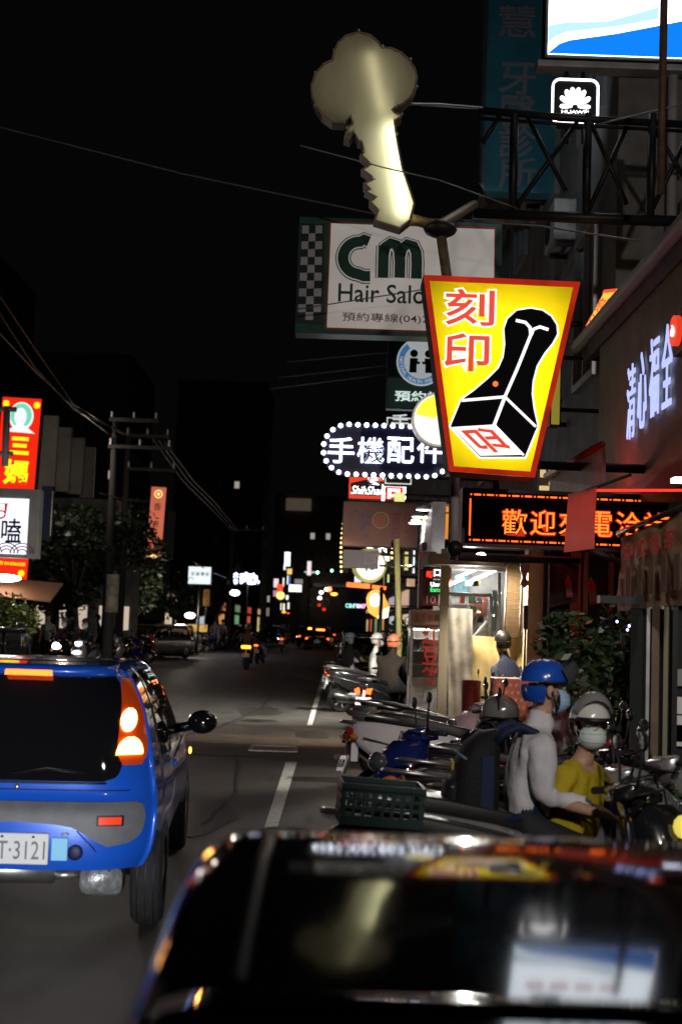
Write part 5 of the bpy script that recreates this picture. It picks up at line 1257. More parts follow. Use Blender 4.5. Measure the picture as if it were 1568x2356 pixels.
for u, w_, mt_ in ((1487, .022, M_ALU), (1504, .05, mat('brown_post', (.14, .09, .06), .5, .1, .3, 6)), (1528, .03, mat('olive_post', (.20, .19, .12), .5)), (1549, .035, M_BLACK)):
    p = P(u, 1500, 8.6) - L; MB().box((p.x, 0, .99), (w_, .06, 1.98)).build('post', mt_, gs)
MB().box((.35, .05, 1.0), (1.15, .012, 1.9)).build('pane', mat('shop_glass', (.03, .032, .03), .05, coat=.6), gs)
MB().box((.2, 0, 2.0), (1.3, .1, .05)).build('head_rail', M_DARK, gs)
for v, c_ in ((1625, (.62, .62, .60)), (1668, (.62, .62, .6)), (1690, (.06, .24, .07)), (1700, (.6, .6, .58)), (1560, (.25, .25, .24))):
    p = P(1566, v, 8.5) - L; MB().box((p.x + .05, 0, p.z), (.13, .01, .11)).build('leaflet', mat(f'leaflet_{v}', c_, .5), gs)
p = P(1535, 1570, 8.55) - L; MB().box((p.x - .01, -.005, p.z), (.014, .006, .62)).build('printed_strip', mat('pale_print', (.40, .45, .40), .6, 0, .5, 60), gs)
MB().box((P(1540, 1750, 8.5).x - L.x - .02, .02, P(1540, 1810, 8.5).z), (.05, .02, .3)).build('white_panel', M_GREY, gs)
# ---------------------------------------------------------------- people
def shirt_mat(name, col, bump=.35): return mat('cloth_' + name, col, .85, 0, .15, 7, bump, 22)
M_HAIR = mat('black_hair', (.012, .010, .009), .45, 0, .2, 60)
M_SHOE = mat('shoe', (.04, .04, .045), .6)
def person(label, loc, rz, shirt, pants, skin=M_SKIN, pose='ride', k=1.0, head_yaw=0, head_tilt=0, lean=.0, helmet=None, visor=None, mask=None, detail=False, fat=1.0, sleeves='short', shorts=False, arms=None, group=None, cat='person', hairm=M_HAIR, peak=False, cap=None, hips=.80, vneck=False):
    t = thing('person', label, cat, loc, rz, group)
    V = []; E = []; TG = []
    def v(x, y, z, r, par=None, tg='shirt'):
        V.append((Vector((x, y, z)) * k, r * k)); i = len(V) - 1
        if par is not None: E.append((par, i)); TG.append(tg)
        return i
    sl = 'shirt' if sleeves == 'long' else 'skin'
    H = hips if pose == 'ride' else .94
    pel = v(0, 0, H + .05, .135 * fat)
    sp = v(0, .01 + lean * .35, H + .22, .125 * fat, pel)
    ch = v(0, .03 + lean * .8, H + .42, .135 * fat, sp)
    nb = v(0, .03 + lean * 1.0, H + .545, .075 * (1 + fat) / 2, ch, 'skin' if vneck else 'shirt')
    nk = v(0, .05 + lean * 1.08, H + .61, .052, nb, 'skin')
    hx, hy, hz = 0, .07 + lean * 1.15, H + .70
    hb = v(hx, hy, hz, .074, nk, 'skin'); hm = v(hx, hy, hz + .07, .086, hb, 'skin'); ht = v(hx, hy - .01, hz + .125, .066, hm, 'skin')
    ca, sa = math.cos(head_yaw), math.sin(head_yaw)
    fw = Vector((-sa, ca, 0)); rt = Vector((ca, sa, 0)); hc = Vector((hx, hy, hz + .045))
    def hp(f, r_, u): q = hc + fw * f + rt * r_ + Vector((0, 0, u)); return q.x, q.y, q.z
    v(*hp(.055, 0, -.085), .042, hb, 'skin')
    if detail:
        v(*hp(.108, 0, -.012), .013, hm, 'skin')
    for s in (-1, 1):
        sh = v(s * .165 * (1 + fat) / 2, .02 + lean * .92, H + .475, .068 * fat, ch)
        if arms and arms.get(s): el, wr = Vector(arms[s][0]), Vector(arms[s][1])
        elif pose == 'ride': el, wr = Vector((s * .25, .22 + lean * .8, H + .24)), Vector((s * .28, .45, H + .22))
        else: el, wr = Vector((s * .24, -.02, H + .19)), Vector((s * .25, .09, H - .05))
        shp = Vector((s * .165, .02 + lean * .92, H + .475)); mid = shp.lerp(el, .55)
        a1 = v(mid.x, mid.y, mid.z, .055 * (1 + fat) / 2, sh, 'shirt')
        a2 = v(el.x, el.y, el.z, .042, a1, sl)
        mm = el.lerp(wr, .5); a3 = v(mm.x, mm.y, mm.z, .038, a2, sl); a4 = v(wr.x, wr.y, wr.z, .027, a3, sl)
        d_ = (wr - el).normalized(); pm = wr + d_ * .07; a5 = v(pm.x, pm.y, pm.z, .034, a4, 'skin')
        if detail:
            side = d_.cross(Vector((0, 0, 1))).normalized(); dn = Vector((0, 0, -1))
            for i, (o_, ln) in enumerate(((-.028, .055), (-.009, .065), (.010, .060), (.027, .045))):
                b0 = pm + side * o_ + d_ * .03; b1 = b0 + d_ * ln * .55 + dn * .012; b2 = b1 + dn * ln * .5 - d_ * .01
                f1 = v(*b0, .0100, a5, 'skin'); f2 = v(*b1, .0092, f1, 'skin'); v(*b2, .0080, f2, 'skin')
            th = pm - side * s * .036 - d_ * .015; t1 = v(*th, .0115, a5, 'skin'); tp = th + d_ * .04 - side * s * .01 + dn * .01; v(*tp, .0095, t1, 'skin')
        hipx = s * .095 * (1 + fat) / 2
        if pose == 'ride':
            h_ = v(hipx, .05, H + .0, .10 * fat, pel, 'pants'); kn = Vector((s * .17, .43, H - .09)); an = Vector((s * .15, .38, .36)); toe = Vector((s * .16, .54, .325))
        else:
            st = .10 * s; h_ = v(hipx, 0, H - .03, .092 * fat, pel, 'pants'); kn = Vector((s * .10, st * .8 + .03, .50)); an = Vector((s * .10, st * 1.2 - .02, .09)); toe = an + Vector((0, .15, -.045))
        hp0 = Vector((hipx, .03, H)); m1 = hp0.lerp(kn, .55); l0 = v(m1.x, m1.y, m1.z, .075 * (1 + fat) / 2, h_, 'pants')
        l1 = v(kn.x, kn.y, kn.z, .058, l0, 'pants'); m2 = kn.lerp(an, .35); l2 = v(m2.x, m2.y, m2.z, .055, l1, 'skin' if shorts else 'pants')
        l3 = v(an.x, an.y, an.z, .038, l2, 'skin' if shorts else 'pants'); v(toe.x, toe.y, toe.z, .036, l3, 'shoe')
    me = bpy.data.meshes.new('body'); me.from_pydata([p for p, _ in V], E, []); me.update()
    o = bpy.data.objects.new('body', me); md = o.modifiers.new('skin', 'SKIN'); md.use_smooth_shade = True; md.branch_smoothing = .5
    lay = me.skin_vertices[0].data if len(me.skin_vertices) else None
    for i, (p, r) in enumerate(V): lay[i].radius = (r, r); lay[i].use_root = (i == 0)
    sb = o.modifiers.new('smooth', 'SUBSURF'); sb.levels = 3 if detail else 1; sb.render_levels = sb.levels
    bm_ = bake(o); mats = [shirt, pants, skin, M_SHOE]; ix = {'shirt': 0, 'pants': 1, 'skin': 2, 'shoe': 3}
    for q in mats: bm_.materials.append(q)
    seg = [(V[a][0], V[b_][0], (V[a][1] + V[b_][1]) / 2, ix[tg]) for (a, b_), tg in zip(E, TG)]
    for f in bm_.polygons:
        c = f.center; best = 9; bi = 0
        for a, b_, r, q in seg:
            ab = b_ - a; tt = max(0, min(1, (c - a).dot(ab) / max(1e-9, ab.length_squared))); dd = ((c - a - ab * tt).length) - r
            if dd < best: best = dd; bi = q
        f.material_index = bi; f.use_smooth = True
    if detail:
        from mathutils import noise
        lift = {}
        for f in bm_.polygons:
            if f.material_index == 0:
                for vi in f.vertices: lift[vi] = lift.get(vi, 0) + 1
        nrm = [v_.normal.copy() for v_ in bm_.vertices]
        for vi, cnt in lift.items():
            if cnt < 4: w_ = .35
            else: w_ = 1.0
            p = bm_.vertices[vi].co; q = Vector((p.x * 9 + p.z * 4, p.y * 9, p.z * 5))
            h_ = abs(noise.noise(q)) * -1 + .35; h2 = noise.noise(q * 2.3)
            bm_.vertices[vi].co = p + nrm[vi] * w_ * (.012 + .026 * h_ + .007 * h2)
        bm_.update()
        if not vneck:
            cl = MB(); cl.tube([hpt0 for hpt0 in [Vector((.062 * math.cos(a), .045 + lean * 1.05 + .062 * math.sin(a), H + .575 - .02 * math.sin(a))) * k for a in [2 * PI * i / 16 for i in range(17)]]], .013, 6); cl.build('collar', shirt, t)
    link('body', bm_, t)
    hcw = hc * k; rot = Matrix.Rotation(head_yaw, 3, 'Z') @ Matrix.Rotation(head_tilt, 3, 'X')
    def hpt(f, r_, u): return hcw + rot @ Vector((r_ * k, f * k, u * k))
    if helmet:
        hb_ = MB(); hb_.ell(hcw + rot @ Vector((0, -.014, .052)) * k, (.117 * k, .136 * k, .122 * k), 22, 9, -.03, PI / 2, rot=rot)
        hb_.ell(hcw + rot @ Vector((0, -.035, .015)) * k, (.115 * k, .113 * k, .123 * k), 14, 5, -.65, .1, PI, 2 * PI, rot=rot)
        ho = hb_.build('helmet', helmet, t)
        rim = MB(); pts = [hcw + rot @ Vector((.119 * math.cos(a), -.012 + .138 * math.sin(a), .048)) * k for a in [-.25 + (PI + .5) * i / 20 for i in range(21)]]
        rim.tube(pts, .007 * k, 6); rim.build('rim', M_BLACK, ho)
        hu = MB(); hu.ell(hcw + rot @ Vector((0, -.022, .0)) * k, (.094 * k, .092 * k, .095 * k), 14, 6, -.75, .4, PI + .15, 2 * PI - .15, rot=rot); hu.build('hair', hairm, t)
        if visor:
            vb = MB(); up = .06
            vb.ell(hcw + rot @ Vector((0, .02, up)) * k, (.124 * k, .165 * k, .105 * k), 14, 5, -.55, .35, .35, PI - .35, rot=rot @ Matrix.Rotation(visor[1], 3, 'X'))
            vb.build('visor', visor[0], ho)
        if peak:
            pb = MB(); pb.ell(hcw + rot @ Vector((0, .045, .052)) * k, (.116 * k, .125 * k, .045 * k), 14, 3, -.1, .35, .25, PI - .25, rot=rot); pb.build('peak', M_BLACK, ho)
        st = MB()
        for s in (-1, 1): st.tube([hpt(.0, s * .118, .0), hpt(.02, s * .095, -.06), hpt(.045, s * .03, -.125), hpt(.05, 0, -.132)], .006 * k, 5)
        st.build('chin_strap', M_BLACK, t)
    else:
        hr = MB(); hr.ell(hcw + rot @ Vector((0, -.018, .025)) * k, (.098 * k, .108 * k, .112 * k), 16, 7, -.1, PI / 2, rot=rot); hr.ell(hcw + rot @ Vector((0, -.03, .0)) * k, (.096 * k, .095 * k, .11 * k), 14, 5, -.7, .1, PI, 2 * PI, rot=rot); hr.build('hair', cap or hairm, t)
    if mask:
        mb = MB(); mb.ell(hpt(.030, 0, -.052), (.084 * k, .096 * k, .074 * k), 16, 9, -1.25, .95, .25, PI - .25, rot=rot)
        mo = mb.build('face_mask', mask, t)
        if detail:
            pl = MB()
            for u in (-.075, -.05, -.028): pl.tube([hpt(.030 + .094 * math.sin(a), .081 * math.cos(a), u) for a in [.5 + (PI - 1.0) * i / 8 for i in range(9)]], .0022, 4)
            pl.build('pleats', mask, mo)
            lp = MB()
            for s in (-1, 1): lp.tube([hpt(.055, s * .078, -.02), hpt(-.01, s * .094, .005), hpt(.05, s * .078, -.085)], .002, 4)
            lp.build('ear_loops', mask, mo)
    if detail:
        for s in (-1, 1):
            MB().ell(hpt(.083, s * .033, .018), (.014 * k, .010 * k, .008 * k), 10, 6, rot=rot).build('eye', mat('eye_white', (.6, .56, .52), .3), t)
            MB().ell(hpt(.0915, s * .033, .018), (.0068 * k, .004 * k, .0068 * k), 8, 5, rot=rot).build('iris', mat('iris', (.01, .008, .006), .15), t)
            MB().tube([hpt(.086, s * .018, .038), hpt(.088, s * .033, .043), hpt(.078, s * .052, .038)], .0045 * k, 5).build('eyebrow', M_HAIR, t)
            MB().ell(hpt(-.005, s * .088, .0), (.010 * k, .022 * k, .034 * k), 8, 6, rot=rot).build('ear', skin, t)
    return t

# ---------------------------------------------------------------- scooters
M_SEAT = mat('seat_vinyl', (.014, .013, .013), .42, 0, .15, 30, .15, 200)
M_PANEL = mat('scooter_paint', (.012, .012, .014), .18, 0, 0, coat=1)
M_PL_WHITE = mat('paint_white', (.62, .58, .60), .25, 0, .06, 6, coat=.8)
M_PL_BLUE = mat('paint_blue', (.008, .016, .11), .2, 0, 0, coat=1)
M_PL_SILVER = mat('paint_silver', (.38, .38, .40), .28, .6, 0, coat=.8)
M_PL_RED = mat('paint_red', (.25, .012, .015), .2, 0, 0, coat=1)
M_PL_BEIGE = mat('paint_beige', (.42, .33, .20), .3, 0, 0, coat=.7)
M_PL_PINK = mat('paint_pink', (.52, .38, .40), .3, 0, 0, coat=.7)
M_TRIM = mat('scooter_trim', (.02, .02, .022), .5, 0, .15, 20)
M_TLAMP = mat('scooter_tail_lens', (.30, .012, .012), .12, coat=1)
M_HLAMP = mat('scooter_head_lens', (.14, .15, .17), .08, .6, coat=1)
M_AMBERL = mat('amber_lens', (.55, .18, .02), .12, coat=1)
M_PLATE = mat('plate_white', (.68, .68, .68), .4)
M_PLTXT = mat('plate_text', (.02, .02, .03), .5)
def make_scooter(label, loc, rz, group=None, plate='MXE-7218', sport=False, rx=0):
    t = thing('scooter', label, 'scooter', loc, rz, group, ry=rx)
    b = MB()
    sec = [(-.97, .035, .765, .815), (-.90, .10, .67, .85), (-.74, .145, .55, .86), (-.5, .165, .45, .83), (-.25, .17, .38, .79), (-.05, .155, .30, .73), (.03, .12, .28, .55)]
    b.loft([rrect(w, z0, z1, y) for y, w, z0, z1 in sec]); b.build('rear_body', M_PANEL, t)
    b = MB(); b.loft([rrect(w, z0, z1, y) for y, w, z0, z1 in ((-.86, .085, .845, .885), (-.74, .135, .84, .925), (-.50, .150, .815, .900), (-.30, .145, .785, .865), (-.12, .125, .745, .83), (.02, .08, .71, .80))]); b.build('seat', M_SEAT, t)
    b = MB(); b.loft([rrect(w, z0, z1, y) for y, w, z0, z1 in ((-.02, .14, .26, .34), (.2, .155, .26, .33), (.40, .155, .27, .35), (.50, .13, .32, .46))]); b.build('floorboard', M_TRIM, t)
    # front shield lofted upwards
    def ring(z, hw, y0, y1):
        out = []
        for i in range(16):
            a = 2 * PI * i / 16; c, s = math.cos(a), math.sin(a)
            x = hw * (abs(c) ** .7) * (1 if c > 0 else -1); y = (y0 + y1) / 2 + (y1 - y0) / 2 * (abs(s) ** .8) * (1 if s > 0 else -1)
            out.append(Vector((x, y - .35 * abs(x) * (1 if y > (y0 + y1) / 2 else .2), z)))
        return out
    b = MB(); b.loft([ring(*q) for q in ((.34, .10, .40, .56), (.46, .17, .43, .66), (.60, .205, .45, .75), (.76, .215, .45, .80), (.90, .19, .43, .76), (.99, .13, .41, .66))]); b.build('front_shield', M_PANEL, t)
    b = MB(); b.ell((0, .76, .84), (.135, .075, .075), 14, 8); b.build('headlight', M_HLAMP, t)
    for s in (-1, 1):
        MB().ell((s * .155, .70, .72), (.045, .06, .03), 10, 6).build('turn_signal', M_AMBERL, t)
        MB().ell((s * .115, -.93, .735), (.035, .035, .022), 10, 6).build('turn_signal', M_AMBERL, t)
    MB().box((0, -.965, .775), (.15, .05, .055)).build('taillight', M_TLAMP, t, bevel=.015)
    # handlebar
    b = MB(); b.loft([rrect(w, z0, z1, y) for y, w, z0, z1 in ((.36, .10, 1.0, 1.05), (.44, .15, .985, 1.085), (.54, .12, .99, 1.07), (.60, .06, 1.0, 1.04))]); b.build('handlebar_cover', M_PANEL, t)
    b = MB()
    b.tube([(-.36, .36, 1.03), (-.22, .43, 1.045), (-.10, .45, 1.03), (.10, .45, 1.03), (.22, .43, 1.045), (.36, .36, 1.03)], [.019, .018, .014, .014, .018, .019], 8)
    b.build('handlebar', M_TRIM, t)
    b = MB()
    for s in (-1, 1): b.tube([(s * .14, .50, 1.03), (s * .24, .50, 1.03), (s * .35, .445, 1.01)], .006, 6)
    b.build('brake_levers', M_CHROME, t)
    for s in (-1, 1):
        mm = MB().tube([(s * .17, .45, 1.05), (s * .22, .46, 1.15), (s * .27, .46, 1.24)], .007, 6).ell((s * .285, .465, 1.275), (.065, .014, .042), 14, 8)
        mo = mm.build('mirror', M_TRIM, t); MB().ell((s * .285, .453, 1.275), (.055, .004, .034), 12, 6).build('mirror_glass', M_MIRROR, mo)
    # wheels
    for y in (.66, -.62):
        w = MB().lathe([(.155, -.05), (.20, -.05), (.228, -.03), (.236, 0), (.228, .03), (.20, .05), (.155, .05)], (0, y, .236), 'X', 22).build('wheel', M_RUBBER, t)
        rb = MB().lathe([(.162, -.045), (.155, .0), (.162, .045)], (0, y, .236), 'X', 20).lathe([(.0, -.04), (.04, -.04), (.04, .04), (.0, .04)], (0, y, .236), 'X', 12)
        for i in range(5):
            a = 2 * PI * i / 5; rb.box((0, y + .095 * math.cos(a), .236 + .095 * math.sin(a)), (.025, .13, .03), Matrix.Rotation(a, 3, 'X'))
        rb.build('rim', M_ALU, w)
    for s in (-1, 1):
        MB().tube([(s * .148, -.86, .73), (s * .170, -.55, .66), (s * .178, -.25, .60), (s * .165, -.03, .52)], .006, 5).build('side_trim', M_STEEL, t)
        MB().tube([(s * .166, -.72, .60), (s * .176, -.5, .55), (s * .176, -.28, .48)], .004, 5).build('panel_seam', M_BLACK, t)
        MB().tube([(s * .20, .43, 1.03), (s * .16, .58, 1.06), (s * .08, .62, .96), (s * .05, .60, .85)], .006, 5).build('cable', M_BLACK, t)
        MB().tube([(s * .12, .66, .93), (s * .19, .62, .80), (s * .20, .60, .62), (s * .14, .58, .46)], .005, 5).build('shield_seam', M_BLACK, t)
        MB().box((s * .20, -.12, .30), (.09, .05, .025)).build('footrest', M_RUBBER, t)
    MB().box((0, .47, .62), (.16, .02, .16)).build('glove_box', M_TRIM, t, bevel=.01)
    # fenders, fork, engine, exhaust, rack, stand, plate
    def fender(y, r, a0, a1, hw):
        q = MB(); rings = []
        for i in range(9):
            a = R(a0 + (a1 - a0) * i / 8); c, s = math.cos(a), math.sin(a)
            rings.append([Vector((x, y + (r - .05 * abs(x) / hw * (abs(x) / hw)) * c, .236 + (r - .05 * (x / hw) ** 2) * s)) for x in (-hw, -hw * .6, 0, hw * .6, hw)])
        return q.loft(rings, cap=False, closed=False)
    fender(.66, .275, 15, 165, .075).build('front_fender', M_PANEL, t)
    fender(-.62, .29, 60, 190, .07).build('rear_fender', M_TRIM, t)
    b = MB()
    for s in (-1, 1): b.tube([(s * .07, .66, .236), (s * .07, .58, .48)], .022, 8)
    b.build('fork', M_STEEL, t)
    MB().loft([rrect(w, z0, z1, y) for y, w, z0, z1 in ((-.70, .09, .19, .30), (-.45, .12, .18, .42), (-.15, .12, .2, .40), (-.05, .08, .24, .36))]).build('engine_case', mat('engine_metal', (.16, .16, .16), .45, .6, .3, 12), t)
    MB().tube([(.12, -.2, .24), (.15, -.35, .25), (.17, -.45, .29), (.17, -.80, .36), (.17, -.84, .365)], [.02, .025, .055, .062, .035], 12).build('exhaust', mat('exhaust_metal', (.12, .12, .12), .35, .8, .2, 10), t)
    MB().tube([(-.13, -.55, .86), (-.14, -.85, .895), (-.09, -.985, .91), (.09, -.985, .91), (.14, -.85, .895), (.13, -.55, .86)], .013, 8).build('grab_rail', M_STEEL, t)
    MB().tube([(-.11, .0, .26), (-.20, .05, .01)], .012, 6).build('kickstand', M_STEEL, t)
    pm = MB().box((0, -.985, .535), (.26, .008, .14), Matrix.Rotation(R(-18), 3, 'X')).box((0, -.93, .64), (.05, .05, .16)).build('license_plate', M_PLATE, t)
    lt = lettering(pm, plate, 0, 0, .22, .075, M_PLTXT, -.0045, .01, 'lettering', .002); lt.location = (0, -.985, .535); lt.rotation_euler = (R(-18), 0, 0)
    return t
RIGHT = -PI / 2; LEFT = PI / 2          # a scooter built facing +Y turned to face along the pavement side or the road
def paints(body, tail=None, head=None):
    d_ = {M_PANEL: body}
    if tail: d_[M_TLAMP] = tail
    if head: d_[M_HLAMP] = head
    return d_
GP = 'scooters parked along the right kerb'
s0 = make_scooter('black scooter carrying a green plastic crate, nearest of the parked scooters', (.94, 6.15, 0), RIGHT, GP, rx=R(-6))
s0.rotation_euler = (0, R(-5), RIGHT)
PK = []
def park(x, y, rz, label, rc, tilt=-5, group=GP):
    return dup(s0, (x, y, 0), rz, label, group, rc, 0, R(tilt))
park(1.08, 6.95, RIGHT + .06, 'black and white scooter under the couple in blue and white helmets', paints(M_PL_SILVER), -1)
park(1.30, 8.05, RIGHT + .1, 'black scooter just behind the couple', paints(M_PANEL), -6)
park(1.08, 9.15, LEFT + .12, 'dark blue scooter with its clear headlight pointing at the road', paints(M_PL_BLUE), 7)
park(1.72, 10.3, LEFT, 'black scooter carrying the grey helmet on its handlebar', paints(M_PANEL), 5)
wsc = park(1.22, 10.9, RIGHT - .10, 'white scooter with its pointed tail over the road side', paints(M_PL_WHITE), -7); wsc.scale = (1.14, 1.14, 1.14)
park(1.88, 12.5, LEFT - .1, 'blue scooter with a pale pink front shield behind the grey helmet', paints(M_PL_PINK), 5)
park(1.45, 13.4, RIGHT + .1, 'dark blue parked scooter beyond the pink-fronted one', paints(M_PL_BLUE), -5)
park(1.42, 8.75, RIGHT + .15, 'dark red scooter squeezed beside the dark blue one', paints(M_PL_RED), -7)
park(1.55, 9.75, RIGHT - .05, 'black scooter between the dark blue and the white ones', paints(M_PANEL), -6)
park(1.05, 12.0, RIGHT + .2, 'black scooter with its tail just beyond the white one', paints(M_PANEL), -6)
park(1.28, 14.3, RIGHT - .3, 'beige parked scooter facing the beige curtain', paints(M_PL_BEIGE), -5)
park(1.15, 15.2, RIGHT, 'silver parked scooter before the food cart', paints(M_PL_SILVER), -5)
park(1.45, 23.5, RIGHT, 'black parked scooter by the roadside shrub', paints(M_PANEL), -5)
park(1.55, 7.5, RIGHT + .25, 'silver scooter front beside the woman in the mustard top', paints(M_PL_SILVER), -8)
# crate on the nearest scooter
ct = thing('crate', 'dark green plastic crate tied on the nearest scooter tail', 'crate', (.215, 6.15, .868), R(4), ry=R(3)); ct.scale = (.9, .9, .95)
M_CRATE = mat('crate_green', (.010, .030, .028), .5, 0, .2, 8)
w, dp, h = .43, .32, .19
MB().box((0, 0, .008), (w, dp, .016)).build('base', M_CRATE, ct)
for s in (-1, 1):
    for ax in (0, 1):
        b = MB(); L = (w if ax == 0 else dp); rot = None
        def bx(cx, cz, sx, sz, th=.014):
            if ax == 0: b.box((cx, s * (dp / 2 - .007), cz), (sx, th, sz))
            else: b.box((s * (w / 2 - .007), cx, cz), (th, sx - .03, sz))
        for z, hh in ((.03, .03), (.085, .014), (.125, .014), (.165, .014), (h - .012, .036)): bx(0, z, L, hh)
        for i in range(9): bx(-L / 2 + .02 + (L - .04) * i / 8, h / 2, .016, h - .01, .012)
        b.build('side', M_CRATE, ct)
# the couple
m_white = shirt_mat('white_shirt', (.55, .54, .57)); m_yel = shirt_mat('mustard', (.42, .32, .012)); m_blk = shirt_mat('black', (.012, .012, .013)); m_navy = shirt_mat('navy', (.006, .008, .026))
H_BLUE = mat('helmet_blue', (.012, .07, .42), .22, 0, .25, 8, coat=1); H_WHITE = mat('helmet_white', (.62, .60, .58), .25, 0, .05, 6, coat=1); H_GREY = mat('helmet_grey', (.16, .165, .16), .22, 0, .08, 6, coat=1)
M_VIS = mat('smoked_visor', (.05, .055, .06), .08, 0, 0, coat=1)
man = person('man in a blue open-face helmet and white shirt with his back turned', (.985, 6.98, -.02), RIGHT + R(3), m_white, mat('dark_trousers', (.02, .02, .025), .8), detail=True, helmet=H_BLUE, visor=(M_VIS, .55), mask=mat('mask_blue', (.30, .50, .68), .7), head_yaw=R(2), lean=.06, fat=1.12, sleeves='long', k=.98, hips=.77, arms={1: ((.24, .08, .98), (.22, .32, .93)), -1: ((-.24, .08, .98), (-.22, .32, .93))})
wom = person('woman in a white helmet and mustard top looking back over her shoulder', (1.255, 7.02, -.03), RIGHT - R(38), m_yel, mat('dark_trousers', (.02, .02, .025), .8), detail=True, helmet=H_WHITE, visor=(mat('clear_visor', (.20, .20, .20), .08, 0, 0, coat=1), 1.15), peak=True, mask=mat('mask_white', (.58, .66, .64), .7), head_yaw=R(-46), lean=.05, k=.90, hips=.71, fat=1.12, vneck=True, arms={1: ((.27, .05, 1.05), (.25, .34, 1.0)), -1: ((-.27, .05, 1.05), (-.25, .34, 1.0))})
# backpack
bp_ = thing('backpack', 'black and blue backpack hanging on the man in the white shirt', 'backpack', (.868, 6.98, .975), RIGHT + R(3))
M_BP = mat('backpack_black', (.006, .0065, .009), .75, 0, .2, 20, .3, 60); M_BPB = mat('backpack_blue', (.006, .016, .05), .7)
b = MB(); b.loft([[Vector((w_ * math.copysign(abs(math.cos(a)) ** .6, math.cos(a)), -dp_ / 2 + dp_ / 2 * math.copysign(abs(math.sin(a)) ** .6, math.sin(a)), z)) for a in [2 * PI * i / 20 for i in range(20)]] for z, w_, dp_ in ((-.27, .12, .14), (-.25, .155, .22), (-.1, .165, .26), (.1, .16, .23), (.2, .14, .18), (.26, .10, .11), (.275, .05, .05))]); b.build('bag', M_BP, bp_)
b = MB(); b.loft([[Vector((w_ * math.copysign(abs(math.cos(a)) ** .6, math.cos(a)), -.235 + dp_ * math.sin(a), z)) for a in [2 * PI * i / 16 for i in range(16)]] for z, w_, dp_ in ((-.23, .10, .03), (-.2, .125, .055), (-.08, .125, .06), (0, .11, .05), (.02, .09, .02))]); b.build('front_pocket', M_BP, bp_)
MB().tube([(.12, -.25, -.02), (0, -.29, .0), (-.12, -.25, -.02)], .006, 6).tube([(.14, -.19, .13), (0, -.235, .16), (-.14, -.19, .13)], .006, 6).build('zip', mat('zip_blue', (.10, .22, .30), .5), bp_)
MB().box((.158, -.08, .0), (.014, .07, .30)).build('side_panel', M_BPB, bp_, bevel=.006)
MB().box((.02, -.245, .09), (.05, .01, .04), Matrix.Rotation(R(20), 3, 'Y')).build('patch', mat('yellow_patch', (.45, .38, .03), .6), bp_)
for s in (-1, 1):
    q = [(s * .11, -.03, .22), (s * .125, .02, .275), (s * .135, .09, .305), (s * .145, .17, .275), (s * .15, .235, .15), (s * .15, .225, .0), (s * .15, .15, -.14), (s * .14, -.02, -.19)]
    MB().tube(q, .022, 8).build('strap', M_BPB, bp_)
# helmet hung on the white scooter's mirror
hh = thing('helmet', 'grey half helmet resting on a black scooter handlebar behind the backpack', 'helmet', P(1150, 1632, 10.3), R(70))
b = MB().ell((0, 0, -.02), (.125, .15, .135), 22, 9, -.3, PI / 2); b.build('shell', H_GREY, hh)
MB().tube([(.12 * math.cos(a), .145 * math.sin(a), -.06) for a in [2 * PI * i / 18 for i in range(19)]], .008, 6).build('rim', M_BLACK, hh)
MB().tube([(.11, 0, -.06), (.07, .02, -.13), (0, .03, -.16), (-.07, .02, -.13), (-.11, 0, -.06)], .006, 6).build('chin_strap', M_BLACK, hh)

# riders on the road
H_ORANGE = mat('helmet_orange', (.50, .14, .07), .35, 0, .15, 8, coat=.6)
T_ON = E_TAIL; T_DIM = E_TAILDIM
GR = 'scooters under way in the traffic'
def rider_scooter(u, v, rz, lab, rc, d=None): 
    g = G(u, v); return dup(s0, (g.x, g.y, 0), rz, lab, GR, rc, 0, 0), g
sc, g = rider_scooter(880, 1682, -R(22), 'dark motorcycle with two lit tail lamps under the rider in the orange helmet', paints(M_PANEL, M_BLACK))
for s in (-1, 1): MB().box((s * .10, -1.0, .70), (.085, .04, .085), Matrix.Rotation(R(12 * s), 3, 'Y')).build('tail_lamp', emat('tail_orange', (1, .07, .01), 5), sc, bevel=.015)
person('heavy rider in a brown jacket and orange helmet seen from behind', (g.x + .06, g.y - .05, 0), -R(30), shirt_mat('brown', (.020, .013, .009)), m_blk, helmet=H_ORANGE, fat=1.7, sleeves='long', k=.98, hips=.76, lean=.10, visor=(mat('amber_visor', (.45, .25, .05), .15, .3, coat=1), .2))
sc, g = rider_scooter(792, 1612, -R(24), 'white scooter with a bright plate under the rider in black tee', paints(M_PL_WHITE))
person('rider in black tee and white shorts with a grey helmet', (g.x + .05, g.y, 0), -R(28), m_blk, shirt_mat('white_shorts', (.6, .6, .58)), helmet=mat('helmet_bluegrey', (.22, .25, .28), .3, coat=.8), visor=(M_VIS, .4), shorts=True, k=.95, hips=.76, head_yaw=-R(30), lean=.04)
sc, g = rider_scooter(850, 1640, -R(75), 'dark scooter under the rider in the white jacket', paints(M_PANEL))
person('rider in a hooded white jacket and white helmet seen from the side', (g.x, g.y - .02, 0), -R(78), shirt_mat('white_jacket', (.62, .62, .60)), shirt_mat('grey_trousers', (.3, .3, .3)), helmet=H_WHITE, visor=(M_VIS, .5), mask=mat('mask_white', (.58, .66, .64), .7), sleeves='long', k=.97, hips=.76, lean=.05)
bigt = emat('tail_bar_lit', (1, .30, .02), 6)
sc, g = rider_scooter(567, 1540, R(1), 'scooter with a wide orange tail bar ahead on the road', paints(M_PANEL, T_DIM))
MB().box((0, -.99, .83), (.34, .05, .10)).build('tail_bar', bigt, sc, bevel=.02)
person('rider in a mauve-grey shirt and pale helmet on the scooter with the orange tail bar', (g.x, g.y, 0), R(1), shirt_mat('mauve', (.26, .19, .18)), m_blk, helmet=H_WHITE, hips=.78, k=1.0)
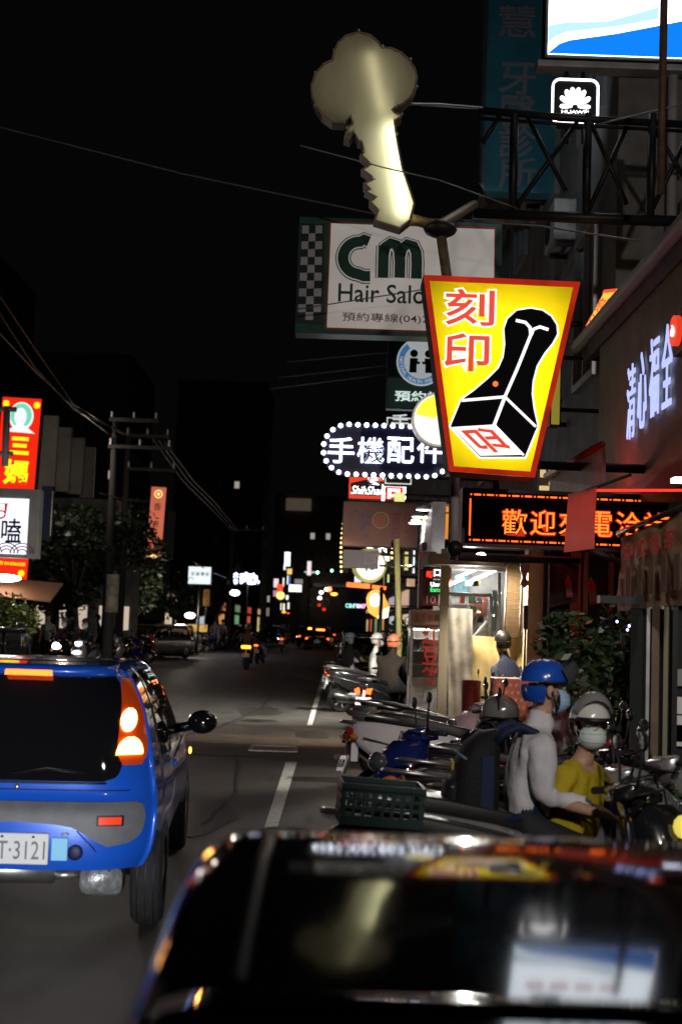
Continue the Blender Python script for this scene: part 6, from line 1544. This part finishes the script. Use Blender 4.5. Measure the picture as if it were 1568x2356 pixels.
sc, g = rider_scooter(598, 1527, -R(8), 'scooter with twin red tail lamps beside the orange-barred one', paints(M_PANEL, T_ON))
person('rider in black with pale trousers beside the mauve-shirted rider', (g.x, g.y, 0), -R(8), m_blk, shirt_mat('pale_trousers', (.42, .40, .36)), helmet=mat('helmet_dark', (.04, .04, .045), .25, coat=1), hips=.78)
sc, g = rider_scooter(648, 1500, 0, 'farthest scooter ahead with one small red tail lamp', paints(M_PANEL, T_ON))
person('dark-clad rider farthest ahead on the road', (g.x, g.y, 0), 0, m_blk, m_blk, helmet=mat('helmet_dark', (.04, .04, .045), .25, coat=1), hips=.78)
# oncoming riders on the left
for u, v, d, lab, plab, hd in ((137, 1478, 38, 'oncoming scooter with one round headlight by the blue car roof', 'oncoming rider in a dark jacket and white mask', 0), (184, 1496, 36, 'oncoming scooter with split white headlights', 'oncoming rider all in black with a dark helmet', 1)):
    p = P(u, v, d); sc = dup(s0, (p.x, d + .75, 0), PI - R(6), lab, GR, paints(M_PL_SILVER if hd else M_PANEL, None, None if hd else emat('headlamp_lit', (1, .97, .96), 14)), 0, 0)
    if hd:
        for z, w_ in ((.74, .24), (1.0, .2)):
            MB().ell((0, .80 if z < .9 else .66, z), (w_ * .5, .06, .035), 12, 6).build('headlight', emat('headlamp_cool', (.85, .88, 1), 15), sc)
    else: MB().ell((0, .80, .86), (.10, .06, .10), 12, 6).build('headlight', emat('headlamp_lit', (1, .97, .96), 14), sc)
    person(plab, (p.x, d + .75, 0), PI - R(6), m_blk if hd else shirt_mat('wine', (.05, .02, .025)), m_blk, helmet=mat('helmet_dark', (.04, .04, .045), .25, coat=1) if hd else H_GREY, mask=mat('mask_white', (.58, .66, .64), .7), sleeves='long', hips=.78)
spot('oncoming_beam', P(137, 1484, 29) , P(330, 1560, 16), 350, 60, .8)
# pedestrians and waiting people on the left
def walker(u, v, d, rz, lab, sh, pn, **kw):
    p = P(u, v, d); return person(lab, (p.x, p.y, 0), rz, sh, pn, pose='stand', **kw)
walker(298, 1450, 56, PI, 'pedestrian in dark top and shorts crossing by the parked scooters', m_blk, m_blk, shorts=True)
walker(372, 1450, 60, -R(60), 'man in a white polo shirt standing between parked cars', shirt_mat('polo', (.6, .58, .52)), m_blk)
walker(112, 1440, 42, PI, 'person in a white tee standing behind the oncoming riders', shirt_mat('tee', (.26, .25, .23)), m_blk)
walker(168, 1438, 44, PI, 'masked person in grey behind the oncoming riders', shirt_mat('grey', (.14, .14, .15)), m_blk, mask=mat('mask_white', (.58, .66, .64), .7))
walker(228, 1440, 46, PI / 2, 'person in a beige jacket near the poster pole', shirt_mat('beige', (.45, .40, .32)), m_blk, sleeves='long')
walker(494, 1440, 74, 0, 'far person in grey walking past parked cars', shirt_mat('grey', (.14, .14, .15)), m_blk)
walker(512, 1442, 76, 0, 'far person in a pale shirt by the parked cars', shirt_mat('tee', (.26, .25, .23)), m_blk)
# stall keeper in navy
pk = P(1187, 1540, 14.55); person('stall keeper in a navy shirt bending beside the cream column', (pk.x, 14.55, 0), R(25), m_navy, m_navy, pose='stand', lean=.22, k=.97)
# parked scooters on the left
GL = 'dark scooters parked along the left kerb'
LL = ['black parked scooter nearest of the left kerb row', 'silver parked scooter second from the near end of the left row', 'black parked scooter just left of the poster pole', 'blue parked scooter just right of the poster pole', 'white parked scooter half behind the poster pole', 'black parked scooter behind the pedestrian in shorts', 'red parked scooter by the nose of the silver-grey car', 'black parked scooter touching the pedestrian in shorts', 'black parked scooter right of the man in the white polo', 'silver parked scooter two places right of the white polo', 'black parked scooter under the small yellow kiosk sign', 'blue parked scooter right of the small yellow kiosk sign', 'white parked scooter beside the far walkers', 'black parked scooter last of the left kerb row']
cols = [M_PANEL, M_PL_SILVER, M_PANEL, M_PL_BLUE, M_PL_WHITE, M_PANEL, M_PL_RED, M_PANEL]
for i, (u, d) in enumerate(((212, 40), (236, 42), (258, 44), (278, 46), (240, 50), (265, 52), (318, 54), (306, 50), (415, 66), (428, 69), (446, 70), (462, 73), (480, 76), (522, 80))):
    p = P(u, 1450, d); rnd = random.Random(i)
    dup(s0, (p.x, d, 0), RIGHT + rnd.uniform(-.4, .4), LL[i], GL, paints(cols[i % 8]), 0, R(-5))
s0.rotation_euler = (0, R(-5), RIGHT)
for ch in s0.children:
    for sl in ch.material_slots:
        if sl.material is M_PANEL:
            sl.link = 'OBJECT'; sl.material = M_PANEL
MB().quad((.172, -.66, .60), (.182, .0, .50), (.182, .0, .57), (.172, -.66, .68), -.006).build('side_stripe', M_PL_WHITE, s0)
MB().quad((.12, -.10, .842), (.12, -.12, .85), (-.12, -.12, .85), (-.12, -.10, .842), .004).build('seat_seam', M_STEEL, s0)
for s_, lx in ((1, .66), (-1, .60)):
    MB().ell((s_ * .20, lx, .90), (.030, .05, .055), 12, 6).build('turn_lens', emat('yellow_lens', (.75, .62, .10), .9), s0)
# twin yellow reflections are put into the turn lenses above as emission

# ---------------------------------------------------------------- cars
def car(label, loc, rz, paint, group=None, tail=M_REDL, head=M_LENS, L=4.3, Wd=1.74, H=1.47, suv=False):
    t = thing('car', label, 'car', loc, rz, group)
    hw = Wd / 2; top = .92 if not suv else 1.0
    b = MB(); sec = [(-L / 2, hw * .80, .42, top - .16), (-L / 2 + .08, hw * .92, .30, top - .04), (-L / 2 + .5, hw, .22, top), (-L * .1, hw, .2, top), (L * .18, hw, .2, top - .02), (L / 2 - .7, hw * .98, .22, top - .10), (L / 2 - .12, hw * .88, .28, top - .24), (L / 2, hw * .74, .38, top - .34)]
    b.loft([rrect(w, z0, z1, y, 4, .5) for y, w, z0, z1 in sec]); b.build('body', paint, t)
    r0 = -L / 2 + (.12 if suv else .35)
    b = MB(); cab = [(r0, hw * .80, top - .1, top + .02), (r0 + .30, hw * .83, top - .1, H - .06), (r0 + .7, hw * .82, top - .1, H - .012), (L * .02, hw * .82, top - .1, H - .01), (L * .10, hw * .83, top - .1, H - .1), (L * .24, hw * .84, top - .1, top)]
    b.loft([rrect(w, z0, z1, y, 4, .35) for y, w, z0, z1 in cab]); b.build('window_band', M_GLASS, t)
    b = MB(); b.loft([rrect(w, H - .07, z1, y, 3, .5) for y, w, z1 in ((r0 + .28, hw * .78, H - .03), (r0 + .7, hw * .79, H + .005), (L * .02, hw * .79, H), (L * .10, hw * .76, H - .05))]); b.build('roof', paint, t)
    b = MB()
    for s in (-1, 1):
        for y0, y1 in ((r0 + .02, r0 + .34), (L * .235, L * .10)): b.tube([(s * hw * .83, y0, top), (s * hw * .80, y1, H - .06)], .035, 6)
        b.tube([(s * hw * .845, -.15, top), (s * hw * .825, -.15, H - .06)], .03, 6)
    b.build('pillars', paint, t)
    for y in (-L * .30, L * .31):
        for s in (-1, 1):
            w = MB().lathe([(.18, -.1), (.29, -.1), (.315, -.06), (.315, .06), (.29, .1), (.18, .1)], (s * (hw - .1), y, .315), 'X', 20).build('wheel', M_RUBBER, t)
            MB().lathe([(0, .105), (.1, .11), (.2, .09)] if s > 0 else [(0, -.105), (.1, -.11), (.2, -.09)], (s * (hw - .1), y, .315), 'X', 12).build('rim', M_ALU, w)
    for s in (-1, 1):
        MB().ell((s * hw * .74, -L / 2 + .06, top - .17), (.13, .06, .07), 10, 6).build('taillight', tail, t)
        MB().ell((s * hw * .66, L / 2 - .10, top - .36), (.16, .09, .07), 10, 6).build('headlight', head, t)
        MB().ell((s * (hw + .06), L * .16, top + .03), (.09, .06, .06), 10, 6).build('mirror', paint, t)
    MB().box((0, -L / 2 - .01, .55), (.38, .02, .15)).build('license_plate', M_PLATE, t)
    MB().box((0, L / 2 - .005, .45), (.38, .03, .14)).build('license_plate', M_PLATE, t)
    MB().box((0, -L / 2 + .03, .33), (hw * 1.5, .08, .10)).box((0, L / 2 - .03, .30), (hw * 1.3, .08, .12)).build('bumper_trim', M_TRIM, t)
    return t
C_BLACK = mat('car_black', (.006, .006, .007), .12, 0, 0, coat=1); C_SILVER = mat('car_silver', (.32, .32, .33), .25, .7, 0, coat=1); C_WHITE = mat('car_white', (.55, .54, .52), .25, 0, 0, coat=1)
GC = 'cars parked along the left kerb'; GT = 'cars in the far traffic'
p = P(20, 1450, 21); car('dark off-roader with a pale roof edge beside the blue car roof', (p.x - .95, 21.5, 0), PI, C_BLACK, None, suv=True, H=1.52)
p = P(330, 1470, 57); c0 = car('silver-grey car parked nose out on the left', (p.x + .3, 58, 0), PI - .5, C_SILVER, GC)
for i, (u, d, cm_, lab) in enumerate(((395, 64, C_WHITE, 'pale car parked behind the man in the white polo'), (468, 78, C_SILVER, 'silver car parked farther along the left kerb'), (525, 90, C_BLACK, 'dark car parked near the meatball sign'), (550, 98, C_SILVER, 'last silver car parked on the left'))):
    p = P(u, 1455, d); dup(c0, (p.x, d, 0), PI - .1, lab, GC, {C_SILVER: cm_, M_REDL: T_DIM if i > 0 else M_REDL})
g = G(738, 1497); ct_ = dup(c0, (g.x - .15, g.y + 2, 0), -R(3), 'black car ahead with lit red tail lamps and a wide orange brake bar', GT, {C_SILVER: C_BLACK, M_REDL: E_TAIL})
MB().box((.15, -1.55, 1.34), (.55, .05, .09)).build('brake_bar', emat('brake_bar_lit', (1, .14, .015), 9), ct_)
MB().ell((-.55, -1.5, 1.40), (.16, .05, .05), 8, 5).build('roof_lamp', emat('roof_amber', (1, .35, .05), 7), ct_)
for u, v, d, lab, hd in ((667, 1440, 112, 'oncoming car with two bright white headlights', 1), (640, 1440, 125, 'oncoming car half hidden behind the riders', 1), (690, 1440, 130, 'dark purple car ahead with one orange tail lamp', 0)):
    p = P(u, v, d); dup(c0, (p.x, d, 0), PI if hd else 0, lab, GT, {C_SILVER: C_BLACK, (M_LENS if hd else M_REDL): (emat('far_headlight', (1, .98, .94), 30) if hd else E_AMBER)})
for u, v, d, lab, hd in ((712, 1447, 98, 'small car with red tail lamps left of the black car ahead', 0), (752, 1443, 120, 'dim car with red tail lamps right of the black car ahead', 0), (622, 1438, 96, 'oncoming car with white headlights nearest the left kerb', 1), (655, 1432, 150, 'farthest oncoming car with white headlights', 1)):
    p = P(u, v, d); dup(c0, (p.x, d, 0), PI if hd else 0, lab, GT, {C_SILVER: C_BLACK, (M_LENS if hd else M_REDL): (emat('far_headlight', (1, .98, .94), 30) if hd else E_TAIL)})
for i, (u, v, d) in enumerate(((735, 1376, 260), (723, 1361, 262), (727, 1373, 264), (739, 1363, 255), (751, 1356, 250))):
    p = P(u, v, d); o = MB().ell((0, 0, 0), (.36, .1, .3), 8, 5).build('far_lamp', emat('far_lamp_lit', (1, .86, .68), 12), loc=p); tag(o, ('lowest right', 'upper left', 'lowest left', 'middle', 'topmost')[i] + ' of the tiny pale lamps clustered left of the red traffic light', 'lamp', 'tiny lamps left of the red traffic light')
for i, (u, v, d, lab) in enumerate(((768, 1367, 230, 'orange lamp right under the red traffic light'), (734, 1392, 200, 'upper small red lamp in the dark middle of the street'), (745, 1402, 180, 'lower small red lamp in the dark middle of the street'), (826, 1306, 120, 'small amber lamp beside the brown signboard'))):
    o = MB().ell((0, 0, 0), (.6 if i == 0 else .26, .1, .22 if i != 3 else .3), 8, 5).build('far_lamp', (E_AMBER, E_TAILDIM, E_TAILDIM, emat('amber_soft', (1, .6, .15), 6))[i], loc=P(u, v, d)); tag(o, lab, 'lamp')
# parked cars and shrub on the right beyond the riders
for i, (u, d, cm_, lab) in enumerate(((868, 33, C_BLACK, 'black car parked behind the rider in the white jacket'), (830, 48, C_SILVER, 'grey car parked under the coloured letter strip'), (805, 62, C_BLACK, 'dark car parked farther along the right kerb'))):
    p = P(u, 1460, d); dup(c0, (max(p.x, .95), d, 0), 0, lab, 'cars parked along the right kerb', {C_SILVER: cm_, M_REDL: M_REDL})
rnd = random.Random(77); c = P(930, 1440, 29); rs_ = thing('roadside_shrub', 'green roadside shrub round the foot of the pale yellow pole', 'shrub', (c.x, 29, 0)); cb = MB(); tb = MB()
for i in range(7):
    p = Vector((rnd.uniform(-.35, .3), rnd.uniform(-.3, .3), rnd.uniform(.9, 1.75))); leaves(cb, p, (.34, .3, .3), 150, .04, .09, rnd, 0); tb.tube([(p.x * .2, 0, 0), (p.x * .6, 0, p.z * .6), p], [.03, .02, .01], 5)
tb.build('stem', M_BARK, rs_); cb.build('crown', M_LEAF2, rs_)
# ---------------------------------------------------------------- the blue hatchback
bc = P(44, 1900, 7.2)
bl = thing('hatchback', 'blue hatchback with lit orange tail lamps and plate ending 3121', 'car', (bc.x - .01, 7.1, 0), R(3.6)); bl.scale = (1.03, 1.1, 1.1)
C_BLUE = mat('car_blue', (.010, .10, .62), .26, .1, 0, coat=1)
WR = [(.30, .60), (.38, .665), (.46, .705), (.58, .725), (.70, .722), (.80, .705), (.95, .675), (1.10, .635), (1.22, .585), (1.30, .53), (1.345, .46), (1.40, .30)]
YR = [(.30, .06), (.36, .03), (.44, .005), (.56, .0), (.66, .012), (.72, .055), (.76, .065), (.82, .075), (.95, .115), (1.10, .175), (1.25, .24), (1.33, .27), (1.385, .33), (1.42, .42)]
def wr(z): return interp(WR, z)
def ys(x, z):
    w = wr(z); a = min(1, abs(x) / w); return interp(YR, z) + .045 * a * a + .15 * a ** 6
ZT = 1.345
def patch(rows, xl, xr, off, n=18, skirt=.02):
    b = MB(); vs = []; m_ = len(rows)
    for z in rows:
        a, c = xl(z), xr(z)
        for i in range(n + 1):
            x = a + (c - a) * i / n; vs.append((x, ys(x, z) - off, z))
    fs = [(j * (n + 1) + i, j * (n + 1) + i + 1, (j + 1) * (n + 1) + i + 1, (j + 1) * (n + 1) + i) for j in range(m_ - 1) for i in range(n)]
    b.add(vs, fs, True)
    ring = [i for i in range(n + 1)] + [(j) * (n + 1) + n for j in range(1, m_)] + [(m_ - 1) * (n + 1) + i for i in range(n - 1, -1, -1)] + [j * (n + 1) for j in range(m_ - 2, 0, -1)]
    v2 = [vs[i] for i in ring]; L = len(ring)
    b.add(v2 + [(x, y + skirt + off, z) for x, y, z in v2], [(i, (i + 1) % L, L + (i + 1) % L, L + i) for i in range(L)], True)
    return b
def lin(a, b_, n): return [a + (b_ - a) * i / n for i in range(n + 1)]
b = MB()
rows = lin(.37, ZT, 44)
b = patch(rows, lambda z: -wr(z), lambda z: wr(z), 0, 40, .0)
# side rings going forward
LEN = 3.35
def top(y): return interp([(0, 1.345), (.5, 1.370), (1.2, 1.366), (1.75, 1.325), (2.3, 1.08), (2.55, .98), (3.1, .86), (3.4, .70)], y)
def side(z0, y):      # z0 = rear row height; y = absolute
    f = (top(y) - .32) / (ZT - .32); z = .32 + (z0 - .32) * f if z0 > .8 else z0 if y < 2.3 else .32 + (z0 - .32) * f
    if z0 > .8 and y < 2.3: z = .8 + (z0 - .8) * (top(y) - .8) / (ZT - .8)
    q = min(1, max(0, y / .9)); w = wr(z0) + q * (.05 if z0 < .85 else max(.01, .05 - (z0 - .85) * .09))
    w -= max(0, y - 2.6) * .16
    return Vector((w, y, z))
ringz = rows; st = lin(0, 1, 24); vs = []
prof = []
for s in st:
    half = []
    for z in ringz:
        ye = ys(wr(z), z); y = ye + s * (LEN - ye); half.append(side(z, y) if s > 0 else Vector((wr(z), ye, z)))
    # roof crown
    ztop = half[-1].z; wtop = half[-1].x; yt = half[-1].y
    for i in range(1, 8):
        x = wtop * (1 - i / 7); cr = .012 * (1 - (x / max(.01, wtop)) ** 2); half.append(Vector((x, (yt - (ys(wtop, ZT) - ys(x, ZT)) * (1 - s)), ztop + cr * min(1, s * 6))))
    prof.append(half + [Vector((-p.x, p.y, p.z)) for p in reversed(half[:-1])])
n = len(prof[0]); nz = len(ringz)
gl = MB()
for i in range(len(st) - 1):
    for j in range(n - 1):
        q = [prof[i][j], prof[i][j + 1], prof[i + 1][j + 1], prof[i + 1][j]]
        c = sum(q, Vector()) / 4; k_ = j if j < n // 2 else n - 2 - j
        z0 = ringz[min(k_, nz - 1)]
        isg = k_ < nz - 3 and .87 < z0 < 1.30 and .42 < c.y < 2.05
        b.add(q, [(0, 1, 2, 3)], True, 1 if isg else 0)
b.add(prof[-1], [tuple(range(n))])
body = b.build('body', [C_BLUE, M_GLASS], bl)
wl = body.modifiers.new('weld', 'WELD'); wl.merge_threshold = .0004
# underbody, sill lines
MB().box((0, 1.95, .30), (1.30, 2.6, .12)).build('underbody', M_BLACK, bl)
for s in (-1, 1):
    MB().tube([(s * .748, .95, .82), (s * .752, 1.5, .84), (s * .745, 2.2, .86)], .006, 5).build('door_seam', M_BLACK, bl)
    hdl = MB().ell((s * .762, 1.05, .80), (.02, .085, .018), 10, 6).build('door_handle', C_BLUE, bl)
    MB().ell((s * .765, 2.75, .70), (.012, .04, .025), 8, 5).build('side_indicator', E_AMBER if s > 0 else M_AMBERL, bl)
    mo = MB().ell((s * .885, 1.82, .97), (.10, .07, .075), 16, 10).tube([(s * .68, 1.84, .92), (s * .84, 1.82, .95)], .03, 8).build('mirror', C_BLACK, bl)
    MB().ell((s * .89, 1.77, .97), (.085, .022, .058), 14, 8).build('mirror_glass', M_GLASS, mo)
# tailgate glass and its black surround
wz = lin(.795, 1.315, 26)
def gx(z): return interp([(.79, .42), (.805, .49), (.84, .525), (.95, .535), (1.1, .52), (1.24, .49), (1.29, .47), (1.32, .43)], z)
patch(wz, lambda z: -gx(z), gx, .006, 24).build('rear_window', M_GLASS, bl)
MB().tube([(x, ys(x, .787) - .006, .787 - .0) for x in lin(-.46, .46, 14)], .006, 6).build('window_seal', M_BLACK, bl)
MB().tube([(-.03, ys(0, .80) - .02, .83), (.15, ys(.2, .86) - .02, .86), (.34, ys(.34, .845) - .02, .842)], .006, 6).build('wiper', M_BLACK, bl)
# spoiler with third brake lamp
sb = MB(); sb.loft([[Vector((x, ys(x, 1.312) + o, 1.312 + dz)) for o, dz in ((.10, .06), (-.01, .045), (-.045, .022), (-.035, .0), (.05, -.035))] for x in lin(-.46, .46, 16)]); sp_ = sb.build('spoiler', C_BLUE, bl)
patch(lin(1.304, 1.332, 2), lambda z: -.125, lambda z: .125, .055, 8, .0).build('brake_lamp', E_TAIL, bl)
# grey bumper strip: right half curve lower towards its ends
def lowx(z): return .66
bz = lin(.49, .70, 16)
def bx_(z): return interp([(.49, .50), (.50, .57), (.53, .635), (.58, .665), (.64, .67), (.685, .655), (.70, .62)], z)
def inx(z): return interp([(.49, .485), (.53, .40), (.57, .33), (.595, .22), (.60, .0), (.71, .0)], z)
for s in (1, -1):
    if s > 0: pb = patch(bz, inx, bx_, .012, 16)
    else: pb = patch(bz, lambda z: -bx_(z), lambda z: -inx(z), .012, 16)
    pb.build('bumper_trim', M_GREY, bl)
    xl, xr = (.44, .555) if s > 0 else (-.555, -.44)
    patch(lin(.590, .640, 3), lambda z: xl - .012, lambda z: xr + .012, .016, 6).build('reflector_frame', M_BLACK, bl)
    patch(lin(.597, .633, 3), lambda z: xl, lambda z: xr, .022, 6).build('reflector', emat('reflector_glow', (.85, .05, .01), .55), bl)  # returned light put into the reflector as emission
    # tail lamp cluster
    def ex(c, r, zc, rz_): return (lambda z: c - r * math.sqrt(max(0, 1 - ((z - zc) / rz_) ** 2)), lambda z: c + r * math.sqrt(max(0, 1 - ((z - zc) / rz_) ** 2)))
    cx = s * .575
    hl = (lambda z: cx + s * .0 - .075 * (1 if True else 0), None)
    tw_ = lambda z: interp([(.87, .045), (.93, .074), (1.05, .066), (1.2, .042), (1.3, .022)], z)
    tc_ = lambda z: s * interp([(.87, .585), (1.0, .575), (1.15, .555), (1.3, .505)], z)
    tl = patch(lin(.875, 1.295, 22), lambda z: tc_(z) - tw_(z), lambda z: tc_(z) + min(tw_(z), wr(z) - abs(tc_(z)) - .004) if s > 0 else tc_(z) + tw_(z), .010, 12).build('taillight', emat('tail_housing_halo', (.75, .08, .010), .08, .12), bl)  # weak emission of the housing imitates the halo of its bulbs
    l1, r1 = ex(s * .548, .040, 1.092, .058)
    patch(lin(1.036, 1.148, 14), l1, r1, .020, 10, .012).build('brake_bulb', emat('bulb_amber_white', (1, .42, .10), 14), tl)
    l2, r2 = ex(s * .567, .066, .925, .085)
    patch(lin(.926, 1.008, 12), l2, r2, .020, 10, .012).build('indicator_bulb', emat('bulb_yellow_white', (1, .48, .07), 18), tl)
# tailgate shut line and lock
MB().ell((.0, ys(0, .765) - .004, .765), (.014, .008, .014), 10, 6).build('lock', M_STEEL, bl)
cr = MB().tube([(x, ys(x, .752) - .0005, .752) for x in lin(-.58, .58, 18)], .003, 5); cr.build('gate_seam', M_BLACK, bl)
MB().tube([(.33, ys(.33, .565) - .006, .565), (.42, ys(.42, .48) - .003, .48), (.50, ys(.5, .36) - .002, .36)], .0032, 5).build('bumper_seam', M_BLACK, bl)
# plate
pl = thing('x', None, None); bpy.data.objects.remove(pl)
plt = MB().box((0, 0, 0), (.32, .012, .15)).build('license_plate', M_PLATE, bl, loc=(.032, -.010, .478), bevel=.006)
lettering(plt, 'LT·3121', .0, -.006, .285, .088, mat('plate_grey_text', (.17, .17, .18), .5), -.0062, .004, 'lettering', .0015)
for x in (-.08, .08): MB().ell((x, -.008, .058), (.008, .004, .006), 8, 5).build('bolt', M_BLACK, plt)
MB().box((.247, -.004, .478), (.085, .010, .11)).build('sticker', mat('sky_blue_sticker', (.22, .58, .85), .4), bl, bevel=.004)
rec = MB().ell((.325, ys(.28, .465) + .004, .462), (.042, .012, .04), 14, 8).build('tow_recess', mat('recess_blue', (.006, .012, .06), .5), bl)
for x in (.16, .27): MB().ell((x, ys(x, .545) - .002, .548), (.022, .008, .010), 8, 5).build('plate_lamp', M_LENS, bl)
# exhaust, shield and wheels
MB().tube([(-.42, .20, .345), (-.40, .19, .345), (.20, .18, .345), (.215, .18, .345)], [.02, .066, .066, .03], 14).build('exhaust', M_STEEL, bl)
MB().tube([(.21, .16, .325), (.30, .2, .32), (.36, .3, .31)], .022, 8).build('exhaust_pipe', M_STEEL, bl)
MB().loft([rrect(.11, z0, z1, y, 2) for y, z0, z1 in ((.14, .25, .36), (.2, .22, .36), (.34, .22, .35))]).build('heat_shield', mat('galvanised', (.40, .41, .42), .4, .6, .3, 20, .4, 40), bl, loc=(.45, 0, 0))
for y in (.60, 2.85):
    for s in (-1, 1):
        w = MB().lathe([(.17, -.085), (.26, -.085), (.285, -.06), (.29, 0), (.285, .06), (.26, .085), (.17, .085)], (s * .67, y, .29), 'X', 30).build('wheel', M_RUBBER, bl)
        rb = MB().lathe([(0, s * .075), (.05, s * .08), (.17, s * .06), (.185, s * .082)], (s * .67, y, .29), 'X', 20); rb.build('rim', M_ALU, w)
        for dx in (-.045, 0, .045): MB().lathe([(.2885, dx - .004), (.292, dx), (.2885, dx + .004)], (s * .67, y, .29), 'X', 30).build('tread_groove', M_BLACK, w)
# people inside as seat backs
for x in (-.34, .34):
    MB().loft([rrect(hw_, .75, zt_, 0, 3) and [Vector((hw_ * c_[0], 1.45 + .06 * c_[1], z_)) for c_ in ((-1, -1), (1, -1), (1, 1), (-1, 1))] for hw_, z_, zt_ in ((.22, .6, 1), (.21, 1.02, 1), (.10, 1.06, 1.2), (.12, 1.22, 1.2))]).build('headrest', M_BLACK, bl)

# ---------------------------------------------------------------- the black car right in front
fx = .42
bk = thing('black_car', 'glossy black car roof filling the bottom of the view with sign reflections', 'car', (fx, 2.0, 0))
C_ROOF = mat('car_roof_black', (.010, .009, .0085), .065, 0, .10, 3, coat=0, spec=.6)
# tilt of the roof (degrees towards the camera) by the height v at which it is seen, integrated along the view rays
TILT = [(1906, -8), (1918, -3), (1928, -1.2), (1937, -.2), (1950, .5), (1965, 1.5), (1985, 4.2), (2000, 5.4), (2015, 6.6), (2060, 7.3), (2100, 7.4), (2125, 7.7), (2200, 8.3), (2265, 9)]
yy = [2.55]; ZR = [EYE.z - 2.55 * (1906 - 1437) / F]; v_ = 1906.0
while v_ < 2265:
    t_0 = (v_ - 1437) / F; dv = 4.0; y1 = yy[-1] * (1 - (dv / F) / (t_0 + math.tan(R(interp(TILT, v_ + 2)))))
    v_ += dv; yy.append(y1); ZR.append(EYE.z - y1 * (v_ - 1437) / F)
yy.reverse(); ZR.reverse()
for dy, sl_ in ((.05, 11), (.05, 15), (.08, 20)): yy.append(yy[-1] + dy); ZR.append(ZR[-1] - dy * math.tan(R(sl_)))
def zroof(y): return interp(list(zip(yy, ZR)), y)
HWR = .555
off = [(0, 0), (.028, -.003), (.054, -.010), (.076, -.024), (.094, -.045), (.112, -.085), (.165, -.21), (.21, -.34), (.24, -.42), (.26, -.55), (.26, -.75), (.22, -.92)]
def section(y, z, hw=HWR, dz=0):
    n_ = 14; r = [Vector((-hw - o, y - 2.0, z + d_ - .0)) for o, d_ in reversed(off)]
    r += [Vector((-hw + 2 * hw * i / n_, y - 2.0, z + .004 * (1 - (2 * i / n_ - 1) ** 2))) for i in range(1, n_)]
    r += [Vector((hw + o, y - 2.0, z + d_)) for o, d_ in off]
    return r
b = MB(); b.loft([section(y, z) for y, z in zip(yy, ZR)], cap=False, closed=False); bo = b.build('roof', C_ROOF, bk)
# roof edge mouldings
for s in (-1, 1):
    MB().tube([(s * (HWR - .03), y - 2.0, z + .004) for y, z in list(zip(yy, ZR))[1:-6:3]], .009, 6).build('roof_moulding', M_TRIM, bk)
# rear glass continues down towards the boot
z1 = ZR[0]; y0_ = yy[0]; gy = lin(y0_ - .65, y0_ - .008, 24); gz = [0] * 25
for i in range(23, -1, -1): gz[i] = gz[i + 1] - math.tan(R(interp([(-.65, 26), (-.4, 16), (-.2, 11.5), (0, 9.6)], (gy[i] + gy[i + 1]) / 2 - y0_))) * (gy[i + 1] - gy[i])
gz = [z + z1 - .012 for z in gz]
b = MB(); b.loft([section(y, z, HWR, 0) for y, z in zip(gy, gz)], cap=False, closed=False); b.build('rear_window', C_ROOF, bk)
MB().box((0, y0_ - .006 - 2.0, z1 - .034), (HWR * 2, .036, .06)).build('window_seal', mat('matt_seal', (.006, .006, .006), .9, spec=.05), bk)
zb = gz[0]
b = MB(); b.loft([rrect(.80, .3, zb - .02, y - 2.0, 4, .3) for y in (.30, .36, min(.9, gy[0]))], cap=True); b.build('boot', C_BLACK, bk)
b = MB(); b.loft([rrect(.80, .28, z_, y - 2.0, 4, .3) for y, z_ in ((.92, min(zb - .05, .86)), (1.5, .84), (2.7, .84), (3.3, .84), (4.4, .74), (4.9, .62), (5.05, .5))]); b.build('body', C_BLACK, bk)
b = MB(); b.loft([[Vector((s_ * w_, y - 2.0, z)) for s_ in lin(-1, 1, 8)] for y, z, w_ in ((yy[-1], ZR[-1], HWR + .05), (3.2, ZR[-1] - .2, .66), (3.6, .86, .70))], cap=False, closed=False); b.build('windscreen', M_GLASS, bk)
for y in (.75, 4.1):
    for s in (-1, 1):
        w = MB().lathe([(.18, -.1), (.29, -.1), (.315, -.06), (.315, .06), (.29, .1), (.18, .1)], (s * .72, y - 2.0, .315), 'X', 20).build('wheel', M_RUBBER, bk)
for s in (-1, 1):
    MB().box((s * .55, .285 - 2.0, .66), (.3, .03, .12)).build('taillight', M_REDL, bk, bevel=.01)
    if s > 0: MB().ell((s * .95, 3.0 - 2.0, .92), (.1, .06, .07), 12, 8).build('mirror', C_BLACK, bk)
MB().box((0, .285 - 2.0, .55), (.36, .02, .14)).build('license_plate', M_PLATE, bk)
bpy.data.scenes.remove(T)
